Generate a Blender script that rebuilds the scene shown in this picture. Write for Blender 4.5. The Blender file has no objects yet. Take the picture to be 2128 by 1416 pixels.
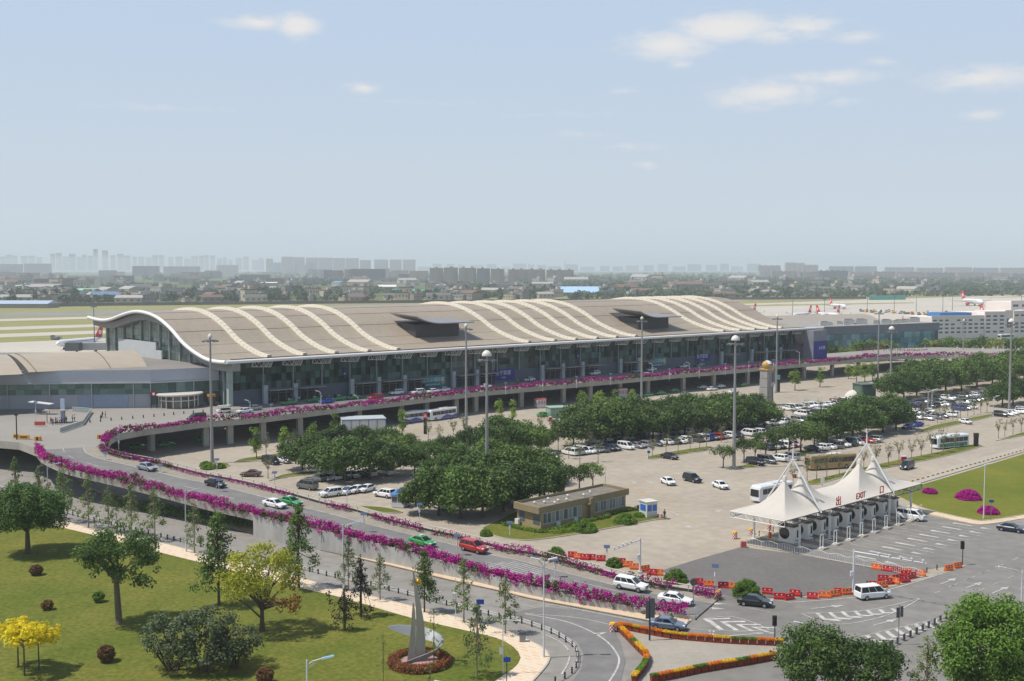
import bpy, bmesh, math, random
import numpy as np
from mathutils import Vector, Matrix
R = math.radians
S = bpy.context.scene
COL = S.collection
# ------------------------------------------------------------------ camera
CAMH, FPX = 45.0, 2364.0
PITCH = math.atan(151/FPX)
cam = bpy.data.objects.new('camera', bpy.data.cameras.new('camera')); COL.objects.link(cam)
cam.location = (0, 0, CAMH); cam.rotation_euler = (R(90)-PITCH, 0, 0)
cam.data.sensor_width = 36; cam.data.lens = FPX/2128*36
cam.data.clip_start = 1; cam.data.clip_end = 60000
S.camera = cam
S.view_settings.view_transform = 'Standard'; S.view_settings.look = 'None'
S.view_settings.exposure = 0.1; S.view_settings.gamma = 1
S.cycles.max_bounces = 6; S.cycles.diffuse_bounces = 2; S.cycles.glossy_bounces = 3
S.cycles.transmission_bounces = 4; S.cycles.transparent_max_bounces = 4; S.cycles.volume_bounces = 1
S.cycles.caustics_reflective = False; S.cycles.caustics_refractive = False
# ------------------------------------------------------------------ sky, clouds, sun
SUN = Vector((-6.2, -1.0, 11.5)).normalized()
W = bpy.data.worlds.new('World'); S.world = W; W.use_nodes = True
def build_world():
    nt = W.node_tree; N = nt.nodes; Lk = nt.links; N.clear()
    def nd(t, **k):
        n = N.new(t)
        for a, b in k.items(): setattr(n, a, b)
        return n
    def mth(op, a, b=None, clamp=False):
        n = nd('ShaderNodeMath', operation=op, use_clamp=clamp)
        for i, x in enumerate((a, b)):
            if x is None: continue
            if isinstance(x, (int, float)): n.inputs[i].default_value = x
            else: Lk.new(x, n.inputs[i])
        return n.outputs[0]
    out = nd('ShaderNodeOutputWorld'); bg = nd('ShaderNodeBackground')
    sky = nd('ShaderNodeTexSky', sky_type='NISHITA', sun_disc=False)
    sky.sun_elevation = math.asin(SUN.z); sky.sun_rotation = math.atan2(SUN.x, SUN.y)
    sky.air_density = 1.0; sky.dust_density = 1.2; sky.ozone_density = 1.2; sky.altitude = 500
    tc = nd('ShaderNodeTexCoord'); sep = nd('ShaderNodeSeparateXYZ')
    Lk.new(tc.outputs['Generated'], sep.inputs[0])
    az = mth('ARCTAN2', sep.outputs[0], sep.outputs[1]); el = mth('ARCSINE', sep.outputs[2])
    cb = nd('ShaderNodeCombineXYZ'); Lk.new(az, cb.inputs[0]); Lk.new(el, cb.inputs[1])
    clouds = [(625,62,52,30,1.15),(545,60,90,18,.9),(758,186,46,15,.8),(1385,98,120,38,.95),(1500,66,130,36,1.15),(1600,85,120,26,.7),
              (1660,72,100,30,.85),(1770,97,70,20,.6),(1410,138,50,13,.6),(1590,202,140,32,.9),(1720,176,150,20,.75),(1520,212,70,26,.7),(1820,150,60,16,.5),
              (2030,192,130,30,.85),(2030,262,55,14,.65),(1745,226,60,13,.45),(1205,280,80,13,.42),(1310,306,80,14,.42),
              (1345,345,42,13,.6),(1290,192,46,10,.45),(340,238,230,12,.36),(1560,232,60,14,.5),(2100,180,60,20,.6),(900,215,260,10,.3),(1180,238,200,9,.3)]
    tot = None
    for (px, py, hw, hh, d) in clouds:
        mp = nd('ShaderNodeMapping')
        a = math.atan((px-1064)/FPX); e = math.atan((708-py)/FPX) - PITCH
        sx, sy = FPX/hw/1.25, FPX/hh/1.25
        mp.inputs['Scale'].default_value = (sx, sy, 1); mp.inputs['Location'].default_value = (-a*sx, -e*sy, 0)
        Lk.new(cb.outputs[0], mp.inputs[0])
        ln = nd('ShaderNodeVectorMath', operation='LENGTH'); Lk.new(mp.outputs[0], ln.inputs[0])
        v = mth('MULTIPLY', mth('SUBTRACT', 1.0, ln.outputs['Value'], True), d)
        tot = v if tot is None else mth('MAXIMUM', tot, v)
    nm = nd('ShaderNodeMapping'); nm.inputs['Scale'].default_value = (52, 120, 1); Lk.new(cb.outputs[0], nm.inputs[0])
    nz = nd('ShaderNodeTexNoise'); nz.inputs['Detail'].default_value = 9; nz.inputs['Roughness'].default_value = .66
    nz.inputs['Scale'].default_value = 1.0; Lk.new(nm.outputs[0], nz.inputs['Vector'])
    m = mth('ADD', mth('MULTIPLY', tot, 1.35), mth('MULTIPLY', mth('SUBTRACT', nz.outputs[0], .5), 2.3))
    mr = nd('ShaderNodeMapRange', interpolation_type='SMOOTHSTEP')
    mr.inputs[1].default_value = .0; mr.inputs[2].default_value = 1.0; Lk.new(m, mr.inputs[0])
    mask = mth('MULTIPLY', mr.outputs[0], mth('GREATER_THAN', tot, .001))
    mask = mth('MULTIPLY', mask, mth('MULTIPLY', tot, 1.15, True))
    # summer haze whitens the lower sky
    def ramp(a, b):
        q = nd('ShaderNodeMapRange', interpolation_type='SMOOTHSTEP'); q.inputs[1].default_value = a; q.inputs[2].default_value = b
        Lk.new(el, q.inputs[0]); return q.outputs[0]
    pale = nd('ShaderNodeMix', data_type='RGBA'); Lk.new(ramp(0., .25), pale.inputs[0])
    pale.inputs[6].default_value = (4.95, 5.65, 6.25, 1); pale.inputs[7].default_value = (4.25, 5.3, 6.75, 1)
    low = nd('ShaderNodeMix', data_type='RGBA'); Lk.new(ramp(.2, .75), low.inputs[0]); Lk.new(pale.outputs[2], low.inputs[6]); Lk.new(sky.outputs[0], low.inputs[7])
    mx = nd('ShaderNodeMix', data_type='RGBA'); Lk.new(mask, mx.inputs[0]); Lk.new(low.outputs[2], mx.inputs[6])
    mx.inputs[7].default_value = (6.8, 6.75, 6.75, 1)
    Lk.new(mx.outputs[2], bg.inputs[0]); bg.inputs[1].default_value = 0.111
    Lk.new(bg.outputs[0], out.inputs[0])
build_world()
sun = bpy.data.objects.new('sun', bpy.data.lights.new('sun', 'SUN')); COL.objects.link(sun)
sun.data.energy = 4.0; sun.data.angle = R(.5); sun.data.color = (1, .945, .85)
sun.rotation_euler = SUN.to_track_quat('Z', 'Y').to_euler(); sun.location = (-200, -50, 400)

# ------------------------------------------------------------------ helpers
def at(px, py, z=0.0):
    """ground (or height z) point that the photograph shows at this pixel"""
    x = px-1064; y = 708-py
    d = (x, FPX*math.cos(PITCH)+y*math.sin(PITCH), -FPX*math.sin(PITCH)+y*math.cos(PITCH))
    t = (z-CAMH)/d[2]
    return Vector((d[0]*t, d[1]*t, z))
def proj(P):
    x, y, z = P[0], P[1], P[2]-CAMH
    f = y*math.cos(PITCH)-z*math.sin(PITCH); u = y*math.sin(PITCH)+z*math.cos(PITCH)
    return (1064+FPX*x/f, 708-FPX*u/f)
def hgt(px, py, base):
    """height of the point that stands above base at pixel row py"""
    lo, hi = -5., 400.
    for _ in range(50):
        m = (lo+hi)/2
        if proj((base[0], base[1], m))[1] > py: lo = m
        else: hi = m
    return lo
def lin(r, g, b):
    return tuple((c/255/12.92 if c <= 10 else ((c/255+.055)/1.055)**2.4) for c in (r, g, b))
MATS = {}
def mat(name, col, rough=.8, metal=0., var=.12, scale=.4, col2=None, spec=.3, bump=0., stretch=None, trans=0., detail=5, f2=None, alpha=None):
    if name in MATS: return MATS[name]
    m = bpy.data.materials.new(name); MATS[name] = m; m.use_nodes = True
    nt = m.node_tree; N = nt.nodes; Lk = nt.links
    b = N['Principled BSDF']; c = lin(*col)
    b.inputs['Roughness'].default_value = rough; b.inputs['Metallic'].default_value = metal
    b.inputs['Specular IOR Level'].default_value = spec
    if var > 0 or col2:
        tc = N.new('ShaderNodeTexCoord'); mp = N.new('ShaderNodeMapping'); Lk.new(tc.outputs['Object'], mp.inputs[0])
        if stretch: mp.inputs['Scale'].default_value = stretch[:3]; mp.inputs['Rotation'].default_value = (0, 0, stretch[3] if len(stretch) > 3 else 0)
        n1 = N.new('ShaderNodeTexNoise'); n1.inputs['Scale'].default_value = scale; n1.inputs['Detail'].default_value = detail
        n1.inputs['Roughness'].default_value = .65
        Lk.new(mp.outputs[0], n1.inputs['Vector'])
        r = N.new('ShaderNodeValToRGB'); Lk.new(n1.outputs[0], r.inputs[0])
        c2 = lin(*col2) if col2 else tuple(min(1, x*(1+var)) for x in c)
        c1 = c if col2 else tuple(x*(1-var) for x in c)
        r.color_ramp.elements[0].position = .3; r.color_ramp.elements[0].color = (*c1, 1)
        r.color_ramp.elements[1].position = .7; r.color_ramp.elements[1].color = (*c2, 1)
        o = r.outputs[0]
        if f2:   # second, finer or coarser noise: (scale, strength)
            n2 = N.new('ShaderNodeTexNoise'); n2.inputs['Scale'].default_value = f2[0]; n2.inputs['Detail'].default_value = 4
            Lk.new(mp.outputs[0], n2.inputs['Vector'])
            mr = N.new('ShaderNodeMapRange'); mr.inputs[1].default_value = .3; mr.inputs[2].default_value = .7
            mr.inputs[3].default_value = 1-f2[1]; mr.inputs[4].default_value = 1+f2[1]; Lk.new(n2.outputs[0], mr.inputs[0])
            vm = N.new('ShaderNodeVectorMath'); vm.operation = 'SCALE'; Lk.new(o, vm.inputs[0]); Lk.new(mr.outputs[0], vm.inputs['Scale'])
            o = vm.outputs[0]
        Lk.new(o, b.inputs['Base Color'])
        if bump:
            bp = N.new('ShaderNodeBump'); bp.inputs['Strength'].default_value = bump; bp.inputs['Distance'].default_value = .1
            Lk.new(n1.outputs[0], bp.inputs['Height']); Lk.new(bp.outputs[0], b.inputs['Normal'])
    else:
        b.inputs['Base Color'].default_value = (*c, 1)
    m.diffuse_color = (*c, 1)
    return m
def leafmat(name, dark, light, tr=.25, scale=.35):
    """foliage: leaf-by-leaf and branch-by-branch colour differences, some light through the leaf"""
    if name in MATS: return MATS[name]
    m = bpy.data.materials.new(name); MATS[name] = m; m.use_nodes = True
    nt = m.node_tree; N = nt.nodes; Lk = nt.links; N.remove(N['Principled BSDF'])
    a = N.new('ShaderNodeAttribute'); a.attribute_name = 'rnd'
    tc = N.new('ShaderNodeTexCoord'); n1 = N.new('ShaderNodeTexNoise'); n1.inputs['Scale'].default_value = scale; n1.inputs['Detail'].default_value = 2
    Lk.new(tc.outputs['Object'], n1.inputs['Vector'])
    oi = N.new('ShaderNodeObjectInfo')
    def mth(op, x, y):
        q = N.new('ShaderNodeMath'); q.operation = op
        for i, k in enumerate((x, y)):
            if isinstance(k, float): q.inputs[i].default_value = k
            else: Lk.new(k, q.inputs[i])
        return q.outputs[0]
    f = mth('ADD', mth('ADD', mth('MULTIPLY', a.outputs['Fac'], .55), mth('MULTIPLY', mth('SUBTRACT', n1.outputs[0], .3), 1.1)), mth('MULTIPLY', mth('SUBTRACT', oi.outputs['Random'], .5), .5))
    r = N.new('ShaderNodeValToRGB'); Lk.new(f, r.inputs[0])
    r.color_ramp.elements[0].color = (*lin(*dark), 1); r.color_ramp.elements[1].color = (*lin(*light), 1)
    d = N.new('ShaderNodeBsdfPrincipled'); d.inputs['Roughness'].default_value = .55; d.inputs['Specular IOR Level'].default_value = .25
    t = N.new('ShaderNodeBsdfTranslucent'); mx = N.new('ShaderNodeMixShader'); mx.inputs[0].default_value = tr
    Lk.new(r.outputs[0], d.inputs['Base Color']); Lk.new(r.outputs[0], t.inputs['Color'])
    Lk.new(d.outputs[0], mx.inputs[1]); Lk.new(t.outputs[0], mx.inputs[2]); Lk.new(mx.outputs[0], N['Material Output'].inputs[0])
    return m
def paint(name, col, metal=.0, rough=.28):
    """car paint with a clear coat"""
    if name in MATS: return MATS[name]
    m = mat(name, col, rough=rough, metal=metal, var=.05, scale=2, spec=.5)
    m.node_tree.nodes['Principled BSDF'].inputs['Coat Weight'].default_value = .6
    m.node_tree.nodes['Principled BSDF'].inputs['Coat Roughness'].default_value = .06
    return m
class MB:
    """collects primitives into one mesh"""
    def __init__(s): s.v = []; s.f = []; s.m = []; s.T = None; s.sm = []
    def add(s, vs, fs, mi=0, smooth=False):
        b = len(s.v)
        for p in vs:
            p = Vector(p)
            s.v.append(tuple(s.T @ p) if s.T is not None else tuple(p))
        for f in fs: s.f.append(tuple(b+i for i in f)); s.m.append(mi); s.sm.append(smooth)
        return s
    def box(s, c, d, mi=0, rz=0., rx=0., ry=0., taper=1.):
        x, y, z = d[0]/2, d[1]/2, d[2]/2
        vs = [Vector((i*x*(taper if k > 0 else 1), j*y*(taper if k > 0 else 1), k*z)) for k in (-1, 1) for i, j in ((-1,-1),(1,-1),(1,1),(-1,1))]
        if rz or rx or ry:
            M = Matrix.Rotation(rz, 3, 'Z') @ Matrix.Rotation(ry, 3, 'Y') @ Matrix.Rotation(rx, 3, 'X'); vs = [M @ v for v in vs]
        c = Vector(c)
        return s.add([v+c for v in vs], [(0,3,2,1),(4,5,6,7),(0,1,5,4),(1,2,6,5),(2,3,7,6),(3,0,4,7)], mi)
    def tube(s, p0, p1, r0, r1=None, n=8, mi=0, cap=True, smooth=True):
        r1 = r0 if r1 is None else r1
        p0 = Vector(p0); p1 = Vector(p1); d = (p1-p0)
        if d.length < 1e-6: return s
        q = d.to_track_quat('Z', 'Y')
        vs = [p + q @ Vector((r*math.cos(2*math.pi*i/n), r*math.sin(2*math.pi*i/n), 0)) for p, r in ((p0, r0), (p1, r1)) for i in range(n)]
        fs = [(i, (i+1) % n, n+(i+1) % n, n+i) for i in range(n)]
        s.add(vs, fs, mi, smooth)
        if cap: s.add(vs, [tuple(range(n-1, -1, -1)), tuple(range(n, 2*n))], mi)
        return s
    def path(s, pts, r, n=6, mi=0):
        for a, b in zip(pts, pts[1:]): s.tube(a, b, r, r, n, mi)
        return s
    def prism(s, poly, z0, z1, mi=0, top=None):
        n = len(poly)
        vs = [(p[0], p[1], z0) for p in poly] + [(p[0], p[1], z1) for p in poly]
        s.add(vs, [tuple(range(n-1, -1, -1))] + [(i, (i+1) % n, n+(i+1) % n, n+i) for i in range(n)], mi)
        s.add(vs, [tuple(range(n, 2*n))], mi if top is None else top)
        return s
    def quad(s, a, b, c, d, mi=0): return s.add([a, b, c, d], [(0, 1, 2, 3)], mi)
    def lathe(s, prof, c=(0,0,0), n=16, mi=0, smooth=True):
        c = Vector(c); k = len(prof)
        vs = [c+Vector((r*math.cos(2*math.pi*i/n), r*math.sin(2*math.pi*i/n), z)) for r, z in prof for i in range(n)]
        fs = [(j*n+i, j*n+(i+1) % n, (j+1)*n+(i+1) % n, (j+1)*n+i) for j in range(k-1) for i in range(n)]
        return s.add(vs, fs, mi, smooth)
    def loft(s, rings, mi=0, cap=True, smooth=False):
        n = len(rings[0]); vs = [p for r in rings for p in r]
        fs = [(j*n+i, j*n+(i+1) % n, (j+1)*n+(i+1) % n, (j+1)*n+i) for j in range(len(rings)-1) for i in range(n)]
        s.add(vs, fs, mi, smooth)
        if cap: s.add(vs, [tuple(range(n-1, -1, -1)), tuple(range((len(rings)-1)*n, len(rings)*n))], mi)
        return s
    def strip(s, A, B, mi=0):
        n = min(len(A), len(B))
        return s.add(list(A[:n])+list(B[:n]), [(i, i+1, n+i+1, n+i) for i in range(n-1)], mi)
    def mesh(s, name, mats):
        me = bpy.data.meshes.new(name); me.from_pydata(s.v, [], s.f)
        for m in (mats if isinstance(mats, (list, tuple)) else [mats]): me.materials.append(m)
        me.polygons.foreach_set('material_index', s.m); me.polygons.foreach_set('use_smooth', s.sm)
        me.update(); return me
    def build(s, name, mats, parent=None, label=None):
        return link(name, s.mesh(name, mats), parent, label)
def link(name, me, parent=None, label=None, loc=None, rz=0):
    o = bpy.data.objects.new(name, me); COL.objects.link(o)
    if parent: o.parent = parent; KIDS.setdefault(parent.name, []).append(o)
    if label: o['label'] = label
    if loc is not None: o.location = loc
    if rz: o.rotation_euler = (0, 0, rz)
    return o
def tag(o, label, cat, group=None):
    o['label'] = label; o['category'] = cat
    if group: o['group'] = group
    return o
def thing(name, label, cat, loc=(0,0,0), rz=0., group=None):
    o = bpy.data.objects.new(name, None); COL.objects.link(o); o.empty_display_size = .3
    o.location = loc; o.rotation_euler = (0, 0, rz)
    return tag(o, label, cat, group)
def struct(o, kind='structure'):
    o['kind'] = kind; return o
def copy_tree(o, parent=None):
    c = o.copy(); COL.objects.link(c)
    if parent: c.parent = parent; KIDS.setdefault(parent.name, []).append(c)
    for ch in list(KIDS.get(o.name, [])): copy_tree(ch, c)
    return c
KIDS = {}                      # children of each object, by name
def dup(src, loc, rz=0., label=None, scale=None, group=None, tilt=None):
    c = copy_tree(src); c.location = loc; c.rotation_euler = (tilt[0], tilt[1], rz) if tilt else (0, 0, rz)
    if label: c['label'] = label
    if group: c['group'] = group
    if scale is not None: c.scale = (scale,)*3 if isinstance(scale, (int, float)) else scale
    return c
def kill(o):
    for ch in KIDS.pop(o.name, []): kill(ch)
    bpy.data.objects.remove(o)
def sheet(name, polys, m, kind='structure', z=None):
    """flat ground polygons as one sheet, triangulated"""
    bm = bmesh.new()
    for poly in polys:
        vs = [bm.verts.new((p[0], p[1], p[2] if z is None else z)) for p in poly]
        f = bm.faces.new(vs)
        f.normal_update()
        if f.normal.z < 0: f.normal_flip()
    bmesh.ops.triangulate(bm, faces=bm.faces[:])
    me = bpy.data.meshes.new(name); bm.to_mesh(me); bm.free(); me.materials.append(m)
    o = link(name, me)
    if kind: o['kind'] = kind
    return o
def pxs(pts, z=0.0): return [at(x, y, z) for x, y in pts]
def resample(P, n):
    P = [Vector(p) for p in P]; d = [0.]
    for a, b in zip(P, P[1:]): d.append(d[-1]+(b-a).length)
    out = []; j = 0
    for i in range(n):
        t = d[-1]*i/(n-1)
        while j < len(d)-2 and d[j+1] < t: j += 1
        w = (t-d[j])/max(1e-9, d[j+1]-d[j]); out.append(P[j].lerp(P[j+1], w))
    return out
def smooth_path(P, n):
    """Catmull-Rom through the points, then even spacing"""
    P = [Vector(p) for p in P]; Q = []
    for i in range(len(P)-1):
        p0 = P[max(0, i-1)]; p1 = P[i]; p2 = P[i+1]; p3 = P[min(len(P)-1, i+2)]
        for k in range(8):
            t = k/8
            Q.append(.5*((2*p1)+(p2-p0)*t+(2*p0-5*p1+4*p2-p3)*t*t+(3*p1-p0-3*p2+p3)*t**3))
    Q.append(P[-1]); return resample(Q, n)
def offset(P, d):
    """sideways offset of a path in plan, to the left of its direction when d > 0"""
    out = []
    for i, p in enumerate(P):
        t = (P[min(i+1, len(P)-1)]-P[max(0, i-1)]); t.z = 0; t.normalize()
        out.append(Vector((p.x-t.y*d, p.y+t.x*d, p.z)))
    return out
def plen(P): return sum((b-a).length for a, b in zip(P, P[1:]))
def textmesh(txt, size, depth=.03):
    cu = bpy.data.curves.new('lettering', 'FONT'); cu.body = txt; cu.size = size; cu.extrude = depth; cu.align_x = 'CENTER'; cu.align_y = 'CENTER'
    o = bpy.data.objects.new('lettering', cu); COL.objects.link(o)
    dg = bpy.context.evaluated_depsgraph_get(); me = bpy.data.meshes.new_from_object(o.evaluated_get(dg))
    bpy.data.objects.remove(o); me.materials.clear(); return me
def ordinal(i):
    return ('first second third fourth fifth sixth seventh eighth ninth tenth eleventh twelfth thirteenth fourteenth fifteenth sixteenth seventeenth eighteenth nineteenth twentieth twenty-first twenty-second twenty-third twenty-fourth twenty-fifth twenty-sixth twenty-seventh twenty-eighth twenty-ninth thirtieth thirty-first thirty-second thirty-third thirty-fourth thirty-fifth thirty-sixth thirty-seventh thirty-eighth thirty-ninth fortieth').split()[i]
RNG = random.Random(7); NR = np.random.default_rng(11)
# terminal frame (u along the eave, v into depth) and toll plaza frame
TA = at(470, 752, 19.5); TU = Vector((.7616, .6480, 0)); TV = Vector((-.6480, .7616, 0)); TROT = math.atan2(.6480, .7616); TL = 274.0
def T(u, v, z=0.): return Vector((TA.x+TU.x*u+TV.x*v, TA.y+TU.y*u+TV.y*v, z))
GC = at(1632, 1082, 5.5); GU = Vector((.725, .689, 0)); GV = Vector((-.689, .725, 0)); GROT = math.atan2(.689, .725)
def G(u, v, z=0.): return Vector((GC.x+GU.x*u+GV.x*v, GC.y+GU.y*u+GV.y*v, z))
def heading(p, q): return math.atan2(q.y-p.y, q.x-p.x)
# ================================================================== ground
M_conc = mat('lot_concrete', (163,153,138), .9, var=.11, scale=.05, f2=(.5,.1), stretch=(1,1,1,-TROT))
M_conc2 = mat('plaza_concrete', (168,163,153), .9, var=.08, scale=.08, f2=(2.,.06))
M_asph = mat('asphalt', (126,123,118), .88, var=.13, scale=.05, f2=(.45,.13))
M_asph2 = mat('ramp_asphalt', (120,118,116), .88, var=.1, scale=.08, f2=(.5,.12))
M_worn = mat('worn_asphalt', (108,105,102), .92, var=.13, scale=.07, f2=(1.2,.1))
M_street = mat('street_asphalt', (138,134,128), .9, var=.12, scale=.05, f2=(.5,.12))
M_should = mat('shoulder_concrete', (146,138,126), .92, var=.14, scale=.25, f2=(2.,.08))
M_kerb = mat('kerb_stone', (176,168,154), .9, var=.12, scale=.5)
M_fascia = mat('deck_edge_concrete', (160,155,145), .9, var=.16, scale=.3, f2=(2,.08))
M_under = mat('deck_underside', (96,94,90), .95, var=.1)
M_pink = mat('pale_paving', (205,184,156), .9, var=.1, scale=.4, f2=(3,.07))
M_grass = mat('lawn_grass', (84,97,36), .95, var=.1, scale=.07, col2=(115,113,52), f2=(1.7,.26), spec=.1)
M_grass2 = mat('bright_lawn_grass', (92,104,36), .95, scale=.05, col2=(118,118,48), f2=(1.4,.1), spec=.1)
M_airgrass = mat('airfield_grass', (124,130,72), .95, scale=.012, col2=(150,142,98), f2=(.08,.1), stretch=(1,5,1,-TROT), spec=.1)
M_apron = mat('apron_concrete', (184,177,164), .9, scale=.01, var=.07, f2=(.1,.05))
M_runway = mat('runway_asphalt', (132,130,126), .9, scale=.02, var=.1)
M_terr = mat('farmland', (70,90,58), 1, scale=.004, col2=(110,112,84), f2=(.02,.25), spec=0.)
M_white = mat('road_paint', (150,148,144), .85, scale=1.1, col2=(206,203,196))
M_yellow = mat('yellow_paint', (198,160,92), .8, var=.15, scale=1.5)
def paving():
    m = mat('brick_paving', (214,180,142), .9, var=0)
    nt = m.node_tree; N = nt.nodes; L = nt.links
    tc = N.new('ShaderNodeTexCoord'); mp = N.new('ShaderNodeMapping'); mp.inputs['Rotation'].default_value = (0, 0, .64)
    br = N.new('ShaderNodeTexBrick'); br.inputs['Scale'].default_value = .35; br.inputs['Color1'].default_value = (*lin(214,194,168), 1)
    br.inputs['Color2'].default_value = (*lin(208,172,134), 1); br.inputs['Mortar'].default_value = (*lin(212,198,178), 1); br.inputs['Mortar Size'].default_value = .06
    br.inputs['Bias'].default_value = -.1
    L.new(tc.outputs['Object'], mp.inputs[0]); L.new(mp.outputs[0], br.inputs['Vector']); L.new(br.outputs['Color'], N['Principled BSDF'].inputs['Base Color'])
    return m
M_brick = paving()
sheet('terrain', [[(-12000,-60,0),(12000,-60,0),(12000,15000,0),(-12000,15000,0)]], M_terr, z=-.5)
sheet('parking_lot', [pxs([(-1500,790),(1400,720),(3600,700),(3600,1300)]) + [Vector((150,20,0)), Vector((-150,20,0))]], M_conc, z=0.)
# airfield seen past the terminal
apr = [at(-900,716), at(260,700)]
def band(name, l0, l1, m, z, x0=-1500, x1=4200, kind='structure'):
    """a strip of airfield; l0, l1: pixel rows at x = 0 of its lower and upper edge, which run towards the terminal's vanishing point"""
    f = lambda x, y: y+(557-y)*(x/3910.)
    P = [at(x0, f(x0, l0)), at(x1-500, f(x1-500, l0)), at(x1-500, f(x1-500, l1)), at(x0, f(x0, l1))]
    return sheet(name, [P], m, kind, z)
band('airfield', 712, 640, M_airgrass, -.45)
band('apron', 765, 711, M_apron, -.42)
band('taxiway', 700, 693, M_apron, -.42); band('taxiway', 685, 679, M_apron, -.42)
band('runway', 659, 651, M_runway, -.42); band('taxiway', 667, 662.5, M_apron, -.41)
sheet('apron', [pxs([(1400,690),(2800,700),(2800,622),(2250,616),(1800,622),(1560,636)])], M_apron, z=-.40)
sheet('taxiway', [pxs([(1500,634.6),(1900,628),(1900,630),(1500,637.5)])], M_airgrass, z=-.38)
# streets
up = [(-400,958),(118,975),(203,1026),(287,1057),(381,1077),(540,1116),(667,1145),(800,1175),(927,1206),(1041,1231),(1091,1244),(1218,1268),(1340,1291),(1421,1305)]
sheet('street', [pxs(up+[(1560,1325),(1620,1345),(1620,1420),(1600,1800),(900,1800),(1000,1440),(1090,1425),(1128,1400),(1142,1380),(1145,1364),(1130,1346),(1106,1332),(1073,1319),(937,1278),(774,1238),(652,1207),(341,1128),(137,1083),(-60,1040),(-400,990)])], M_street, z=.02)
sheet('intersection', [pxs([(1421,1300),(1440,1214),(1590,1246),(1780,1236),(1925,1203),(2000,1173),(1880,1190),(1545,1127),(1640,1096),(1850,1040),(1900,1066),(2040,1090),(2140,1080),(2500,1060),(2700,1100),(2600,1800),(1250,1800),(1300,1416),(1340,1385),(1335,1350),(1283,1312),(1284,1304),(1340,1291)])], M_asph, z=.04)
sheet('worn_forecourt', [pxs([(1373,1187),(1450,1163),(1540,1138),(1640,1150),(1800,1178),(1915,1200),(1780,1232),(1590,1244),(1510,1238),(1440,1212)])], M_worn, z=.06)
# dark resurfaced bend of the street
sheet('turning_lane', [pxs([(1130,1262),(1218,1271),(1340,1294),(1421,1308),(1500,1335),(1284,1303),(1276,1310),(1290,1336),(1300,1375),(1290,1416),(1262,1500),(1120,1500),(1180,1430),(1208,1392),(1212,1360),(1200,1335),(1150,1305),(1090,1285),(1062,1275)])], M_asph2, z=.06)
# island between the planters
sheet('traffic_island', [pxs([(1288,1310),(1400,1328),(1500,1337),(1612,1343),(1660,1347),(1640,1367),(1500,1390),(1358,1416),(1330,1430),(1320,1412),(1342,1384),(1342,1362),(1325,1345)])], mat('island_concrete', (158,151,140), .9, var=.1, scale=.1, f2=(1.5,.06)), z=.08)
# lawns and paved strips
brick_lo = [(-200,1020),(60,1081),(137,1100),(211,1118),(356,1156),(442,1177),(539,1202),(647,1229),(706,1243),(774,1263),(861,1288),(952,1309),(1028,1327),(1060,1342),(1076,1356),(1082,1371),(1070,1390),(1040,1410),(960,1470)]
brick_up = [(-200,1004),(60,1066),(137,1086),(219,1108),(341,1132),(442,1158),(540,1181),(652,1211),(698,1224),(774,1242),(937,1282),(1048,1313),(1073,1323),(1104,1336),(1126,1348),(1140,1364),(1137,1379),(1121,1399),(1100,1422),(1040,1480)]
A_ = smooth_path(pxs(brick_lo), 90); B_ = smooth_path(pxs(brick_up), 90)
mb = MB(); mb.strip([p+Vector((0,0,.14)) for p in A_], [p+Vector((0,0,.14)) for p in B_]); struct(mb.build('brick_pavement', M_brick))
mb = MB(); K = offset(B_, .22)
for a, b, c, d in zip(B_, B_[1:], K[1:], K): mb.prism([a, b, c, d], 0, .15)
struct(mb.build('kerb', M_kerb))
sheet('lawn', [[p for p in A_] + [Vector((-40,30,0)), Vector((-150,30,0)), Vector((-200,120,0))]], M_grass, z=.12)
# pavement between the ramp wall and the street
up2 = [(118,975),(203,1021),(287,1045),(381,1064),(540,1096),(667,1125),(800,1155),(927,1186),(1041,1208),(1091,1221),(1218,1250),(1340,1274),(1440,1284)]
A_ = smooth_path(pxs(up[1:]+[(1436,1292)]), 60); B_ = smooth_path(pxs(up2), 60)
mb = MB(); mb.strip([p+Vector((0,0,.12)) for p in A_], [p+Vector((0,0,.12)) for p in B_])
for a, b in zip(A_, A_[1:]): mb.quad(a, b, b+Vector((0,0,.12)), a+Vector((0,0,.12)))
struct(mb.build('ramp_side_pavement', M_pink))
mb = MB(); K = offset(A_, .3)
for a, b, c, d in zip(A_, A_[1:], K[1:], K): mb.prism([a, b, c, d], 0, .13)
struct(mb.build('street_kerb', mat('dark_kerb', (112,106,98), .9)))
# lawn of the office building, the lawn beside the toll plaza, planted strips in the car park
def bed(name, px, m=None, h=.16, kerb=True, n=60, kind='structure'):
    P = smooth_path(pxs(px+[px[0]]), n)[:-1]
    ar = sum(a.x*b.y-b.x*a.y for a, b in zip(P, P[1:]+P[:1]))
    if ar < 0: P.reverse()
    mb = MB(); mb.add([(p.x, p.y, h-.02) for p in P], [tuple(range(len(P)))], 0)
    if kerb:
        Q = P+[P[0], P[1]]; K = offset(Q, .2)
        for i in range(len(P)): mb.prism([Q[i], Q[i+1], K[i+1], K[i]], 0, h, 1)
    return struct(mb.build(name, [m or M_grass, M_kerb]), kind)
bed('lawn', [(1000,1099),(1030,1116),(1080,1124),(1124,1122),(1193,1112),(1294,1094),(1360,1082),(1394,1079),(1372,1074),(1337,1066),(1299,1054),(1100,1060),(1030,1085)], n=120)
bed('lawn', [(1848,1024),(1900,1012),(1990,986),(2128,944),(2300,890),(2600,900),(2300,1045),(2128,1071),(2046,1083),(2010,1079),(1934,1062),(1895,1048)], M_grass2, n=200)
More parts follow.
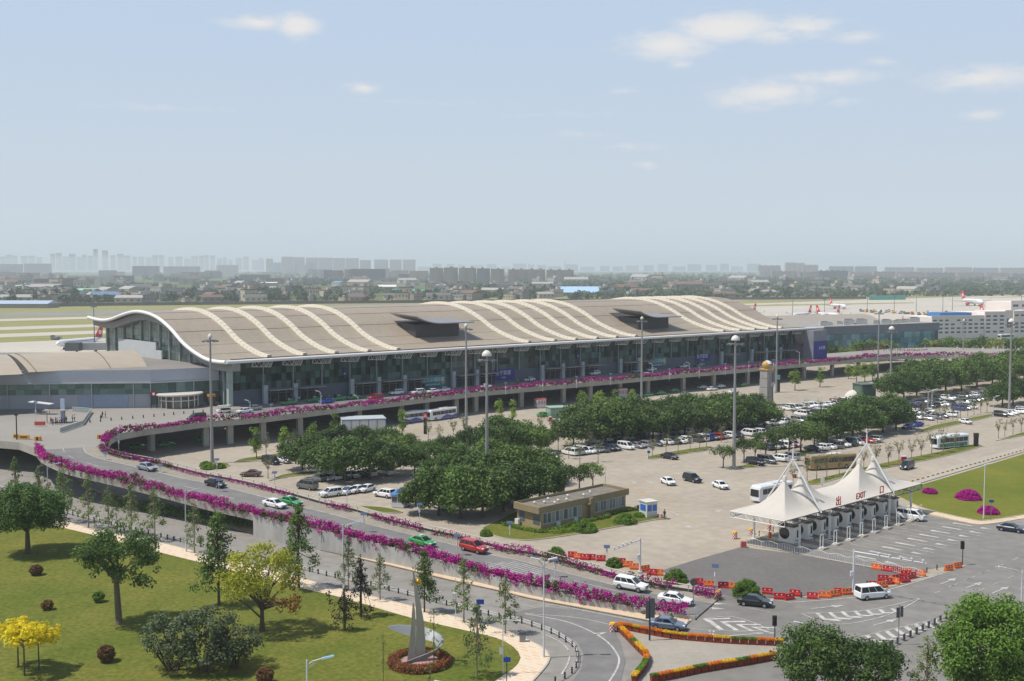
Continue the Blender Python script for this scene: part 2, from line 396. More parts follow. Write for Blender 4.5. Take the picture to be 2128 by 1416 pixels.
lo = smooth_path(pxs([(1895,1049),(1934,1063),(2010,1080),(2046,1084),(2128,1072),(2300,1046)]), 40); l2 = smooth_path(pxs([(1885,1054),(1930,1069),(2008,1087),(2048,1091),(2128,1079),(2300,1052)]), 40)
mb = MB(); mb.strip([p+Vector((0,0,.15)) for p in l2], [p+Vector((0,0,.15)) for p in lo])
for a, b in zip(l2, l2[1:]): mb.quad(a, b, b+Vector((0,0,.15)), a+Vector((0,0,.15)))
struct(mb.build('pavement', M_pink))
lo = pxs([(1890,1012),(1990,982),(2128,940),(2300,884)]); l2 = pxs([(1880,1006),(1985,968),(2128,928),(2300,874)])
mb = MB(); mb.strip([p+Vector((0,0,.13)) for p in lo], [p+Vector((0,0,.13)) for p in l2]); struct(mb.build('footpath', M_conc2))
STRIPS = [[(1345,950),(1350,955),(1400,948),(1476,934),(1470,929),(1395,940)],
          [(1524,974),(1560,972),(1620,958),(1700,938),(1690,934),(1600,952)],
          [(1675,1002),(1690,1010),(1755,992),(1850,972),(1960,950),(2036,930),(2026,924),(1940,942),(1832,964),(1740,986)],
          [(1900,905),(1945,893),(2000,881),(2062,866),(2056,862),(1990,875),(1930,888)],
          [(2070,917),(2128,906),(2240,884),(2240,876),(2128,899)],
          [(1060,910),(1100,905),(1178,894),(1172,889),(1090,899)],
          [(485,962),(540,957),(625,944),(618,938),(540,949),(500,955)],
          [(415,974),(440,977),(476,970),(470,963),(430,965)],
          [(640,890),(700,884),(700,880),(640,884)],
          [(740,1052),(790,1066),(838,1066),(800,1056)],
          [(560,1000),(600,992),(660,985),(650,981),(590,987)]]
for s in STRIPS: bed('planted_strip', s, n=50)
# ================================================================== elevated road: ramp and departures deck
DZ = 6.5
def zramp(px):
    t = [(75,6.5),(130,6.4),(200,6.0),(350,5.1),(520,3.9),(700,2.95),(800,2.45),(950,1.75),(1060,1.35),(1200,.85),(1350,.4),(1445,.18),(1520,.1)]
    for (a, za), (b, zb) in zip(t, t[1:]):
        if px <= b: return za+(zb-za)*max(0, (px-a)/(b-a))
    return .1
o_px = [(76,928),(86,941),(102,951),(132,962),(180,974),(229,985),(300,1002),(350,1014),(400,1027),(450,1040),(520,1056),(600,1077),(700,1101),(800,1125),(900,1152),(1000,1178),(1060,1196),(1150,1219),(1250,1240),(1350,1258),(1446,1273)]
i_px = [(216,921),(217,926),(222,933),(241,940),(267,947),(318,958),(381,973),(420,983),(483,995),(540,1008),(622,1029),(672,1042),(723,1053),(774,1067),(850,1087),(901,1099),(952,1110),(1060,1137),(1109,1145),(1167,1160),(1256,1182),(1320,1199),(1396,1214),(1447,1222),(1498,1230)]
def ipz(x):   # the inner edge at the same place along the ramp lies further right in the picture
    return zramp(x-70 if x > 300 else 75+(x-216)*1.6)
OUT = [at(x, y, zramp(x)+.8) for x, y in o_px]; INN = [at(x, y, ipz(x)+.7) for x, y in i_px]
for p, (x, y) in zip(OUT, o_px): p.z = zramp(x)
for p, (x, y) in zip(INN, i_px): p.z = ipz(x)
NS = 140
OUT = smooth_path(OUT, NS); INN = smooth_path(INN, NS)
for a, b in zip(OUT, INN):      # level across
    z = (a.z+b.z)/2; a.z = z; b.z = z
def across(w): return [a.lerp(b, w) for a, b in zip(OUT, INN)]
def up_(P, h): return [p+Vector((0, 0, h)) for p in P]
front_px = [(216,921),(219,913),(227,906),(240,901),(270,895),(300,890),(350,884),(420,875),(520,867),(600,858),(700,846),(800,835),(900,823),(1000,812),(1060,807),(1150,799),(1300,786),(1400,777),(1500,769),(1600,760),(1700,752),(1750,748),(1800,743),(1850,740),(1900,738),(1950,737),(2000,738),(2060,740),(2128,744),(2250,752)]
FR = smooth_path([at(x, y, DZ+.4) for x, y in front_px], 220)
for p in FR: p.z = DZ
far = [at(2250,735,DZ), at(2128,727,DZ), at(1950,722,DZ), at(1850,725,DZ), at(1720,735,DZ), T(TL+8, 4, DZ), T(TL+6, 8, DZ), T(0, 8, DZ), T(-2, 30, DZ), at(300,840,DZ), at(-300,846,DZ), at(-300,908,DZ), at(-60,914,DZ), at(40,922,DZ)]
vi = thing('viaduct', 'grey elevated departures road with a ramp curving down to the crossroads', 'elevated road')
sh = sheet('plaza_surface', [[OUT[0]]+[INN[0]]+FR[1:]+far], mat('deck_surface', (146,141,134), .9, var=.09, scale=.06, f2=(1.5,.06)), kind=None); sh.parent = vi
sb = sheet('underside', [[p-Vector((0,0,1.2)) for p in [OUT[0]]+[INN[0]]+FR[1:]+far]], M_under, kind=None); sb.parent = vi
# departures carriageway in darker asphalt
mb = MB(); fa = offset(FR, 2.2); fb = [T(p[0], 1.5, DZ) for p in [(i*TL/219,) for i in range(220)]]
A2 = up_(fa, .015)[26:175]
B2 = []
for p in A2:
    q = p-TA; u = q.dot(TU); v = q.dot(TV); B2.append(T(u, max(v+3, -1.5), DZ+.015))
mb.strip(A2, B2); mb.build('carriageway', M_asph2, vi)
mb = MB(); mb.strip(across(.0), across(1.)); mb.strip(up_(across(0), -1.0), up_(across(1), -1.0), 1); mb.build('ramp_slab', [M_should, M_under], vi)
mb = MB(); mb.strip(up_(across(.07), .015), up_(across(.69), .015)); mb.build('ramp_carriageway', M_asph2, vi)
mb = MB()
def line(P, a, b, h=.03, dash=None, mb_=None):
    """painted line between two cross positions, dash = (on, off) metres"""
    A, B = up_(a, h), up_(b, h); s = 0.
    for i in range(len(A)-1):
        L = (A[i+1]-A[i]).length
        if dash is None or (s % (dash[0]+dash[1])) < dash[0]: mb_.quad(A[i], A[i+1], B[i+1], B[i])
        s += L
line(OUT, across(.682), across(.694), mb_=mb); line(OUT, across(.078), across(.09), mb_=mb)
fine = lambda w: resample(across(w), 500)
line(None, fine(.38), fine(.391), dash=(4, 6), mb_=mb)
struct(mb.build('ramp_lane_marking', M_white))
# edges: slab fascia, retaining wall lower down, parapets
mb = MB(); wall_i = next(i for i, p in enumerate(OUT) if proj(p)[0] > 520)
Z = lambda P, z: [Vector((p.x, p.y, z)) for p in P]
Oo = offset(OUT, -.35)
mb.strip(up_(Oo, -.9)[:wall_i+1], up_(Oo, .35)[:wall_i+1]); mb.strip(up_(Oo, .35), up_(OUT, .35)); mb.strip(up_(Oo, -.9)[:wall_i+1], up_(OUT, -.9)[:wall_i+1])
Io = offset(INN, .35)
mb.strip(up_(Io, .35), up_(Io, -1.0)); mb.strip(up_(INN, .3), up_(Io, .35))
Fo = offset(FR, -.9)
mb.strip(up_(Fo, -1.25), up_(Fo, .15)); mb.strip(up_(Fo, .15), up_(FR, .15)); mb.strip(up_(Fo, -1.25), up_(offset(FR, .3), -1.25))
le = [at(-300,908,DZ), at(-60,914,DZ), at(40,922,DZ), OUT[0]]
mb.strip(up_(le, -1.4), up_(le, .25)); mb.build('deck_edge', M_fascia, vi)
mb = MB(); rw = Oo[wall_i:]
M_wall = mat('retaining_wall_concrete', (168,166,162), .9, var=.14, scale=.25, f2=(1.2,.1), stretch=(1,1,.25))
mb.strip(Z(rw, 0), up_(rw, .35)); e = [rw[-1], Vector((OUT[-1].x, OUT[-1].y, rw[-1].z))]
mb.quad(Vector((e[0].x,e[0].y,0)), Vector((e[1].x,e[1].y,0)), e[1]+Vector((0,0,.35)), e[0]+Vector((0,0,.35)))
a = rw[0]; b = offset(OUT, 11)[wall_i]; mb.quad(Z([a],0)[0], a+Vector((0,0,.2)), b+Vector((0,0,-.2)), Z([b],0)[0]); mb.build('retaining_wall', M_wall, vi)
M_col = mat('column_concrete', (176,172,163), .9, var=.1, scale=.4)
cols = [at(315,937), at(92,968), at(205,1003), at(330,1025), at(440,1050)]
for x in (430, 489, 560, 640, 762, 850, 905, 960, 1007, 1097, 1180, 1240, 1300, 1358, 1433, 1500, 1569, 1622, 1683, 1740, 1800):
    j = min(range(len(FR)), key=lambda k: abs(proj(FR[k])[0]-x)); cols.append(offset(FR, 3.2)[j])
for c in cols[5:]:
    MB().box((c.x, c.y, 2.65), (1.5, 1.1, 5.3), rz=TROT).build('column', M_col, vi)
for c in cols[:5]:
    j = min(range(NS), key=lambda k: (OUT[k]-c).length); zt = OUT[j].z-1.0 if c is not cols[0] else 5.3
    MB().box((c.x, c.y, zt/2), (1.3, 1.3, zt), rz=-.64).build('column', M_col, vi)
# hatched patch on the ramp and chevrons at its foot are painted with the other ground markings below
# steel guard rail along the inner edge of the ramp
M_rail = mat('galvanised_rail', (186,182,172), .5, metal=.5, var=.08)
gr = thing('guard_rail', 'long double steel guard rail with posts along the inner edge of the ramp', 'guard rail')
Gp = resample(INN, 100)
mb = MB()
for h in (.45, .95): mb.path([p+Vector((0,0,h)) for p in Gp], .075, 5)
mb.build('rail', M_rail, gr)
pm = MB().box((0,0,.5), (.11, .11, 1.0)).mesh('post', M_rail)
for p in Gp[::2]: link('post', pm, gr, loc=p)
# ================================================================== terminal
PROF = [(0,19.46),(5,19.3),(11.2,19.5),(18.8,20.9),(27.1,23.4),(35.2,27.1),(44,29.96),(52.9,31.3),(62.2,31.45),(72.4,30.1),(82.7,28.3),(91.6,27.8),(102.5,28.4)]
_pt = np.array([p[0] for p in PROF]); _pz = np.array([p[1] for p in PROF])
_fine = smooth_path([Vector((a, 0, b)) for a, b in PROF], 60)
def rh(t): return float(np.interp(t, [p.x for p in _fine], [p.z for p in _fine]))
def roofhit(px, py):
    best = None
    for i in range(0, 700):
        t = i/10; P = at(px, py, rh(t))-TA; e = abs(P.dot(TV)-t)
        if best is None or e < best[0]: best = (e, P.dot(TU), t)
    return best[1], best[2]
def u_at(px, py, v=6.):      # u of the point of the facade plane shown at this pixel column
    z0, z1 = 0., 45.
    best = min((abs((at(px, py, z/4)-TA).dot(TV)-v), z/4) for z in range(0, 172))
    P = at(px, py, best[1])-TA; return P.dot(TU), best[1]
M_roof = mat('roof_sheet', (156,144,128), .55, metal=0., var=.07, scale=.03, f2=(.9,.07), stretch=(1,.12,1))
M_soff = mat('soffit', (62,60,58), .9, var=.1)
M_whitem = mat('white_steel', (226,226,222), .5, var=.03)
M_cream = mat('cream_skylight', (216,208,190), .6, var=.06, scale=.6)
M_cream2 = mat('cream_skylight_joint', (192,182,158), .7, var=.05)
M_fas = mat('gable_fascia', (150,146,140), .7, var=.06)
M_blue = mat('grey_blue_cladding', (88,96,108), .5, var=.08, scale=.2)
M_dark = mat('dark_opening', (26,28,31), .6, var=.2)
def glassmat(name, dark, light, rough=.12):
    if name in MATS: return MATS[name]
    m = bpy.data.materials.new(name); MATS[name] = m; m.use_nodes = True; nt = m.node_tree
    a = nt.nodes.new('ShaderNodeAttribute'); a.attribute_name = 'rnd'; r = nt.nodes.new('ShaderNodeValToRGB')
    r.color_ramp.elements[0].color = (*lin(*dark), 1); r.color_ramp.elements[1].color = (*lin(*light), 1)
    b = nt.nodes['Principled BSDF']; b.inputs['Roughness'].default_value = rough; b.inputs['Specular IOR Level'].default_value = .6
    nt.links.new(a.outputs['Fac'], r.inputs[0]); nt.links.new(r.outputs[0], b.inputs['Base Color']); return m
M_glassF = glassmat('facade_glass', (16,25,26), (92,118,114), .07)  # lighter pane tones put bright reflections into the glass colour
M_glassG = glassmat('gable_glass', (66,84,82), (122,140,134), .1)
M_glassA = glassmat('annex_glass', (58,84,78), (112,138,130), .15)
M_win = glassmat('window_glass', (28,34,40), (80,92,100), .12)
def rndattr(me, seed=0, lo=0., hi=1., power=1.):
    n = len(me.polygons); a = me.attributes.new('rnd', 'FLOAT', 'FACE')
    v = np.random.default_rng(seed+n).random(n)**power*(hi-lo)+lo
    a.data.foreach_set('value', v.astype(np.float32)); return me
def panes(name, org, ax, n, m, w, h, m_, parent, jitter=.012, gap=.08, hfun=None, seed=1):
    """curtain wall: one flat sheet of n by m panes, each pane tilted by a hair so that its reflection differs"""
    mb = MB(); r = random.Random(seed); nrm = Vector((ax.y, -ax.x, 0))
    for i in range(n):
        top = m*h if hfun is None else hfun((i+.5)*w)
        for j in range(m):
            z0 = j*h; z1 = min((j+1)*h, top)
            if z1-z0 < .25: continue
            j1, j2, j3, j4 = (r.uniform(0, jitter*w) for _ in range(4))
            a = org+ax*(i*w+gap/2)+Vector((0,0,z0+gap/2)); b = a+ax*(w-gap); c = b+Vector((0,0,z1-z0-gap)); d = a+Vector((0,0,z1-z0-gap))
            mb.quad(a+nrm*j1, b+nrm*j2, c+nrm*j3, d+nrm*j4)
    me = mb.mesh(name, m_); rndattr(me, seed, power=1.3)
    return link(name, me, parent)
term = thing('airport_terminal', 'huge terminal hall under a wave shaped taupe roof with cream ribs', 'terminal', (TA.x, TA.y, 0), TROT)
ts = [0,1.5,3,5,8,11,14,17,20,23,26,29,32,35,38,41,44,47,50,53,56,59,62,65,68,72,76,80,84,88,92,96,100,102.5]
mb = MB()
us = [TL*i/24 for i in range(25)]
for k in range(len(ts)-1):
    for u0, u1 in zip(us, us[1:]):
        mb.add([(u0,ts[k],rh(ts[k])),(u1,ts[k],rh(ts[k])),(u1,ts[k+1],rh(ts[k+1])),(u0,ts[k+1],rh(ts[k+1]))], [(0,1,2,3)], 0)
    mb.add([(0,ts[k],rh(ts[k])-.7),(TL,ts[k],rh(ts[k])-.7),(TL,ts[k+1],rh(ts[k+1])-.7),(0,ts[k+1],rh(ts[k+1])-.7)], [(3,2,1,0)], 1)
    for u in (0, TL): mb.add([(u,ts[k],rh(ts[k])-.7),(u,ts[k+1],rh(ts[k+1])-.7),(u,ts[k+1],rh(ts[k+1])),(u,ts[k],rh(ts[k]))], [(0,1,2,3) if u else (3,2,1,0)], 0)
roof = mb.build('roof', [M_roof, M_soff], term)
mb = MB()   # faint seams of the roof sheets
for t in (9, 16.5, 24.5, 33, 42, 51): mb.path([(0.3,t,rh(t)+.02),(TL-.3,t,rh(t)+.02)], .07, 4)
mb.build('seam', mat('roof_seam', (132,121,107), .8), roof)
mb = MB(); mb.path([(-.1,t,rh(t)-.15) for t in [x*1.7 for x in range(61)]], .55, 8); mb.path([(0,-.15,19.3),(TL+4,-.15,19.3)], .5, 8)
mb.build('edge_tube', M_whitem, term)
mb = MB()
for t0, t1 in zip(ts, ts[1:]):
    mb.quad((1.6,t0,rh(t0)-.6),(1.6,t1,rh(t1)-.6),(1.6,t1,rh(t1)-2.8),(1.6,t0,rh(t0)-2.8))
    mb.quad((1.6,t0,rh(t0)-2.8),(1.6,t1,rh(t1)-2.8),(4.2,t1,rh(t1)-2.8),(4.2,t0,rh(t0)-2.8))
mb.quad((1.6,-.0,16.66),(1.6,-.0,18.86),(4.2,0,18.86),(4.2,0,16.66))
mb.build('gable_fascia', M_fas, term)
# cream skylight ribs
rib_px = [(536,738),(603,731),(667,727),(731,722),(790,718),(1073,708),(1120,703),(1162,700),(1204,697),(1245,695),(1285,693),(1477,686),(1509,683.5),(1540,682),(1571,681),(1600,680)]
rib = MB()
rt = [7+i*2.1 for i in range(43)]
for i in range(len(rt)-1):
    a, b = rt[i], rt[i+1]-.18; e = 1. if 0 < i else .85
    def ring(t, s=0.): return [(-.85,t,rh(t)-.05),(-.6,t,rh(t)+.85+s),(.6,t,rh(t)+.85+s),(.85,t,rh(t)-.05)]
    rib.loft([ring(a), ring(b)], 0, cap=False)
    rib.loft([ring(b,-.08), ring(rt[i+1],-.08)], 1, cap=False)
rib.add([(-.85,7,rh(7)-.05),(-.6,7,rh(7)+.85),(.6,7,rh(7)+.85),(.85,7,rh(7)-.05)], [(3,2,1,0)], 1)
rme = rib.mesh('skylight_rib', [M_cream, M_cream2])
for x, y in rib_px:
    u, t = roofhit(x, y); link('skylight_rib', rme, roof, loc=(u+.5, 0, 0))
# roof lanterns
for (x0, y0, x1, y1, lab) in ((867,704,952,697,'left'), (1330,687,1385,681,'right')):
    u0, t0 = roofhit(x0, y0); u1, t1 = roofhit(x1, y1); t0 = (t0+t1)/2; zb = rh(t0)
    lan = MB(); H0 = 4.4
    ring = lambda t, z: [(u0,t,rh(t)-.5),(u0,t,z),(u1,t,z),(u1,t,rh(t)-.5)]
    lan.loft([ring(t0, zb+H0), ring(t0+12, zb+H0+.5), ring(t0+16, max(zb+H0+.8, rh(t0+16)))], 0)
    lo = lan.build('roof_lantern', mat('lantern_wall', (70,68,67), .7, var=.1), roof)
    pl = MB(); W_ = u1-u0
    for k in range(10):     # the roof plate sweeps up to its left end
        a, b = k/10, (k+1)/10
        f = lambda w: u0-2.5+(W_+6.5)*w
        zf = lambda w: zb+H0+.1+2.6*max(0, .45-w)**2/.2
        pl.loft([[(f(w),t0-3.5,zf(w)),(f(w),t0-3.5,zf(w)+.35),(f(w),t0+11.5,zf(w)+1.15),(f(w),t0+11.5,zf(w)+.8)] for w in (a, b)], 0)
    pl.build('lantern_roof', mat('lantern_roof_sheet', (146,145,144), .4, metal=.3, var=.1, scale=.5), lo)
# front: curtain wall, lower band, columns, trusses
FZ0, FZ1 = 10.6, 19.0
panes('curtain_glass', Vector((4.,6.,FZ0)), Vector((1,0,0)), 168, 4, 1.6, 2.1, M_glassF, term, seed=5)
mb = MB(); mb.box((TL/2+2, 6.4, 15), (TL-5, .5, 9), 1); mb.box((TL/2+2, 6.35, 8.5), (TL-5, .5, 4.1), 0)
mb.box((TL/2+2, 6.3, 3.1), (TL-5, .5, 6.1), 1); mb.box((TL/2+2, 6.05, 10.5), (TL-5, .35, .35), 0); mb.build('front_wall', [M_blue, M_dark], term)
NB = 28; BW = 9.6
mu = MB().box((0, 5.7, 14.6), (.38, .38, 8.4)).mesh('mullion', mat('pale_steel', (128,140,138), .5, var=.05))
for i in range(NB+1): link('mullion', mu, term, loc=(4.5+i*BW, 0, 0))
tr = MB(); s = 2.2     # one eave truss, repeated along the eave
for zz, yy in ((0,0),): pass
a0, a1, b0, b1 = Vector((0,-.1,18.9)), Vector((0,5.8,18.6)), Vector((0,1.2,17.2)), Vector((0,5.8,16.9))
tr.tube(a0,a1,.1,n=5); tr.tube(b0,b1,.1,n=5); tr.tube(a0,b0,.09,n=5)
for k in range(4):
    p = a0.lerp(a1,(k+.6)/4.4); q = b0.lerp(b1,k/4); q2 = b0.lerp(b1,(k+1)/4); tr.tube(q,p,.07,n=5); tr.tube(p,q2,.07,n=5)
tr.tube(b0, b0+Vector((-5.5,.6,.3)), .09, n=5); tr.tube(b0+Vector((-5.5,.6,.3)), Vector((-5.5,1.2,18.8)), .07, n=5)
for k in range(4):
    q = b0.lerp(b0+Vector((-5.5,.6,.3)), k/4); q2 = b0.lerp(b0+Vector((-5.5,.6,.3)), (k+.5)/4)+Vector((0,-.2,1.5)); q3 = b0.lerp(b0+Vector((-5.5,.6,.3)), (k+1)/4)
    tr.tube(q,q2,.06,n=5); tr.tube(q2,q3,.06,n=5)
tme = tr.mesh('eave_truss', mat('truss_steel', (226,224,218), .6, var=.05))
for i in range(1, NB+1): link('eave_truss', tme, term, loc=(4.5+i*BW, 0, 0))
door = MB(); door.box((0,5.95,8.3),(7.4,.3,3.4),0); door.box((0,4.2,10.35),(8.6,4.2,.28),1)
for k in (-2.5,0,2.5): door.box((k,5.78,8.2),(.16,.1,3.3),2)
door.box((0,5.76,9.2),(7.3,.08,.12),2)
dme = door.mesh('entrance', [M_dark, mat('canopy_slab', (150,146,140), .7), mat('pale_steel',(0,0,0))])
piece = MB(); piece.box((0,4.6,9.1),(1.3,1.1,5.2)); cme = piece.mesh('column', mat('column_cladding', (166,176,178), .5, var=.05))
boards = {}
def board(px0, px1, y0, y1, m, v=5.7):
    u0, _ = u_at(px0, (y0+y1)/2, v); u1, _ = u_at(px1, (y0+y1)/2, v); um = (u0+u1)/2
    P = T(um, v); xm = (px0+px1)/2; z1, z0 = hgt(xm, y0, P), hgt(xm, y1, P)
    b = MB(); b.box((um, v, (z0+z1)/2), (u1-u0, .22, z1-z0)); o = b.build('billboard', m, term); boards[um] = (u0, u1)
    return o, um, z0, z1, u1-u0
def sign(o, txt, u, z, size, m, v=5.55, squash=1.):
    me = textmesh(txt, size, .02); me.materials.append(m); t = link('lettering', me, o); t.location = (u, v, z); t.rotation_euler = (R(90), 0, 0); t.scale = (squash, 1, 1); return t
M_teal = mat('teal_board', (44,128,132), .5, var=.12, scale=.3); M_navy = mat('indigo_board', (40,46,130), .5, var=.15, scale=.3); M_navy2 = mat('navy_banner', (30,38,84), .5)
M_let = mat('white_lettering', (225,228,232), .6, var=0)
for x0, x1, y0, y1 in ((880,926,780,803), (1355,1385,743,761)):
    o, u, z0, z1, w = board(x0, x1, y0, y1, M_teal); sign(o, '@汉莎城际航', u-w*.12, (z0+z1)/2+.3, 1.5, M_let); sign(o, 'www.hanshe.com', u-w*.14, (z0+z1)/2-1.1, .8, M_let)
    d = MB(); d.box((u+w*.34, 5.56, (z0+z1)/2), (w*.12, .04, 2.2)); d.build('orange_figure', mat('board_orange', (206,150,60), .6), o)
for x0, x1, y0, y1 in ((1024,1068,767,790), (1448,1476,736,751)):
    o, u, z0, z1, w = board(x0, x1, y0, y1, M_navy); sign(o, '太子家居', u-w*.08, (z0+z1)/2+.5, 1.7, M_let); sign(o, 'TAIZI', u-w*.06, (z0+z1)/2-1., .8, M_let)
for x0, x1, y0, y1 in ((709,717,763,785), (1199,1208,729,747), (1575,1583,705,719)):
    o, u, z0, z1, w = board(x0, x1, y0, y1, M_navy2, 5.3); sign(o, '>', u, z0+1.1, 1.5, M_let, 5.16)
busy = [b for b in boards.values()]
for i in range(NB):
    u = 4.5+(i+.5)*BW
    if i % 4 != 3 and not any(a-3 < u < b+3 and b-a > 6 for a, b in busy) and i > 0:
        link('entrance', dme, term, loc=(u, 0, 0))
        link('column', cme, term, loc=(u-BW/2, 0, 0))
# left gable of glass
def gh(s): return rh(5.8+s)-2.7-DZ
panes('gable_glass', Vector((4.2,98.,DZ)), Vector((0,-1,0)), 46, 12, 2., 2.1, M_glassG, term, hfun=lambda s: rh(98-s)-2.7-DZ, seed=9)
mb = MB(); pg = [(4.6,98-k*2,DZ) for k in range(47)]
mb.add([(4.6,6,DZ),(4.6,98,DZ)]+[(4.6,98-k*2,rh(98-k*2)-2.6) for k in range(47)], [tuple(range(49))], 0); mb.build('gable_wall', M_dark, term)
for k in range(0, 13):
    t = 96-k*7.2; MB().box((3.95,t,(DZ+rh(t)-2.7)/2), (.5,.38,rh(t)-2.7-DZ)).build('gable_fin', mat('pale_fin', (166,176,172), .5), term)
mb = MB(); mb.box((2.9,68,17.8),(.5,30,8.2)); mb.box((2.9,51,17),(.5,4.5,5.2)); mb.build('parapet_wall', mat('white_panel', (188,190,190), .6, var=.05), term)
mb = MB(); mb.box((3.6,5.4,12.7),(1.3,1.3,12.4)); mb.build('corner_column', mat('pale_fin',(0,0,0)), term)
# blue board on the far end block
mb = MB(); mb.box((TL-4.5,-2,12.6),(9.6,5,12.2)); eb = mb.build('end_block', mat('end_block_grey', (132,134,142), .6), term)
mb = MB(); mb.box((TL-4.5,-4.62,10.4),(9.4,.2,7.4)); ebd = mb.build('billboard', M_navy, eb)
sign(ebd, '大众家', TL-3.6, 11.2, 1.6, M_let, -4.76)
for ch in ebd.children: pass
# ---------------------------------------------------------------- annex on the left
annex = thing('terminal_annex', 'low grey annex with tan vaulted roof left of the terminal hall', 'terminal annex', (0,0,0))
P0, P1, P2 = at(-160,853,DZ), at(313,847.5,DZ), T(4.0,13,DZ)
foot = [P0, P1, P2, T(4.0,84,DZ), Vector((P0.x-20, P0.y+70, DZ))]
mb = MB(); mb.prism(foot, DZ, 13.6, 0); mb.build('wall', mat('annex_wall', (158,161,167), .6, var=.08, scale=.15), annex)
def grow(P, d):
    n = (P1-P0).normalized(); n = Vector((n.y, -n.x, 0)); n2 = (P2-P1).normalized(); n2 = Vector((n2.y, -n2.x, 0)); m = (n+n2).normalized()
    return [P[0]+n*d, P[1]+m*d*1.02, P[2]+n2*d, P[3], P[4]]
mb = MB(); g = grow(foot, .45); mb.prism([(p.x, p.y) for p in g], 13.6, 17.0, 0, 1); mb.prism([(p.x, p.y) for p in grow(foot, .7)], 13.3, 13.6, 2)
mb.build('parapet', [mat('annex_parapet', (174,178,186), .55, var=.06, scale=.12), mat('annex_roof', (132,128,124), .9, var=.08, scale=.2), mat('parapet_trim', (186,184,178), .6)], annex)
def band_panes(a, b, z0, z1, seed):
    d = (b-a); L = d.length; ax = d.normalized(); n = int(L/2.2); nr = Vector((ax.y, -ax.x, 0))
    panes('glass_band', a+nr*.12+Vector((0,0,z0-a.z)), ax, n, 2, L/n, (z1-z0)/2, M_glassA, annex, seed=seed)
    for k in range(0, n, 5):
        p = a+ax*(k*L/n)+nr*.35; MB().box((p.x, p.y, 10.1), (.22, .22, 7.1), rz=math.atan2(ax.y, ax.x)).build('mullion', mat('frame_pale', (170,176,172), .5), annex)
band_panes(P0, P1, 10.3, 13.3, 3); band_panes(P1, P2, 7.2, 13.3, 4)
mb = MB(); a = at(163,849,DZ); b = at(267,848,DZ); ax = (P1-P0).normalized(); n_ = Vector((ax.y,-ax.x,0))*.12
a = P0+ax*((a-P0).dot(ax)); b = P0+ax*((b-P0).dot(ax)); mb.quad(a+n_, b+n_, b+n_+Vector((0,0,3.6)), a+n_+Vector((0,0,3.6))); mb.build('blue_panel', mat('blue_grey_panel', (138,152,170), .5, var=.06), annex)
M_vault = mat('vault_sheet', (172,160,142), .5, var=.07, scale=.08, f2=(.8,.05), stretch=(.2,1,1))
def vault(b0, b1, t0, t1, z0, z1):
    B0, B1, T0, T1 = at(*b0, z0), at(*b1, z0), at(*t0, z1), at(*t1, z1); mb = MB(); rows = []
    for k in range(13):
        q = k/12*math.pi/2; w = 1-math.cos(q)*1.; w = k/12; zz = z0+(z1-z0)*math.sin(q)**.9
        rows.append([Vector((*(B0.lerp(T0, w)).xy, zz)), Vector((*(B1.lerp(T1, w)).xy, zz))])
    for r0, r1 in zip(rows, rows[1:]): mb.add([r0[0], r0[1], r1[1], r1[0]], [(0,1,2,3)], 0)
    for s in (0, 1): mb.add([r[s] for r in rows]+[Vector((*rows[-1][s].xy, z0-.5)), Vector((*rows[0][s].xy, z0-.5))], [tuple(range(len(rows)+2)) if s else tuple(reversed(range(len(rows)+2)))], 1)
    v = mb.build('vault_roof', [M_vault, mat('vault_end', (108,106,104), .8)], annex)
    mb = MB(); i = [r[0].lerp(r[1], .68)+Vector((0,0,.1)) for r in rows]; mb.path(i, .14, 4); i = [r[0].lerp(r[1], .06)+Vector((0,0,.1)) for r in rows]; mb.path(i, .14, 4)
    mb.build('joint', mat('vault_joint', (120,108,92), .8), v)
vault((60,774),(306,763),(15,736),(277,728),16.9,20.8); vault((-260,792),(47,778),(-300,746),(13,737),16.9,20.6)
# round pavilion
pc = at(372,845,DZ); zr = hgt(372,818,pc)
pav = thing('glass_pavilion', 'round glass entrance pavilion with flat disc roof beside the red sign', 'pavilion', pc)
mb = MB(); mb.lathe([(0,zr-DZ+.35),(6.3,zr-DZ+.35),(6.6,zr-DZ+.2),(6.6,zr-DZ-.15),(6.2,zr-DZ-.3),(0,zr-DZ-.3)], n=40, smooth=False); mb.build('disc_roof', mat('pavilion_roof', (196,192,184), .6, var=.05), pav)
mb = MB(); mb.lathe([(4.9,0),(4.9,zr-DZ-.3)], n=26, smooth=False); me = mb.mesh('glass_drum', glassmat('pavilion_glass', (70,66,58), (130,122,108), .1)); rndattr(me, 3); link('glass_drum', me, pav)
mb = MB(); mb.lathe([(5.05,1.9),(5.15,1.9),(5.15,2.15),(5.05,2.15)], n=26); mb.build('ring_rail', M_whitem, pav)
for k in range(9):
    a = R(180+22.5*k); MB().tube((5.3*math.cos(a),5.3*math.sin(a),0),(5.3*math.cos(a),5.3*math.sin(a),zr-DZ-.3),.16,n=6).build('column', M_whitem, pav)
# red sign left of the pavilion
p = P1+(P2-P1).normalized()*.8; nn = (P2-P1).normalized(); nn = Vector((nn.y,-nn.x,0))
q = at(320,849,DZ); sg = thing('red_sign', 'small red sign board with white emblem on the annex wall', 'sign', q)
zt = hgt(320,815,q)-DZ; zb = hgt(320,823,q)-DZ
MB().box((0,0,(zt+zb)/2),(2.1,.2,zt-zb)).build('board', mat('sign_red', (150,32,44), .5), sg)
MB().lathe([(0,.0),(.4,.0)], n=10).add([],[]).build('emblem', M_let, sg); e = sg.children[-1] if sg.children else None
for o in KIDS[sg.name]:
    if o.name.startswith('emblem'): o.location = (0,-.12,(zt+zb)/2); o.rotation_euler = (R(90),0,0)
MB().box((-.8,.0,zb/2),(.15,.15,zb)).box((.8,.0,zb/2),(.15,.15,zb)).build('support', M_dark, sg)
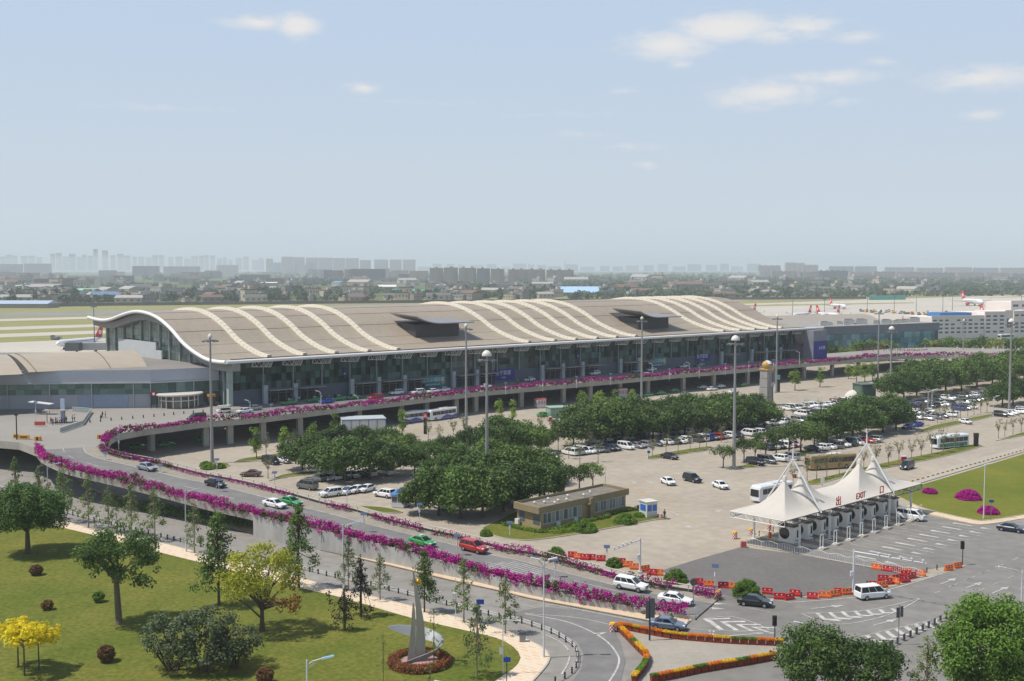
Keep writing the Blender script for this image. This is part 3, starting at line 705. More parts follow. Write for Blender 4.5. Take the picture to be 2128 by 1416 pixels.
# jet bridge and grey block behind the annex
q = at(178,742,0); jb = thing('boarding_bridge', 'grey boarding bridge and link block beside the white jet nose', 'boarding bridge', q)
MB().box((6,6,5),(30,6,3.6),taper=.98).build('tunnel', mat('bridge_grey', (150,152,152), .6, var=.06), jb); MB().box((-6,0,5.2),(7,5,4.2)).build('cab', mat('bridge_cab', (92,94,94), .7), jb)
for x in (-6, 4, 16): MB().box((x,4,1.6),(.8,.8,3.4)).build('leg', M_dark, jb)
# ---------------------------------------------------------------- right hand buildings
def P3(a, b): return (b-a).length
ga = thing('glass_building', 'long teal glass building with grey parapet and rooftop air conditioners', 'glass building')
A = at(1640,752,0); B = at(1948,734,0); C3 = B+(B-A).normalized().cross(Vector((0,0,-1)))*60*-1; D3 = A+(C3-B)
ax = (B-A).normalized(); nr = Vector((ax.y,-ax.x,0)); L = (B-A).length
C3 = B-nr*60; D3 = A-nr*60
mb = MB(); mb.prism([A,B,C3,D3], 0, 12.2, 0); mb.build('wall', mat('teal_wall', (52,72,78), .4), ga)
panes('glass_front', A+nr*.2+Vector((0,0,.5)), ax, int(L/3), 4, 3., 2.9, glassmat('teal_glass', (44,92,102), (118,164,172), .08), ga, seed=8)
panes('glass_side', B+Vector((0,0,.5))+ax*.2, -nr, 20, 4, 3., 2.9, glassmat('teal_glass', (0,0,0), (0,0,0)), ga, seed=12)
mb = MB(); e = .5; mb.prism([A+nr*e,B+nr*e+ax*e,C3+ax*e,D3], 12.2, 16.2, 0, 1); mb.build('parapet', [mat('parapet_grey', (112,120,128), .6, var=.06), mat('flat_roof_grey', (150,146,138), .9, var=.1, scale=.2)], ga)
for k in range(16):
    p = A+ax*(L*(.28+.7*k/16)+RNG.uniform(-2,2))-nr*RNG.uniform(4,16); s = RNG.uniform(2,4.4)
    tag(MB().box((0,0,s*.3),(s*1.3,s*.8,s*.6)).box((0,0,s*.63),(s*.9,s*.5,.12),1).build('rooftop_unit', [mat('unit_grey', (186,186,182), .6, var=.1), M_dark]), 'pale air conditioning unit on the roof of the teal glass building', 'air conditioner', 'rooftop air conditioners').location = (p.x,p.y,16.2)
pr = thing('pier_roof', 'low taupe pier building with a broad shallow roof beyond the terminal end', 'pier building')
e0 = [at(1560,690,15), at(1840,672,15), at(1792,656,14.2), at(1580,661,14.2)]
mb = MB(); mb.prism([(p.x,p.y) for p in e0], -.3, 14.0, 1); mb.build('wall', mat('pier_wall', (110,116,120), .6), pr)
mb = MB(); N_ = 8; rows = []
for k in range(N_+1):
    w = k/N_; a = e0[0].lerp(e0[3], w); b = e0[1].lerp(e0[2], w); z = 14.2+2.*math.sin(math.pi*w*.8)
    rows.append([Vector((a.x,a.y,z)), Vector((b.x,b.y,z))])
for r0, r1 in zip(rows, rows[1:]): mb.add([r0[0],r0[1],r1[1],r1[0]], [(0,1,2,3)])
mb.build('roof', M_roof, pr)
def windows(mb, a, b, z0, z1, nx, nz, mi, fill=(.62,.55), skip=0., r=None):
    """window openings on the wall from a to b (plan), proud of it by 4 cm"""
    d = (b-a); L = d.length; ax = d/L; n = Vector((ax.y,-ax.x,0))*.05
    for i in range(nx):
        for j in range(nz):
            if r and r.random() < skip: continue
            w = L/nx*fill[0]/2; h = (z1-z0)/nz*fill[1]/2; c = a+ax*(L*(i+.5)/nx); z = z0+(z1-z0)*(j+.5)/nz
            mb.quad(c-ax*w+n+Vector((0,0,z-h)), c+ax*w+n+Vector((0,0,z-h)), c+ax*w+n+Vector((0,0,z+h)), c-ax*w+n+Vector((0,0,z+h)), mi)
M_pinkw = mat('pinkish_render', (230,219,211), .8, var=.06, scale=.1)
ob = thing('office_block', 'pinkish white airport office block with blue roof panel near the apron', 'office building')
M_win2 = mat('office_window', (92,98,106), .2, spec=.5, var=.1)
def blk(par, x0, x1, yb, yt, depth, nx, nz, m=M_pinkw, name='wing', pent=None):
    a, b = at(x0, yb, 0), at(x1, yb-(x1-x0)*.02, 0); zt = hgt(x0, yt, a); d = (b-a).normalized(); n = Vector((d.y,-d.x,0))
    mb = MB(); mb.prism([a, b, b-n*depth, a-n*depth], -.4, zt, 0); mb.prism([a+n*.3-d*.3, b+n*.3+d*.3, b+n*.3+d*.3-n*.8, a+n*.3-d*.3-n*.8], zt-.1, zt+1., 0)
    o = mb.build(name, [m], par)
    for j in range(nz):
        for i in range(nx):
            if RNG.random() < .1: continue
            c = a+(b-a)*((i+.5)/nx)+n*.04; w = (b-a).length/nx*.3; h = (zt-3.3)/nz*.22; z = 2.5+(zt-3.3)*(j+.5)/nz
            MB().quad(c-d*w+Vector((0,0,z-h)), c+d*w+Vector((0,0,z-h)), c+d*w+Vector((0,0,z+h)), c-d*w+Vector((0,0,z+h))).build('window', M_win2, o)
    return o, a, b, n, zt
o, a, b, n, zt = blk(ob, 1936, 2046, 704, 660, 30, 9, 4)
mb = MB(); c = a.lerp(b,.58)-n*14; mb.box((c.x,c.y,zt+1.3),(24,14,2.4),rz=math.atan2((b-a).y,(b-a).x)); mb.build('roof_panel', mat('blue_sheet', (62,116,168), .5, var=.06), o)
blk(ob, 2046, 2088, 702, 651, 34, 3, 5); blk(ob, 2088, 2106, 701, 648, 30, 1, 1, name='stair_tower'); blk(ob, 2106, 2200, 701, 649, 34, 8, 5); blk(ob, 2100, 2210, 690, 628, 26, 6, 5, name='rear_wing')
# ================================================================== vegetation
def cloud(clumps, leaf, seed, per=55, up=.45, squash=.85, mats=1, pick=None, name='crown', aspect=.62):
    """leaf faces spread through clumps (x, y, z, r[, material]); returns a mesh with a per-leaf random value"""
    r = np.random.default_rng(seed); C = []; D = []; V = []; M = []
    for c in clumps:
        n = max(4, int(per*(c[3]**2)))
        d = r.normal(size=(n, 3)); d /= np.linalg.norm(d, axis=1)[:, None]
        p = d*(c[3]*r.random(n)**.42)[:, None]; p[:, 2] *= squash
        C.append(p+np.array(c[:3])); D.append(d); V.append(np.full(n, r.random())*.45+r.random(n)*.55)
        M.append(np.full(n, c[4] if len(c) > 4 else 0))
    C = np.concatenate(C); D = np.concatenate(D); V = np.concatenate(V); M = np.concatenate(M); n = len(C)
    N = D*.6+np.array([0, 0, up])+r.normal(size=(n, 3))*.45; N /= np.linalg.norm(N, axis=1)[:, None]
    t = np.cross(N, r.normal(size=(n, 3))); t /= np.linalg.norm(t, axis=1)[:, None]; b = np.cross(N, t)
    s = (leaf*(.7+.6*r.random(n)))[:, None]
    q = np.stack([C-t*s*.62, C-b*s*.62*aspect, C+t*s*.62, C+b*s*.62*aspect], 1).reshape(-1, 3).astype(np.float32)
    me = bpy.data.meshes.new(name); me.vertices.add(4*n); me.vertices.foreach_set('co', q.ravel())
    me.loops.add(4*n); me.loops.foreach_set('vertex_index', np.arange(4*n, dtype=np.int32))
    me.polygons.add(n); me.polygons.foreach_set('loop_start', np.arange(0, 4*n, 4, dtype=np.int32)); me.polygons.foreach_set('loop_total', np.full(n, 4, dtype=np.int32))
    me.polygons.foreach_set('material_index', M.astype(np.int32))
    a = me.attributes.new('rnd', 'FLOAT', 'FACE'); a.data.foreach_set('value', V.astype(np.float32))
    me.update(calc_edges=True)
    return me
M_bark = mat('bark', (92,80,66), .95, var=.2, scale=3); M_bark2 = mat('pale_bark', (140,128,112), .95, var=.2, scale=3)
LF = leafmat('ficus_leaf', (34,52,26), (104,134,62)); LB = leafmat('banyan_leaf', (34,56,26), (98,132,58), .2, .5)
LG = leafmat('ginkgo_leaf', (66,88,46), (136,156,88), .35); LY = leafmat('young_leaf', (76,108,36), (156,182,70), .4)
LS = leafmat('sparse_leaf', (84,92,56), (150,152,104), .3); LO = leafmat('olive_leaf', (42,54,36), (102,116,80), .15, .6)
LC = leafmat('conifer_leaf', (20,26,18), (62,70,44), .1, .8); LYG = leafmat('yellow_green_leaf', (112,126,34), (206,202,72), .4)
LOR = leafmat('orange_leaf', (140,84,36), (206,136,62), .35); LYE = leafmat('bright_yellow_leaf', (214,192,16), (255,244,66), .45)
LBR = leafmat('bright_green_leaf', (44,74,24), (118,152,58), .3, .5); LH = leafmat('hedge_leaf', (64,96,24), (124,156,48), .2, .8)
LBW = leafmat('brown_bush_leaf', (78,58,32), (134,98,56), .1, .9); LMG = leafmat('bougainvillea', (116,2,92), (198,16,154), .22, 1.2)
LGR = leafmat('bougainvillea_leaf', (50,66,28), (100,92,44), .25, .8); LM = leafmat('mid_leaf', (48,72,30), (110,138,62), .3)
LFAR = leafmat('far_leaf', (30,50,30), (76,98,58), .15, .05)
def envelope(n, rad, cz, r, seed, zmin=-.5, rmin=.55):
    q = random.Random(seed); out = []
    while len(out) < n:
        d = Vector((q.gauss(0,1), q.gauss(0,1), q.gauss(0,1))).normalized()
        if d.z < zmin: continue
        k = q.uniform(rmin, 1.)**.8
        out.append((d.x*rad[0]*k, d.y*rad[1]*k, cz+d.z*rad[2]*k, q.uniform(*r)))
    return out
def trunkmesh(clumps, h, r0, seed, limbs=9, lean=(0,0), n=7, fork=None, mat_=None):
    q = random.Random(seed); mb = MB(); top = Vector((lean[0], lean[1], h)); fk = fork or h*.7
    mid = Vector((lean[0]*.4, lean[1]*.4, fk))
    mb.tube((0,0,-.1), (0,0,.5), r0*1.45, r0*1.05, n); mb.tube((0,0,.5), mid, r0*1.05, r0*.8, n); mb.tube(mid, top, r0*.8, r0*.5, n)
    cl = sorted(clumps, key=lambda c: q.random())[:limbs]
    for c in cl:
        e = Vector(c[:3]); s = mid.lerp(top, q.random()); m = s.lerp(e, .5)+Vector((0,0,(e.z-s.z)*.12))
        mb.tube(s, m, r0*.42, r0*.26, 5); mb.tube(m, e, r0*.26, r0*.08, 5)
    return mb.mesh('trunk', mat_ or M_bark)
TREE = {}
def proto(kind, clumps, trunk, leaf, per, lm, seed, **k): TREE[kind] = (trunk, cloud(clumps, leaf, seed, per, **k)); TREE[kind][1].materials.append(lm) if not isinstance(lm, list) else [TREE[kind][1].materials.append(x) for x in lm]
for i in range(4):
    c = envelope(84, (5.4,5.4,3.5), 4.9, (1.1,1.8), 20+i, -.62)
    proto('ficus%d' % i, c, trunkmesh(c, 3.4, .26, i, 9), .46, 34, LF, i)
for i in range(2):     # tree of the last row with a visible trunk
    c = envelope(30, (3.0,3.0,2.0), 4.2, (.8,1.25), 40+i, -.3); proto('umbrella%d' % i, c, trunkmesh(c, 2.6, .17, i, 8), .36, 36, leafmat('umbrella_leaf', (44,64,28), (104,128,62)), i+9)
c = envelope(130, (5.5,5.5,4.1), 6.8, (1.15,1.75), 60, -.62, .55); proto('banyan', c, trunkmesh(c, 4.0, .42, 2, 12), .28, 105, LB, 33)
q = random.Random(5); c = envelope(74, (5.0,4.6,2.9), 9.2, (.85,1.4), 61, -.75) + [(2.2+q.gauss(0,1.1), q.gauss(0,1), 5.6+q.gauss(0,.7), q.uniform(.6,1.)) for _ in range(13)] + [(-3.2+q.gauss(0,.5), q.gauss(0,.6), 6.4+q.gauss(0,.4), .6) for _ in range(3)]
proto('lawn_tree', c, trunkmesh(c, 7.6, .42, 4, 14, (-.5,0), fork=5.2, mat_=mat('grey_bark', (112,100,84), .95, var=.25, scale=3)), .28, 74, leafmat('lawn_tree_leaf', (52,80,32), (126,154,78)), 44)
q = random.Random(8); c = [(x, y, z, r, 0) for x, y, z, r in envelope(86, (5.0,4.6,3.4), 7.3, (.75,1.2), 62, -.7)] + [(3.3+q.gauss(0,1.0), -1+q.gauss(0,1), 4.1+q.gauss(0,.7), q.uniform(.5,.9), 1) for _ in range(12)] + [(-3.2+q.gauss(0,.6), q.gauss(0,.8), 4.6+q.gauss(0,.6), .75, 0) for _ in range(6)]
proto('yellow_green', c, trunkmesh(c, 4.6, .34, 6, 22, fork=1.6), .28, 66, [LYG, LOR], 45)
def conical(H, w, seed, n=46, z0=.22, rr=(.35,.75)):
    q = random.Random(seed); out = []
    for i in range(n):
        f = q.random()**.85; z = H*(z0+(1-z0)*f); rad = w*(1-f)**.75*q.uniform(.35,1.)+.1; a = q.uniform(0, 6.28)
        out.append((rad*math.cos(a), rad*math.sin(a), z, q.uniform(*rr)*(1.15-.5*f)))
    return out
for i in range(4):
    c = conical(9.4, 2.25+.4*(i % 2), 70+i, 58, .17, (.4,.72)); proto('ginkgo%d' % i, c, trunkmesh(c, 9.0, .12, i, 26, fork=3., mat_=M_bark2), .28, 56, LG, 50+i)
for i in range(2):
    c = conical(11.5, 2.9, 80+i, 84, .2, (.6,1.05)); proto('dense_ginkgo%d' % i, c, trunkmesh(c, 11, .17, i, 30, fork=3.5), .27, 60, LM, 55+i)
c = conical(7.2, 1.5, 84, 60, .04, (.4,.6)); proto('conifer0', c, trunkmesh(c, 7, .16, 1, 16), .2, 110, LC, 57)
q = random.Random(3); c = conical(4.6, 1.1, 85, 30, .05, (.35,.55)) + [(-1.2-.1*k, 0, 1.6+.62*k, .38) for k in range(5)]; proto('conifer1', c, trunkmesh(c, 4.4, .14, 1, 14), .2, 110, LC, 58)
for i in range(3):
    q = random.Random(90+i); c = [(x*1.15, y, max(.8, z), r) for x, y, z, r in envelope(42, (2.5,2.4,2.3), 2.7, (.5,.9), 90+i, -.75, .4)]
    mb = MB()
    for k in range(14): mb.tube((q.uniform(-.5,.5), q.uniform(-.5,.5), 0), (q.uniform(-2,2), q.uniform(-2,2), q.uniform(1.6,3.6)), .07, .03, 5)
    proto('olive_shrub%d' % i, c, mb.mesh('stems', M_bark), .2, 150, LO, 60+i, up=.7)
for i in range(3):
    c = envelope(40, (1.7,1.7,1.3), 4.1, (.4,.7), 95+i, -.6); proto('yellow_sapling%d' % i, c, trunkmesh(c, 3.6, .07, i, 8), .26, 90, LYE, 65+i)
for i in range(3):
    q = random.Random(100+i); c = [(math.cos(a)*r, math.sin(a)*r, z, q.uniform(.35,.6)) for a, z in [(q.uniform(0,6.28), q.uniform(1.9,5.2)) for _ in range(24)] for r in [(.25+.33*(z-1.6))*q.uniform(.4,1)]]
    proto('vase%d' % i, c, trunkmesh(c, 2.6, .09, i, 16, fork=1.5, mat_=M_bark2), .25, 34, LS, 70+i)
for i in range(3):
    q = random.Random(110+i); c = [(math.cos(a)*r, math.sin(a)*r, z, q.uniform(.55,.95)) for a, z in [(q.uniform(0,6.28), q.uniform(1.9,7.0)) for _ in range(30)] for r in [1.5*math.sin(math.pi*min(1,(z-1.2)/6.6))**.6*q.uniform(.2,1)]]
    proto('young%d' % i, c, trunkmesh(c, 5.5, .11, i, 8, fork=2.), .34, 42, LY, 75+i)
for i in range(2):
    c = envelope(130, (4.3,4.3,4.8), 7.3, (1.0,1.5), 120+i, -.9, .62); proto('bright_dome%d' % i, c, trunkmesh(c, 4, .25, i, 5), .26, 125, LBR, 80+i)
for i in range(2):
    c = envelope(95, (3.8,3.8,3.1), 5.4, (.8,1.3), 124+i, -.8, .45); proto('park_tree%d' % i, c, trunkmesh(c, 4, .22, i, 14), .25, 85, leafmat('park_tree_leaf', (36,60,24), (104,132,62)), 84+i)
for i in range(3):
    c = envelope(24, (4.2,4.2,3.2), 5.2, (1.4,2.1), 130+i, -.75, .4); proto('bushy%d' % i, c, trunkmesh(c, 3, .25, i, 4), .75, 9, LM if i else leafmat('yellowish_leaf', (72,92,34), (150,158,72)), 90+i)
for i in range(3):
    c = envelope(14, (4.5,4.5,3.4), 4.6, (1.8,2.8), 140+i, -.8, .3); proto('far%d' % i, c, trunkmesh(c, 3, .3, i, 2, n=4), 1.5, 2.6, LFAR, 95+i)
c = [(q.gauss(0,.5), q.gauss(0,.5), q.uniform(1.2,5.2), .28) for _ in range(20)]; proto('wispy', c, trunkmesh(c, 5.4, .05, 1, 14, fork=2), .2, 34, leafmat('wispy_leaf', (92,124,52), (160,186,100), .4), 99)
LASTCROWN = [None]; LF2 = leafmat('light_ficus_leaf', (46,68,30), (120,146,70))
def tree(kind, loc, s=1., rz=None, label='', group=None, name='tree', cat='tree', sxy=None):
    tm, cm = TREE[kind]
    t = thing(name, label, cat, loc, RNG.uniform(0, 6.28) if rz is None else rz, group)
    t.scale = (s*(sxy or 1), s*(sxy or 1), s)
    link('trunk', tm, t); LASTCROWN[0] = link('crown', cm, t); return t
def ptree(kind, x, yb, ytop, h0, label, group=None, **k):
    """tree whose foot is at pixel (x, yb) and whose top reaches row ytop; h0 = height of the prototype"""
    P = at(x, yb, k.pop('z', .1)); return tree(kind, P, hgt(x, ytop, P)/h0, label=label, group=group, **k)
# --- the lawn in the foreground
ptree('banyan', 58, 1150, 998, 11.6, 'broad dense dark green tree casting a round shadow on the lawn, leftmost', name='banyan_tree', rz=1.)
ptree('lawn_tree', 247, 1297, 1090, 12.7, 'tall open tree with leaning grey trunk in the middle of the lawn', rz=0.)
ptree('yellow_green', 545, 1312, 1128, 11.4, 'yellow green tree with one orange branch and forked trunk on the lawn', rz=0.)
for i, (x, yb, n) in enumerate(((38,1386,'back left'),(51,1405,'front'),(81,1394,'right hand'))):
    ptree('yellow_sapling%d' % i, x, yb, 1288+i*4, 5.5, 'bright yellow leaved young tree, %s one of the three in the corner' % n, 'bright yellow young trees', name='yellow_tree', sxy=1.25)
for i, (x, yb, yt, n) in enumerate(((358,1392,1262,'left'),(425,1396,1250,'middle'),(487,1388,1268,'right'))):
    ptree('olive_shrub%d' % i, x, yb, yt, 5.6, 'big grey green many stemmed shrub on the lawn, %s of three' % n, 'grey green shrubs', name='shrub', cat='shrub')
ptree('conifer0', 750, 1281, 1150, 7.7, 'tall dark pointed conifer beside the brick pavement', name='conifer', cat='conifer')
ptree('conifer1', 716, 1311, 1216, 5.0, 'small dark two topped conifer in front of the taller one', name='conifer', cat='conifer', rz=0.)
gk = [('dense_ginkgo0',455,1258,1058,12,'dense upright tree with bare lower trunk standing on the lawn edge'),('dense_ginkgo1',621,1222,1046,12,'tall dense upright tree on the pavement behind the yellow green tree'),
      ('ginkgo0',184,1097,988,9.8,'slim street tree on the pavement right of the broad dark tree'),('ginkgo1',226,1106,1006,9.8,'slim airy street tree behind the open lawn tree'),
      ('ginkgo2',273,1112,1004,9.8,'slim street tree above the crown of the open lawn tree'),('ginkgo3',322,1122,1010,9.8,'slim street tree in front of the shrub bed under the ramp'),
      ('ginkgo1',404,1150,1040,9.8,'narrow street tree beside the lamp post below the ramp'),('ginkgo2',724,1226,1118,9.8,'bright slim street tree just behind the dark conifers'),
      ('ginkgo3',790,1247,1148,9.8,'airy pale street tree between the conifers and the sculpture'),('dense_ginkgo0',882,1273,1140,12,'leafy street tree right behind the tip of the sculpture'),
      ('ginkgo0',964,1294,1164,9.8,'slim pale street tree beside the camera pole'),('ginkgo1',1050,1317,1190,9.8,'slim street tree near the bend and the litter bin'),
      ('ginkgo2',991,1406,1252,9.8,'thin light green tree on the lawn right of the sculpture'),('ginkgo0',34,1072,948,9.8,'slim street tree rising behind the broad dark tree, left one'),
      ('ginkgo3',84,1080,966,9.8,'slim street tree rising behind the broad dark tree, middle one'),('ginkgo1',134,1086,962,9.8,'slim street tree rising behind the broad dark tree, right one')]
for k, x, yb, yt, h0, lab in gk: ptree(k, x, yb, yt, h0, lab, 'street trees along the brick pavement', name='street_tree')
ptree('wispy', 902, 1384, 1262, 5.6, 'wispy sapling in front of the sculpture hedge ring', name='sapling'); ptree('wispy', 797, 1420, 1312, 5.6, 'almost bare thin sapling left of the hedge ring', name='sapling', sxy=.6); ptree('wispy', 893, 1440, 1372, 5.6, 'low leafy sapling at the bottom edge below the hedge ring', name='sapling', sxy=1.4)
# --- bottom right
tree('bright_dome0', at(2052,1500), 1.05, label='big dense bright green domed tree in the bottom right corner', sxy=.98)
tree('ginkgo1', at(1925,1476), .8, label='light green slender tree left of the big domed tree', sxy=1.25); tree('ginkgo2', at(2116,1475), .98, label='thin pale tree behind the big domed tree at the right edge')
tree('park_tree0', at(1688,1474), 1.02, label='dark green roadside tree at the bottom, the taller of two'); tree('park_tree1', at(1800,1484), .92, label='green roadside tree at the bottom, lower and right of its taller neighbour')
# --- dark ficus groups of the car park
def frow(pts, h, what, group, kinds=('ficus0','ficus1','ficus2','ficus3'), h0=8.0, jit=.16):
    for i, (x, y) in enumerate(pts):
        P = at(x, y, 0); tree(kinds[i % len(kinds)], P, (h[i] if isinstance(h, (list, tuple)) else h)/h0*RNG.uniform(1-jit, 1+jit), label='%s, %s from the left' % (what, ordinal(i)), group=group, name='ficus_tree', sxy=RNG.uniform(.9,1.1))
        if RNG.random() < .28:   # some of the trees carry lighter leaves
            sl = LASTCROWN[0].material_slots[0]; sl.link = 'OBJECT'; sl.material = LF2
frow([(628,978),(668,992),(718,1000),(768,996),(655,952),(700,945),(752,942),(802,945),(815,985),(846,950),(862,985),(893,962),(926,955)], [6.8,7.4,7.6,7.2,5.6,6,6,6,6.6,5.6,6,5,4.6], 'dark ficus tree in the clump beside the ramp rail', 'dark ficus clump by the ramp')
frow([(872,1068),(912,1072),(956,1078),(1003,1076),(1046,1064),(1090,1052),(1132,1040),(925,1030),(975,1020),(1025,1012),(1075,1010),(1118,1005),(1010,1045)], [6.6,7.6,8.2,8.2,8,7.4,6.4,7.4,7.8,7.8,7.6,6.6,8], 'dark ficus tree in the clump behind the tan building', 'dark ficus clump behind the tan building')
frow([(1172,1027),(1204,1021),(1232,1016)], [5.2,5.2,5.6], 'smaller tree with visible trunk behind the tan building', 'small trees behind the tan building', ('umbrella0','umbrella1'), 6.3)
frow([(985,945),(1020,950),(1060,952),(1098,948),(1125,940),(1045,930)], [6.6,7,7,6.6,5.4,6.6], 'dark ficus tree between the two high masts', 'dark ficus trees between the masts')
frow([(x, 930-.098*(x-1190)) for x in range(1192, 1590, 33)], [7,8.4,8.8,8.6,9,9,8.6,9,9,9,8.8,8,7], 'dark ficus tree in the front of the double car park row', 'ficus double row, front')
frow([(x, 908-.098*(x-1190)) for x in range(1215, 1590, 35)], 8.2, 'dark ficus tree in the back of the double car park row', 'ficus double row, back')
frow([(1503,973),(1546,962),(1569,957),(1591,952),(1613,946),(1640,943),(1664,939)], [5.2,5.2,5.4,5.8,6.2,6.6,6.6], 'umbrella shaped tree in the row before the gold coach', 'umbrella trees before the coach', ('umbrella0','umbrella1'), 6.3)
frow([(1692,930),(1718,922),(1745,915),(1772,908),(1803,903),(1835,899),(1862,894),(1790,885),(1822,880),(1850,876)], [7,7.6,8,8.2,8.4,8.4,7,8,8.2,8], 'dark ficus tree behind the toll plaza masts', 'ficus trees behind the toll plaza')
frow([(1852,832),(1878,830),(1905,826),(1935,820),(1965,816),(1998,812),(2030,806),(2062,802),(2095,797),(2128,792)], 9.2, 'dark ficus tree in the far right block, front row', 'far right ficus, front')
frow([(1872,812),(1902,806),(1935,801),(1968,797),(2002,792),(2036,787),(2070,783),(2105,779),(2135,776)], 8.8, 'dark ficus tree in the far right block, back row', 'far right ficus, back')
frow([(2083,846),(2105,842),(2130,838)], 8.6, 'dark ficus tree at the right edge beside the high mast', 'ficus by the right mast')
# --- young bright trees along the arrivals road, small parking trees
for i, (x, yb, yt) in enumerate([(533,953,884),(591,945,884),(648,936,872),(697,905,856),(836,908,848),(1038,873,826),(1066,880,828),(1210,860,810),(1243,855,807),(1276,842,808),(1314,838,807),(1652,811,765),(1704,804,761),(1763,787,756),(1780,794,754),(1797,793,753),(1813,791,752),(1883,764,743),(1900,761,741),(1966,756,739),(1981,755,738)]):
    ptree('young%d' % (i % 3), x, yb, yt, 7.9, 'bright green young tree along the arrivals road, %s from the left' % ordinal(i), 'young trees along the arrivals road', name='young_tree', sxy=1.35 if x > 1190 else 1.)
vs = [(1648,1010),(1677,998),(1697,996),(1718,992),(1744,988),(1795,974),(1820,970),(1846,967),(1868,962),(1894,956),(1914,950),(1936,944),(1960,940),(1984,934)]
V_ = [(vs, 'thin vase shaped tree on the strip behind the toll plaza', 'vase trees behind the toll plaza'),
      ([(1918,884),(1948,879),(1964,875),(1980,872),(1996,869),(2011,865),(2024,862),(2038,858),(2051,857)], 'thin grey green tree on the far strip', 'thin trees on the far strip'),
      ([(2075,911),(2088,907),(2105,903),(2122,899)], 'thin leafless looking tree by the right edge', 'thin trees by the right edge'),
      ([(1356,951),(1384,944),(1409,942),(1434,939),(1454,936),(1468,931),(1499,919)], 'thin tree on the strip by the black sedan', 'thin trees by the black sedan'),
      ([(1124,903),(1147,909),(1182,953),(1205,963),(1243,960),(1160,935)], 'thin pale tree near the car park crossing', 'thin trees near the crossing'),
      ([(553,948),(606,938),(634,933),(557,994),(915,926),(942,913),(890,915),(965,905)], 'small thin tree on the lot beside the ramp', 'thin trees beside the ramp'),
      ([(1597,866),(1622,880),(1648,872),(1676,866),(1706,861),(1738,858),(1768,856),(1650,898),(1690,886),(1900,852),(1935,846),(1968,842),(2005,838),(2040,832)], 'sparse grey tree among the parked cars', 'sparse trees among the parked cars'),
      ([(1226,936),(1252,930),(1300,926),(1345,922),(1390,918),(1440,912),(1485,906),(1530,902),(1575,897)], 'thin tree in front of the double ficus row', 'thin trees before the ficus row')]
for pts, lab, g in V_:
    for i, (x, y) in enumerate(pts): tree('vase%d' % (i % 3), at(x, y, .1), RNG.uniform(.85,1.12), label='%s, %s from the left' % (lab, ordinal(i)), group=g, name='small_tree')
# --- trees beyond the deck on the right
for i, (x, yb, h) in enumerate([(1702,752,9),(1722,754,10),(1742,753,9),(1762,756,8),(1783,752,10.5),(1803,750,11),(1826,749,11),(1848,750,10),(1914,744,9),(1936,742,10),(1957,743,9),(1980,738,11),(2002,738,9),(2024,741,9),(2046,737,11),(2068,740,10),(2090,738,9),(2112,737,10),(2132,736,10)]):
    tree('bushy%d' % (i % 3), at(x, yb, 0), h/9., label='leafy tree behind the elevated road, %s from the left' % ordinal(i), group='leafy trees behind the elevated road')
# --- clipped round bushes, flower mounds
def dome(name, x, y, wpx, hpx, lm, label, cat='bush', group=None, leaf=.14, z=.13, round_=.0):
    P = at(x, y, z); sc = (y-557)/45.; w = wpx/sc/2; h = hpx/sc
    cl = []; q = random.Random(int(x*7+y)); lo = -.9 if round_ else -.05
    for _ in range(110):
        d = Vector((q.gauss(0,1), q.gauss(0,1), q.gauss(0,1))).normalized()
        if d.z < lo: d.z = -d.z*.3
        cl.append((d.x*w*.85, d.y*w*.85, (h*.52+d.z*h*.42) if round_ else max(.1, d.z*h*.82), w*.24))
    me = cloud(cl, leaf, int(x+y), 900/max(.35, w)**.4, name=name)
    me.materials.append(lm); o = link(name, me, loc=P); tag(o, label, cat, group)
    if round_: MB().tube((0,0,-.1),(0,0,h*.4),.08,.06,6).build('stem', M_bark, o)
    return o
for x, y, w, h, m, lab in ((75,1195,27,21,LBW,'round clipped brownish bush on the lawn below the broad dark tree'),(98,1267,25,20,LBW,'round clipped brown bush at mid lawn on the left'),
    (205,1251,25,21,LH,'small round green bush beside the open lawn tree'),(221,1375,36,34,LBW,'largest round brown bush between the yellow trees and grey shrubs'),(551,1420,37,34,LBW,'round olive brown bush at the bottom edge of the lawn')):
    dome('round_bush', x, y, w, h, m, lab, 'bush', 'round clipped bushes', round_=1.)
for x, y, w, h, lab in ((1932,1025,30,11,'smallest magenta flower mound on the right lawn near the tent'),(2012,1037,50,19,'widest magenta flower mound in the middle of the right lawn'),(2054,1067,42,15,'magenta flower mound by the lamp post on the right lawn')):
    dome('flower_mound', x, y, w, h, LMG, lab, 'flower bush', 'magenta mounds on the lawn', .2)
for x, y, w, h, lab in ((1156,1157,40,22,'round yellow green bush behind the rail beside the red barriers'),(1276,1176,34,18,'small round green bush by the solar lamp behind the rail'),(1404,1207,48,26,'round green bush behind the end of the guard rail'),(1551,1238,58,38,'largest round green bush at the tip of the guard rail'),(1586,1246,14,10,'tiny green bush beside the largest round one'),(1010,1112,26,14,'low yellow green bush at the left tip of the office lawn')):
    dome('shrub', x, y, w, h, LH, lab, 'bush')
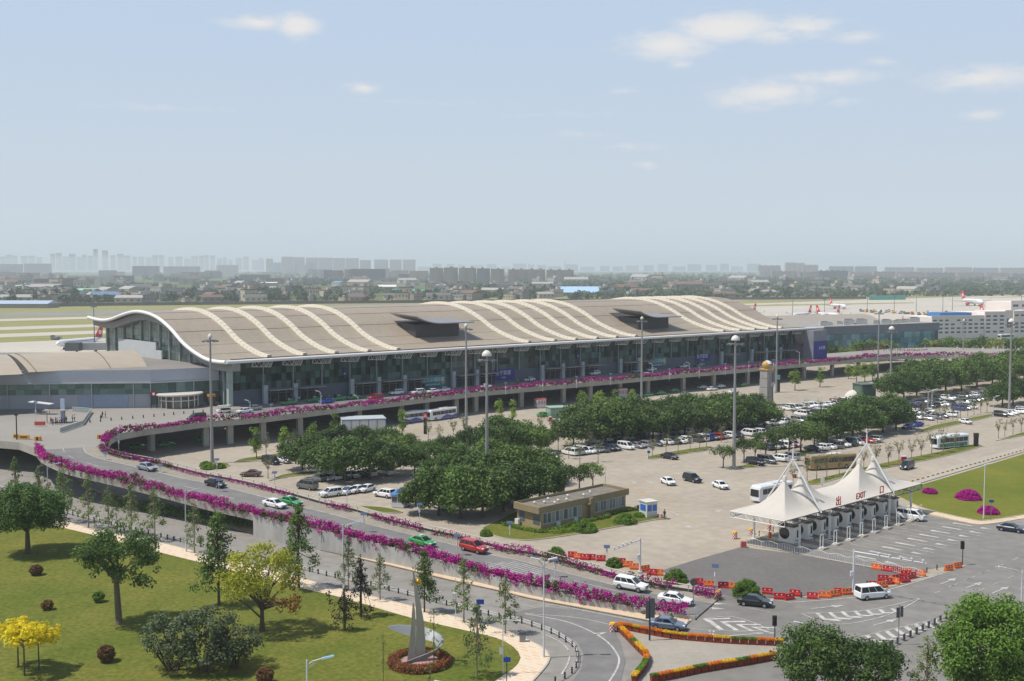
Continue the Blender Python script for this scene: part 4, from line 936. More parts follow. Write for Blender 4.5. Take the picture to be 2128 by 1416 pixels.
# --- bougainvillea hedges
def hedge(name, P, label, w=1.0, h=1.0, per=30, leaf=.24, bloom=.75, seed=1, step=.55, drop=0.):
    q = random.Random(seed); P = resample(P, max(3, int(plen(P)/step))); cl = []
    ph = [q.uniform(0, 6.28) for _ in range(4)]
    for i, p in enumerate(P):
        s = i*step; b = bloom+.28*math.sin(s/5+ph[0])+.22*math.sin(s/2.1+ph[1]); hh = h*(1+.28*math.sin(s/3.7+ph[2])+.2*math.sin(s/9+ph[3]))
        t = (P[min(i+1, len(P)-1)]-P[max(0, i-1)]).normalized(); n = Vector((t.y, -t.x, 0))
        for _ in range(4):
            f = q.random(); fl = q.random() < b*(.45+.85*f)
            c = p+n*q.uniform(-.5,.65)*w+Vector((0,0,f*hh-drop*q.random()*(q.random() < .4)))
            cl.append((c.x, c.y, c.z, q.uniform(.36,.62)*(h**.5), 1 if fl else 0))
    me = cloud(cl, leaf, seed, per, name=name, squash=.8); me.materials.append(LGR); me.materials.append(LMG)
    return tag(link(name, me), label, 'hedge')
off = lambda P, d, z: [p+Vector((0,0,z)) for p in offset(P, d)]
hedge('bougainvillea_hedge', off(resample(OUT, 120)[1:-1], .25, .35), 'magenta bougainvillea hedge along the outer edge of the ramp', 1.15, 1.15, 90, .24, .88, 3, .42, .8)
hedge('bougainvillea_hedge', off(FR, -.15, .3), 'very long magenta flower hedge along the front of the departures deck', 1.1, 1.2, 44, .38, .82, 4, .7, .5)
I1 = resample(INN, 140)
hedge('bougainvillea_hedge', off(I1[1:30], -.35, .1), 'magenta hedge round the inner curve at the top of the ramp', 1.0, .9, 60, .22, .6, 5, .5, .3)
for k, (a, b, h, bl) in enumerate(((30,52,.35,.55),(52,62,.6,.7),(70,76,.75,.95),(80,92,.7,.75),(93,104,.55,.7),(104,112,.9,.85),(113,126,.9,.7),(127,134,1.0,.75),(136,140,1.3,.9))):
    hedge('bougainvillea_hedge', off(I1[a:b], -.9, .25), 'magenta flower patch behind the ramp guard rail, %s from the top' % ordinal(k), .9, h, 60, .22, bl, 20+k, .5, .2)
hedge('bougainvillea_hedge', pxs([(1790,729),(1850,728),(1925,729)], DZ+.4), 'short dim magenta hedge beyond the departures deck at the right', 1, .9, 24, .4, .5, 44, 1.)
# rough green ground cover under the ramp
cl = []
for (x, y) in [(x, 1051+(x-228)*.157+dy) for x in range(226, 516, 4) for dy in (-8, -4, 0, 3)]:
    P = at(x+RNG.uniform(-3,3), y+RNG.uniform(-2,2), 0); cl.append((P.x, P.y, RNG.uniform(.1,1.3), RNG.uniform(.5,.9)))
me = cloud(cl, .3, 77, 22, name='ground_cover'); me.materials.append(leafmat('cover_leaf', (58,88,30), (112,148,56))); struct(link('ground_cover', me), 'stuff')
# clipped hedges on the office lawn
def clipped(P, w, h, label, seed):
    q = random.Random(seed); P = resample(P, max(3, int(plen(P)/.35))); cl = [(p.x+q.uniform(-.5,.5)*w, p.y+q.uniform(-.5,.5)*w, p.z+h*q.uniform(.2,.8), .26) for p in P for _ in range(int(4+w*3))]
    me = cloud(cl, .15, seed, 170, name='clipped_hedge', up=.8); me.materials.append(LH); return tag(link('clipped_hedge', me), label, 'hedge')
clipped(pxs([(1047,1092),(1080,1100),(1124,1108),(1150,1104),(1190,1092),(1205,1088)], .15), .8, .75, 'low clipped hedge along the left front of the tan building', 1)
clipped(pxs([(1208,1088),(1262,1076),(1264,1071),(1300,1063),(1323,1060)], .15), .8, .75, 'low clipped hedge along the right front of the tan building', 2)
clipped(pxs([(1150,1109),(1190,1104),(1228,1100)], .15), 1.3, .7, 'thick clipped hedge block nearest the pavement on the office lawn', 3)
dome('topiary', 1213, 1102, 56, 16, LH, 'flat round clipped bush on the office lawn, nearer one', 'bush', None, .15); dome('topiary', 1299, 1086, 48, 20, LH, 'stepped round clipped bush by the white guard booth', 'bush', None, .15); dome('topiary', 1328, 1074, 26, 9, LH, 'small clipped bush right beside the guard booth', 'bush', None, .15)
for k, (x, y, w) in enumerate(((432,974,30),(455,972,28),(428,968,26))): dome('clipped_bush', x, y, w, 9, LH, 'clipped green bush at the foot of the left mast, %s of three' % ordinal(k), 'bush', 'clipped bushes by the left mast', .18)
# ================================================================== vehicles
M_cglass = mat('car_glass', (24,30,36), .08, var=0, spec=.7); M_tyre = mat('tyre', (24,24,25), .9, var=0); M_rim = mat('wheel_rim', (168,170,174), .35, metal=.6, var=0)
M_head = mat('headlamp', (220,224,228), .15, var=0, spec=.7); M_tail = mat('tail_lamp', (140,18,20), .25, var=0, spec=.6); M_plate = mat('number_plate', (40,70,150), .5, var=0); M_trim = mat('dark_trim', (32,33,35), .6, var=0)
PAINT = {n: paint('paint_'+n, c, *k) for n, c, *k in (('white',(236,236,234)),('silver',(172,175,178),.5),('grey',(112,116,120),.5),('black',(22,23,26)),('dark blue',(30,38,58)),('red',(176,34,32)),('green',(52,150,70)),
        ('blue',(32,62,160)),('gold',(176,150,104),.2),('orange',(220,120,30)),('brown',(98,74,58),.3),('slate grey',(110,124,146),.4))}
def frustum(b, t, z0, z1): return [(b[0],-b[2],z0),(b[1],-b[3],z0),(b[1],b[3],z0),(b[0],b[2],z0),(t[0],-t[2],z1),(t[1],-t[3],z1),(t[1],t[3],z1),(t[0],t[2],z1)]
SPEC = {  # stations (x, z low, z high, half width); cabin bottom and top (x rear, x front, half width rear, front), heights; wheels
 'sedan': (4.6, [(-2.3,.45,.82,.72),(-2.22,.32,.95,.83),(-1.6,.25,1.0,.89),(-.9,.2,.95,.9),(.6,.2,.94,.9),(1.2,.22,.9,.9),(1.9,.26,.78,.87),(2.2,.33,.68,.79),(2.3,.42,.58,.64)], (-1.85,1.15,.80,.82), (-1.05,.25,.62,.63), .93, 1.46, 1.36, .32),
 'suv': (4.75, [(-2.37,.5,1.0,.78),(-2.3,.4,1.1,.88),(-1.6,.3,1.12,.93),(0,.28,1.1,.94),(1.1,.3,1.08,.93),(1.9,.34,.98,.91),(2.25,.42,.85,.84),(2.37,.5,.7,.7)], (-2.28,1.2,.86,.86), (-2.02,.3,.72,.7), 1.08, 1.78, 1.4, .37),
 'mpv': (4.9, [(-2.45,.4,1.05,.84),(-2.4,.3,1.12,.9),(-1.6,.24,1.12,.93),(0,.22,1.1,.94),(1.2,.24,1.06,.93),(2.0,.28,.95,.9),(2.35,.36,.78,.82),(2.45,.45,.65,.68)], (-2.4,1.75,.88,.86), (-2.28,.7,.8,.74), 1.0, 1.93, 1.5, .34),
 'minibus': (4.9, [(-2.45,.4,1.15,.82),(-2.42,.3,1.2,.86),(-1.6,.26,1.2,.87),(0,.26,1.2,.87),(1.5,.28,1.18,.87),(2.2,.32,1.05,.85),(2.42,.4,.9,.8),(2.45,.45,.8,.76)], (-2.43,2.15,.84,.82), (-2.38,1.15,.74,.72), 1.15, 2.0, 1.55, .33)}
CARM = {}
def car_meshes(kind):
    if kind in CARM: return CARM[kind]
    L, st, cb, ct, z0, z1, wx, wr = SPEC[kind]
    body = MB(); ring = lambda x, a, b, w: [(x,-w*.86,a),(x,-w,a+.16),(x,-w,b-.14),(x,-w*.88,b),(x,w*.88,b),(x,w,b-.14),(x,w,a+.16),(x,w*.86,a)]
    body.loft([ring(*s) for s in st], 0, smooth=False)
    F = frustum(cb, ct, z0-.04, z1-.06); body.add(F, [(0,1,5,4),(1,2,6,5),(2,3,7,6),(3,0,4,7)], 0)
    T_ = frustum((ct[0]-.03,ct[1]+.03,ct[2]+.01,ct[3]+.01), (ct[0]+.1,ct[1]-.1,ct[2]-.1,ct[3]-.1), z1-.06, z1); body.add(T_, [(4,5,6,7),(0,1,5,4),(1,2,6,5),(2,3,7,6),(3,0,4,7)], 0)
    win = MB(); V = [Vector(p) for p in F]
    def pane(a, b, c, d, s0, s1, t0, t1):
        n = (b-a).cross(d-a).normalized()*.012
        f = lambda s, t: a.lerp(b, s).lerp(d.lerp(c, s), t)+n
        win.add([f(s0,t0), f(s1,t0), f(s1,t1), f(s0,t1)], [(0,1,2,3)], 0)
    cuts = {'sedan': [(.06,.40),(.43,.9)], 'suv': [(.04,.30),(.33,.6),(.63,.93)], 'mpv': [(.03,.32),(.35,.62),(.65,.92)], 'minibus': [(.03,.32),(.35,.62),(.65,.93)]}[kind]
    for s0, s1 in cuts: pane(V[0],V[1],V[5],V[4],s0,s1,.14,.9); pane(V[2],V[3],V[7],V[6],1-s1,1-s0,.14,.9)
    pane(V[1],V[2],V[6],V[5],.07,.93,.1,.93); pane(V[3],V[0],V[4],V[7],.09,.91,.2,.92)
    wh = MB(); wh.tube((0,-.11,0),(0,.11,0),wr,n=14,mi=0); rim = MB(); rim.tube((0,-.125,0),(0,.125,0),wr*.62,n=10)
    xf, xr = L/2, -L/2; hz = st[-3][2]-.08; tz = st[1][2]-.16; hw = st[-2][3]; tw = st[1][3]
    hl = MB(); hl.box((xf-.2,0,hz),(.3,.34,.15)); tl = MB(); tl.box((xr+.08,0,tz),(.14,.3,.18)); pl = MB(); pl.box((xf+.0,0,.5),(.04,.44,.13)); mi = MB(); mi.box((cb[1]-.35,0,z0+.1),(.12,.2,.13))
    gr = MB(); gr.box((xf-.03,0,hz-.1),(.08,.7,.16))
    one = MB(); one.v, one.f, one.m, one.sm = list(body.v), list(body.f), list(body.m), list(body.sm); one.add(win.v, win.f, 1)
    for sx in (-1,1):
        for sy in (-1,1): one.tube((sx*wx,sy*(.8)-.1,wr),(sx*wx,sy*.8+.1,wr),wr,n=10,mi=2); one.tube((sx*wx,sy*.8-.11,wr),(sx*wx,sy*.8+.11,wr),wr*.55,n=8,mi=5)
    for sy in (-1,1): one.box((xf-.2,sy*hw*.72,hz),(.3,.34,.15),3); one.box((xr+.08,sy*tw*.72,tz),(.14,.3,.18),4)
    sh = MB()
    CARM[kind] = dict(body=body.mesh('body', PAINT['white']), windows=win.mesh('windows', M_cglass), wheel=wh.mesh('wheel', M_tyre), rim=rim.mesh('rim', M_rim), headlight=hl.mesh('headlight', M_head), taillight=tl.mesh('taillight', M_tail),
        plate=pl.mesh('number_plate', M_plate), mirror=mi.mesh('mirror', M_trim), grille=gr.mesh('grille', M_trim), one=one.mesh('car', [PAINT['white'], M_cglass, M_tyre, M_head, M_tail, M_rim]), g=(wx,wr,hw*.72,tw*.72))
    return CARM[kind]
def setpaint(o, m):
    s = o.material_slots[0]; s.link = 'OBJECT'; s.material = m
CARNAME = {'sedan': 'sedan', 'suv': 'sport_utility_car', 'mpv': 'people_carrier', 'minibus': 'minibus'}
def car(kind, color, loc, rz, label, group=None, cat='car', taxi=False, tilt=0., small=False):
    m = car_meshes(kind); wx, wr, hy, ty = m['g']
    if small:
        o = link('parked_car', m['one'], loc=loc, rz=rz); setpaint(o, PAINT[color]); return tag(o, label, cat, group)
    t = thing('taxi' if taxi else CARNAME[kind], label, 'taxi' if taxi else cat, loc, rz, group)
    if tilt: t.rotation_euler = (0, tilt, rz)
    setpaint(link('body', m['body'], t), PAINT[color]); link('windows', m['windows'], t); link('grille', m['grille'], t); link('number_plate', m['plate'], t)
    for sx in (-1,1):
        for sy in (-1,1): w = link('wheel', m['wheel'], t, loc=(sx*wx, sy*.83, wr)); link('rim', m['rim'], w)
    for s in (-1,1): link('headlight', m['headlight'], t, loc=(0,s*hy,0)); link('taillight', m['taillight'], t, loc=(0,s*ty,0)); link('mirror', m['mirror'], t, loc=(0,s*.98,0))
    if taxi: MB().box((-.3,0,1.52),(.3,.7,.14)).build('roof_sign', mat('taxi_sign', (230,226,210), .5), t)
    return t
def on_ramp(x, y):
    z = 3.
    for _ in range(12):
        P = at(x, y, z); best = None
        for k in range(NS):
            a, b = OUT[k], INN[k]; d = b-a; d.z = 0; w = max(0, min(1, ((P-a).dot(d))/d.dot(d))); e = (Vector((P.x,P.y,0))-Vector((a.x+d.x*w,a.y+d.y*w,0))).length
            if best is None or e < best[0]: best = (e, k)
        z = OUT[best[1]].z+.03
    k = best[1]; return P, OUT[max(0,k-3)], OUT[min(NS-1,k+3)]
for kind, col, x, y, lab, taxi in (('sedan','silver',306,977,'silver sedan coming down the top of the curved ramp',0),('sedan','black',448,1011,'black car on the ramp behind the white sedan and taxi',0),('sedan','white',571,1054,'white sedan beside a green taxi on the ramp',0),
        ('sedan','green',604,1049,'green taxi beside the white sedan on the ramp',1),('sedan','green',878,1133,'green taxi following the red car down the ramp',1),('suv','red',985,1146,'red sport utility car low on the ramp',0),
        ('suv','white',1311,1225,'large white sport utility car near the foot of the ramp',0),('sedan','white',1403,1254,'white sedan leaving the foot of the ramp',0)):
    P, a, b = on_ramp(x, y); d = b-a
    car(kind, col, P, math.atan2(d.y, d.x), lab, 'cars coming down the ramp', taxi=bool(taxi), tilt=-math.asin(d.z/d.length))
def rcar(kind, col, rear, front, lab, z=.05, **k):
    a, b = at(*rear, z), at(*front, z); return car(kind, col, (a+b)/2, heading(a, b), lab, **k)
rcar('sedan','slate grey',(1357,1303),(1420,1310),'silver blue sedan on the street beside the planters')
rcar('sedan','black',(1535,1255),(1603,1262),'black sedan crossing the junction past the round bush')
rcar('mpv','white',(1782,1246),(1845,1240),'white people carrier seen from behind beside the barriers', z=.06)
rcar('sedan','dark blue',(2075,1101),(2128,1108),'dark blue sedan at the right edge below the lawn')
rcar('minibus','white',(1868,1077),(1918,1084),'white minibus leaving the last lane of the toll plaza', cat='minibus')
rcar('sedan','white',(1376,1001),(1402,1012),'white sedan on the open forecourt, left of the black one')
rcar('suv','black',(1423,997),(1455,1005),'big black car on the forecourt between two white sedans')
rcar('sedan','white',(1485,1010),(1510,1019),'white sedan on the open forecourt nearest the white bus')
rcar('sedan','black',(1376,951),(1408,956),'black sedan parked at the tip of a planted strip')
rcar('mpv','dark blue',(1897,970),(1872,979),'dark people carrier driving towards the toll plaza')
rcar('sedan','blue',(1904,889),(1870,894),'bright blue sedan by the far planted strip'); rcar('sedan','blue',(1918,885),(1892,888),'second blue sedan half behind the bright blue one')
rcar('sedan','white',(1990,877),(2024,884),'white sedan at the tip of the far planted strip')
rcar('sedan','brown',(536,990),(506,990),'bronze sedan parked behind the ramp rail'); rcar('mpv','black',(548,962),(580,967),'black people carrier beside a white car under the thin trees'); rcar('sedan','white',(577,958),(605,965),'white car beside the black people carrier')
rcar('minibus','grey',(655,1019),(622,1014),'grey van with open side door under the ficus clump', cat='van'); rcar('suv','white',(700,1030),(672,1034),'white car with green mark parked by the rail')
for i, (x, y) in enumerate(((722,1026),(741,1023),(762,1021))): rcar('sedan','white',(x+9,y-2),(x-9,y+3),'white car in the shade beneath the ficus clump, %s from the left' % ordinal(i))
rcar('suv','white',(812,1035),(786,1031),'white car beside the blue roofed kiosk'); rcar('sedan','white',(1142,950),(1156,958),'white car between the thin trees left of the forecourt'); rcar('sedan','white',(1160,893),(1182,893),'white car at the left tip of the double ficus row')
# departures deck; traffic runs towards the viewer's left
dk = [('mpv','black',424,872,392,877,'black people carrier on the deck at the top of the ramp',0),('sedan','white',520,857,494,861,'white car on the deck near the corner of the hall',0),('sedan','green',664,834,640,837,'green taxi at the kerb before the hall, leftmost',1),('sedan','green',714,831,690,834,'green taxi at the kerb before the hall, middle one',1),('sedan','green',746,828,722,831,'green taxi at the kerb before the hall, rightmost',1),
      ('suv','red',792,829,768,833,'red sport utility car on the deck beside the flower hedge',0),('suv','white',836,819,810,823,'white car at the departures kerb, first after the red one',0),('suv','white',881,818,854,822,'white car at the departures kerb, second after the red one',0),('sedan','white',909,816,886,819,'white car at the departures kerb, third after the red one',0),('sedan','white',928,813,913,815,'white car at the departures kerb, fourth after the red one',0),
      ('sedan','white',1018,806,996,809,'white sedan before the indigo board',0),('sedan','white',1110,791,1088,794,'white sedan on the deck between the two indigo boards',0),('suv','white',1246,778,1224,782,'white sport utility car on the deck by the middle mast',0),('sedan','silver',1334,774,1314,776,'silver car on the deck beside the teal board',0),('sedan','white',1363,770,1343,773,'white car on the deck below the teal board',0),('sedan','white',1430,763,1410,766,'white car on the deck left of the indigo board',0),('sedan','silver',1462,760,1445,763,'silver car on the deck below the second indigo board',0),('sedan','white',1352,782,1332,784,'white car on the deck close behind the flower hedge',0),
      ('sedan','green',610,840,590,842,'green taxi at the departures kerb beside the crowd',1),('sedan','blue',690,837,668,840,'blue car on the deck beside a white camera post',0),('sedan','silver',538,851,516,855,'silver car on the deck under the eave corner',0)]
for kind, col, x0, y0, x1, y1, lab, taxi in dk:
    a, b = at(x0,y0,DZ+.02), at(x1,y1,DZ+.02); car(kind, col, (a+b)/2, math.atan2(-TU.y,-TU.x), lab, 'vehicles on the departures deck', taxi=bool(taxi))
for i, (x, y, col) in enumerate(((285,933,'green'),(345,928,'green'),(425,918,'green'),(540,905,'white'),(1345,824,'green'),(1372,820,'green'),(1400,815,'green'),(1460,808,'white'),(1480,812,'white'),(1497,806,'white'),(1525,817,'white'),(1545,803,'green'),(1130,866,'green'),(1425,823,'silver'))):
    car('sedan', col, at(x,y,.02), math.atan2(TU.y,TU.x), '%s %s on the arrivals road below the deck, %s from the left' % (col, 'taxi' if col == 'green' else 'car', ordinal(sorted((285,345,425,540,1130,1345,1372,1400,1425,1460,1480,1497,1525,1545)).index(x))), 'cars on the arrivals road', small=True)
# parked cars
CW = ['white']*10+['silver']*4+['black']*4+['grey']*3+['dark blue']*2+['red','brown','blue']
def prow(x0, y0, x1, y1, n, where, fixed={}, miss=.06, flip=None, head=None):
    a, b = at(x0,y0,.02), at(x1,y1,.02); q = random.Random(int(x0*3+y0))
    for i in range(n):
        if q.random() < miss: continue
        P = a.lerp(b, i/max(1,n-1)); col = fixed.get(i) or q.choice(CW); kind = q.choice(['sedan','sedan','sedan','suv','suv','mpv'])
        h = head if head is not None else math.atan2(TV.y,TV.x)+(math.pi if q.random() < .5 else 0)
        car(kind, col, P+Vector((q.uniform(-.2,.2),q.uniform(-.4,.4),0)), h+q.uniform(-.04,.04), '%s %s parked %s, %s from the left' % (col, {'sedan':'sedan','suv':'tall car','mpv':'people carrier'}[kind], where, ordinal(i)), 'parked cars '+where, small=True)
prow(1640,853,1778,836,15,'in the row nearest the elevated road',{i:'white' for i in (0,1,3,4,5,7,8,9,12,13)}, 0)
prow(1655,866,1800,848,15,'in the second row by the clock tower'); prow(1600,884,1632,880,4,'right behind the clock tower',{0:'white',1:'white',3:'black'}, 0)
prow(1660,878,1715,871,7,'in the third row, left half',{1:'dark blue',3:'grey'}); prow(1732,872,1845,858,12,'in the third row, right half',{5:'orange',3:'white',2:'red'},0)
prow(1648,892,1730,882,9,'in the fourth row, left half',{4:'red'}); prow(1738,885,1800,877,7,'in the fourth row, right half',{0:'red',1:'red'})
prow(1645,907,1760,893,11,'in the row before the ficus trees',{0:'white',5:'orange',1:'silver'},0)
prow(1185,946,1575,903,34,'under the double ficus row, front side',{}, .1); prow(1230,921,1580,884,28,'under the double ficus row, back side',{}, .1)
prow(1590,935,1650,928,6,'beside the umbrella trees'); prow(1690,938,1830,916,11,'under the trees behind the toll masts',{2:'white'},.1); prow(1570,966,1640,955,4,'below the umbrella trees',{0:'black'},.2)
prow(1868,876,1912,870,5,'on the right of the ficus trees',{},0); prow(1880,866,1930,858,5,'by the right mast, near row'); prow(1925,873,1975,866,4,'before the far strip, near row',{},.1); prow(1895,852,1960,844,7,'before the far right trees, first row',{},0); prow(1970,842,2048,832,8,'before the far right trees, second row',{},0); prow(1965,856,2030,848,6,'before the far right trees, third row',{},.1)
prow(1860,846,2040,822,18,'in shade of the far right trees',{}, .15); prow(2080,866,2128,858,5,'by the mast at the right edge',{0:'black',2:'white'},0); prow(1990,768,2060,762,7,'beyond the far right trees')
prow(900,1060,1060,1040,10,'under the clump behind the tan building',{},.3); prow(660,1000,800,986,9,'under the ficus clump by the ramp',{},.3)
# coaches
def coach(name, label, rear, front, base, L=11.5, W=2.5, H=3.3, cat='coach', swoosh=None, wave=None, roof=None):
    a, b = at(*rear,.02), at(*front,.02); P = (a+b)/2; t = thing(name, label, cat, P, heading(a,b)); h = L/2
    mb = MB(); sec = lambda x, w, z0, z1, r: [(x,-w,z0),(x,-w,z1-r),(x,-w+r,z1),(x,w-r,z1),(x,w,z1-r),(x,w,z0)]
    mb.loft([sec(-h,W/2-.06,.45,H-.05,.16), sec(-h+.15,W/2,.32,H,.2), sec(h-.5,W/2,.32,H,.2), sec(h-.08,W/2-.06,.4,H-.25,.3), sec(h,W/2-.15,.5,H-.7,.3)], 0); mb.build('body', base, t)
    n = 6
    for s in (-1,1):
        for k in range(n):
            w = (L-1.4)/n; x = -h+.5+w*(k+.5); MB().box((x,s*(W/2+.008),2.15),(w-.1,.03,1.05)).build('window', M_cglass, t)
    MB().box((h-.03,0,1.95),(.14,W-.5,1.35),ry=-.06).build('windscreen', M_cglass, t); MB().box((-h-.0,0,2.3),(.06,W-.7,.8)).build('rear_window', M_cglass, t)
    for x in (-h+2.6, h-2.2):
        for s in (-1,1):
            w = MB().tube((0,-.14,0),(0,.14,0),.5,n=14).build('wheel', M_tyre, t); w.location = (x,s*(W/2-.12),.5); MB().tube((0,-.15,0),(0,.15,0),.27,n=10).build('rim', M_rim, w)
    for s in (-1,1): MB().box((h-.02,s*.85,.85),(.12,.42,.2)).build('headlight', M_head, t)
    if swoosh:
        for s in (-1,1):
            mb = MB(); y = s*(W/2+.02); P2 = [(-h+.1,.4),(-h+.1,1.5),(-h+2.2,1.0),(-h+4.6,1.5),(-h+6.5,.9),(-h+7.2,.4)]; v = [(x,y,z) for x, z in P2]
            mb.add(v, [tuple(range(6)) if s < 0 else tuple(reversed(range(6)))], 0); mb.build('swoosh', swoosh, t)
    if wave:
        MB().box((0,0,.95),(L-1.3,W+.03,.9)).build('side_band', wave, t)
    MB().box((-1,0,H+.08),(3.2,1.7,.16)).build('air_conditioner', roof or mat('coach_unit', (206,206,202), .6), t); return t
M_bw = paint('coach_white', (226,228,230)); M_bb = paint('coach_blue', (30,74,176))
coach('coach', 'white coach with blue swoosh beyond the red totem, rear one', (837,880),(893,873), M_bw, swoosh=M_bb); coach('coach', 'white coach with blue swoosh below the deck, right one', (946,867),(886,876), M_bw, swoosh=M_bb)
coach('coach', 'long gold coach behind the toll plaza tents', (1770,971),(1680,977), paint('coach_gold', (168,140,96), .25), L=12); coach('bus', 'white bus with blue nose just left of the toll tents', (1640,1032),(1566,1046), M_bw, L=10, cat='bus', wave=None)
coach('coach', 'green and white coach by the black totem on the right', (2008,927),(1938,934), M_bw, wave=paint('coach_green', (44,130,96)), L=11)
coach('bus', 'white bus on the pale road before the office block', (2104,705),(2076,706), M_bw, cat='bus')
# open electric cart on the deck
P = at(466,858,DZ+.02); t = thing('electric_cart', 'white open electric cart beside the left mast', 'cart', P, math.atan2(-TU.y,-TU.x))
MB().box((0,0,.55),(3.6,1.5,.45)).box((1.6,0,.75),(.7,1.4,.5)).build('body', PAINT['white'], t); MB().box((-.1,0,1.95),(3.2,1.5,.1)).build('roof', PAINT['white'], t)
for x in (-1.5,-.2,1.2):
    for s in (-1,1): MB().tube((x,s*.68,.7),(x,s*.68,1.92),.04,n=5).build('post', M_trim, t)
for x in (-1.2,-.3,.5): MB().box((x,0,.95),(.5,1.3,.45)).build('seat', M_trim, t)
for x in (-1.2,1.2):
    for s in (-1,1): MB().tube((x,s*.7-.1,.25),(x,s*.7+.1,.25),.25,n=10).build('wheel', M_tyre, t)
# ================================================================== toll plaza
def membrane():
    m = mat('tent_membrane', (226,220,210), .7, var=.04, scale=.3, f2=(1.,.03)); nt = m.node_tree; b = nt.nodes['Principled BSDF']
    t = nt.nodes.new('ShaderNodeBsdfTranslucent'); t.inputs['Color'].default_value = (.8,.77,.72,1); x = nt.nodes.new('ShaderNodeMixShader'); x.inputs[0].default_value = .33
    nt.links.new(b.outputs[0], x.inputs[1]); nt.links.new(t.outputs[0], x.inputs[2]); nt.links.new(x.outputs[0], nt.nodes['Material Output'].inputs[0]); return m
M_fab = membrane(); M_steel = mat('white_painted_steel', (218,218,216), .45, var=.04); M_grey = mat('grey_steel', (120,124,128), .5, var=.08)
M_redl = mat('red_lettering', (150,26,28), .5, var=0); M_orange = mat('safety_orange', (214,104,44), .55, var=.1, scale=2); M_red = mat('safety_red', (182,44,46), .55, var=.12, scale=2); M_yel = mat('safety_yellow', (230,170,36), .6, var=.08)
CW_ = 10.5; CL = 45.
can = thing('toll_canopy', 'white tensile tent canopy with four peaks reading exit over the toll lanes', 'canopy', (GC.x, GC.y, 0), GROT)
SL = (10.2, 34.1); EZ = 5.45
def half(u0, u1, pu, arch):
    """one membrane from its peak to the four edges of its bay; arch = the edge that rises to an arch beside the slit"""
    per = []; n = 18
    def edge(a, b, kind):
        for k in range(n):
            w = k/n; u = a[0]+(b[0]-a[0])*w; v = a[1]+(b[1]-a[1])*w; s = math.sin(math.pi*v/CW_)
            z = EZ+(2.5*s**.8 if kind == 'arch' else .5*s if kind == 'mid' else 0); per.append((u, v, z))
    kinds = {u0: 'arch' if arch == u0 else ('mid' if 20 < u0 < 25 else 'end'), u1: 'arch' if arch == u1 else ('mid' if 20 < u1 < 25 else 'end')}
    edge((u0,0),(u1,0),'eave'); edge((u1,0),(u1,CW_),kinds[u1]); edge((u1,CW_),(u0,CW_),'eave'); edge((u0,CW_),(u0,0),kinds[u0])
    mb = MB(); rings = []; N = 22
    for j in range(N+1):
        r = .035+(1-.035)*(j/N)**1.25
        rings.append([(pu+(u-pu)*r, CW_/2+(v-CW_/2)*r, z+(10.5-z)*(1-r)**2.35*(1-.12*math.sin(math.pi*r))) for u, v, z in per])
    mb.loft(rings, 0, cap=False, smooth=True); return mb
U_ = [0, 10.0, 10.4, 22.15, 22.15, 33.9, 34.3, 45]
for u0, u1, pu, ar in ((0,10.0,7.8,10.0),(10.4,22.15,12.5,10.4),(22.15,33.9,31.7,33.9),(34.3,45.,36.5,34.3)):
    m_ = half(u0, u1, pu, ar).build('membrane', M_fab, can)
    MB().lathe([(0,10.95),(.28,10.9),(.34,10.6),(.42,10.1)], (pu,CW_/2,0), 12).build('peak_cap', M_fab, m_)
    MB().path([(ar+(.05 if ar in (10.4,34.3) else -.05), CW_*k/16, EZ+.06+2.5*math.sin(math.pi*k/16)**.8) for k in range(17)], .09, 5).build('edge_cable', M_grey, m_)
for u in SL:
    f = MB(); ap = (u, CW_/2, 13.4)
    for v in (-.2, CW_+.2): f.tube((u,v,5.2), ap, .17, .15, 8)
    f.tube(ap, (u,CW_/2,15.6), .16, .1, 8); f.tube((u,CW_/2,15.6),(u,CW_/2,16.3),.04,.03,5)
    f.box((u,CW_/2,13.3),(.35,1.3,.06)); f.box((u,CW_/2,15.5),(.5,.5,.05)); f.box((u,CW_/2,15.9),(.4,.4,.05))
    for d in (-2.4, 2.3): f.tube((u,CW_/2,13.5),(u+d,CW_/2,10.8),.03,n=4)
    f.build('mast_frame', M_steel, can)
def truss(a, b, n, h=.95, m=M_steel):
    a, b = Vector(a), Vector(b); mb = MB(); d = Vector((0,0,-h)); mb.tube(a,b,.09,n=6); mb.tube(a+d,b+d,.09,n=6)
    for k in range(n):
        p, q = a.lerp(b,k/n), a.lerp(b,(k+1)/n); mb.tube(p, p+d, .05, n=4); mb.tube(p+d if k % 2 else p, q if k % 2 else q+d, .05, n=4)
    mb.tube(b, b+d, .09, n=5); return mb
truss((0,.1,EZ-.1),(0,CW_-.1,EZ-.1),8).build('end_truss', M_steel, can); truss((.1,.1,EZ-.1),(CL,.1,EZ-.1),32).build('front_truss', M_grey, can)
truss((CL,.1,EZ-.1),(CL,CW_-.1,EZ-.1),8).build('end_truss', M_steel, can); truss((.1,CW_-.1,EZ-.1),(CL,CW_-.1,EZ-.1),32).build('rear_truss', M_grey, can)
cm = MB().tube((0,0,0),(0,0,4.6),.2,n=10).box((0,0,.06),(.7,.7,.12)).mesh('column', M_steel)
for u in (5.6, 14.6, 24.6, 34.6, 42.6):
    for v in (.9, CW_-.9): link('column', cm, can, loc=(u,v,0))
    truss((u,.9,EZ-.3),(u,CW_-.9,EZ-.3),6,.9).build('cross_truss', M_grey, can)
def u_canopy(px): return min((abs(proj(G(u/10,.1,6.2))[0]-px), u/10) for u in range(0,450))[1]
for txt, px, sz, sx in (('出',1741,1.75,1.),('EXIT',1787,1.5,1.),('口',1831,1.6,1.)):
    me = textmesh(txt, sz, .06); me.materials.append(M_redl); o = link('lettering', me, can); o.location = (u_canopy(px), -.05, 6.25); o.rotation_euler = (R(90),0,0); o.scale = (sx,1,1)
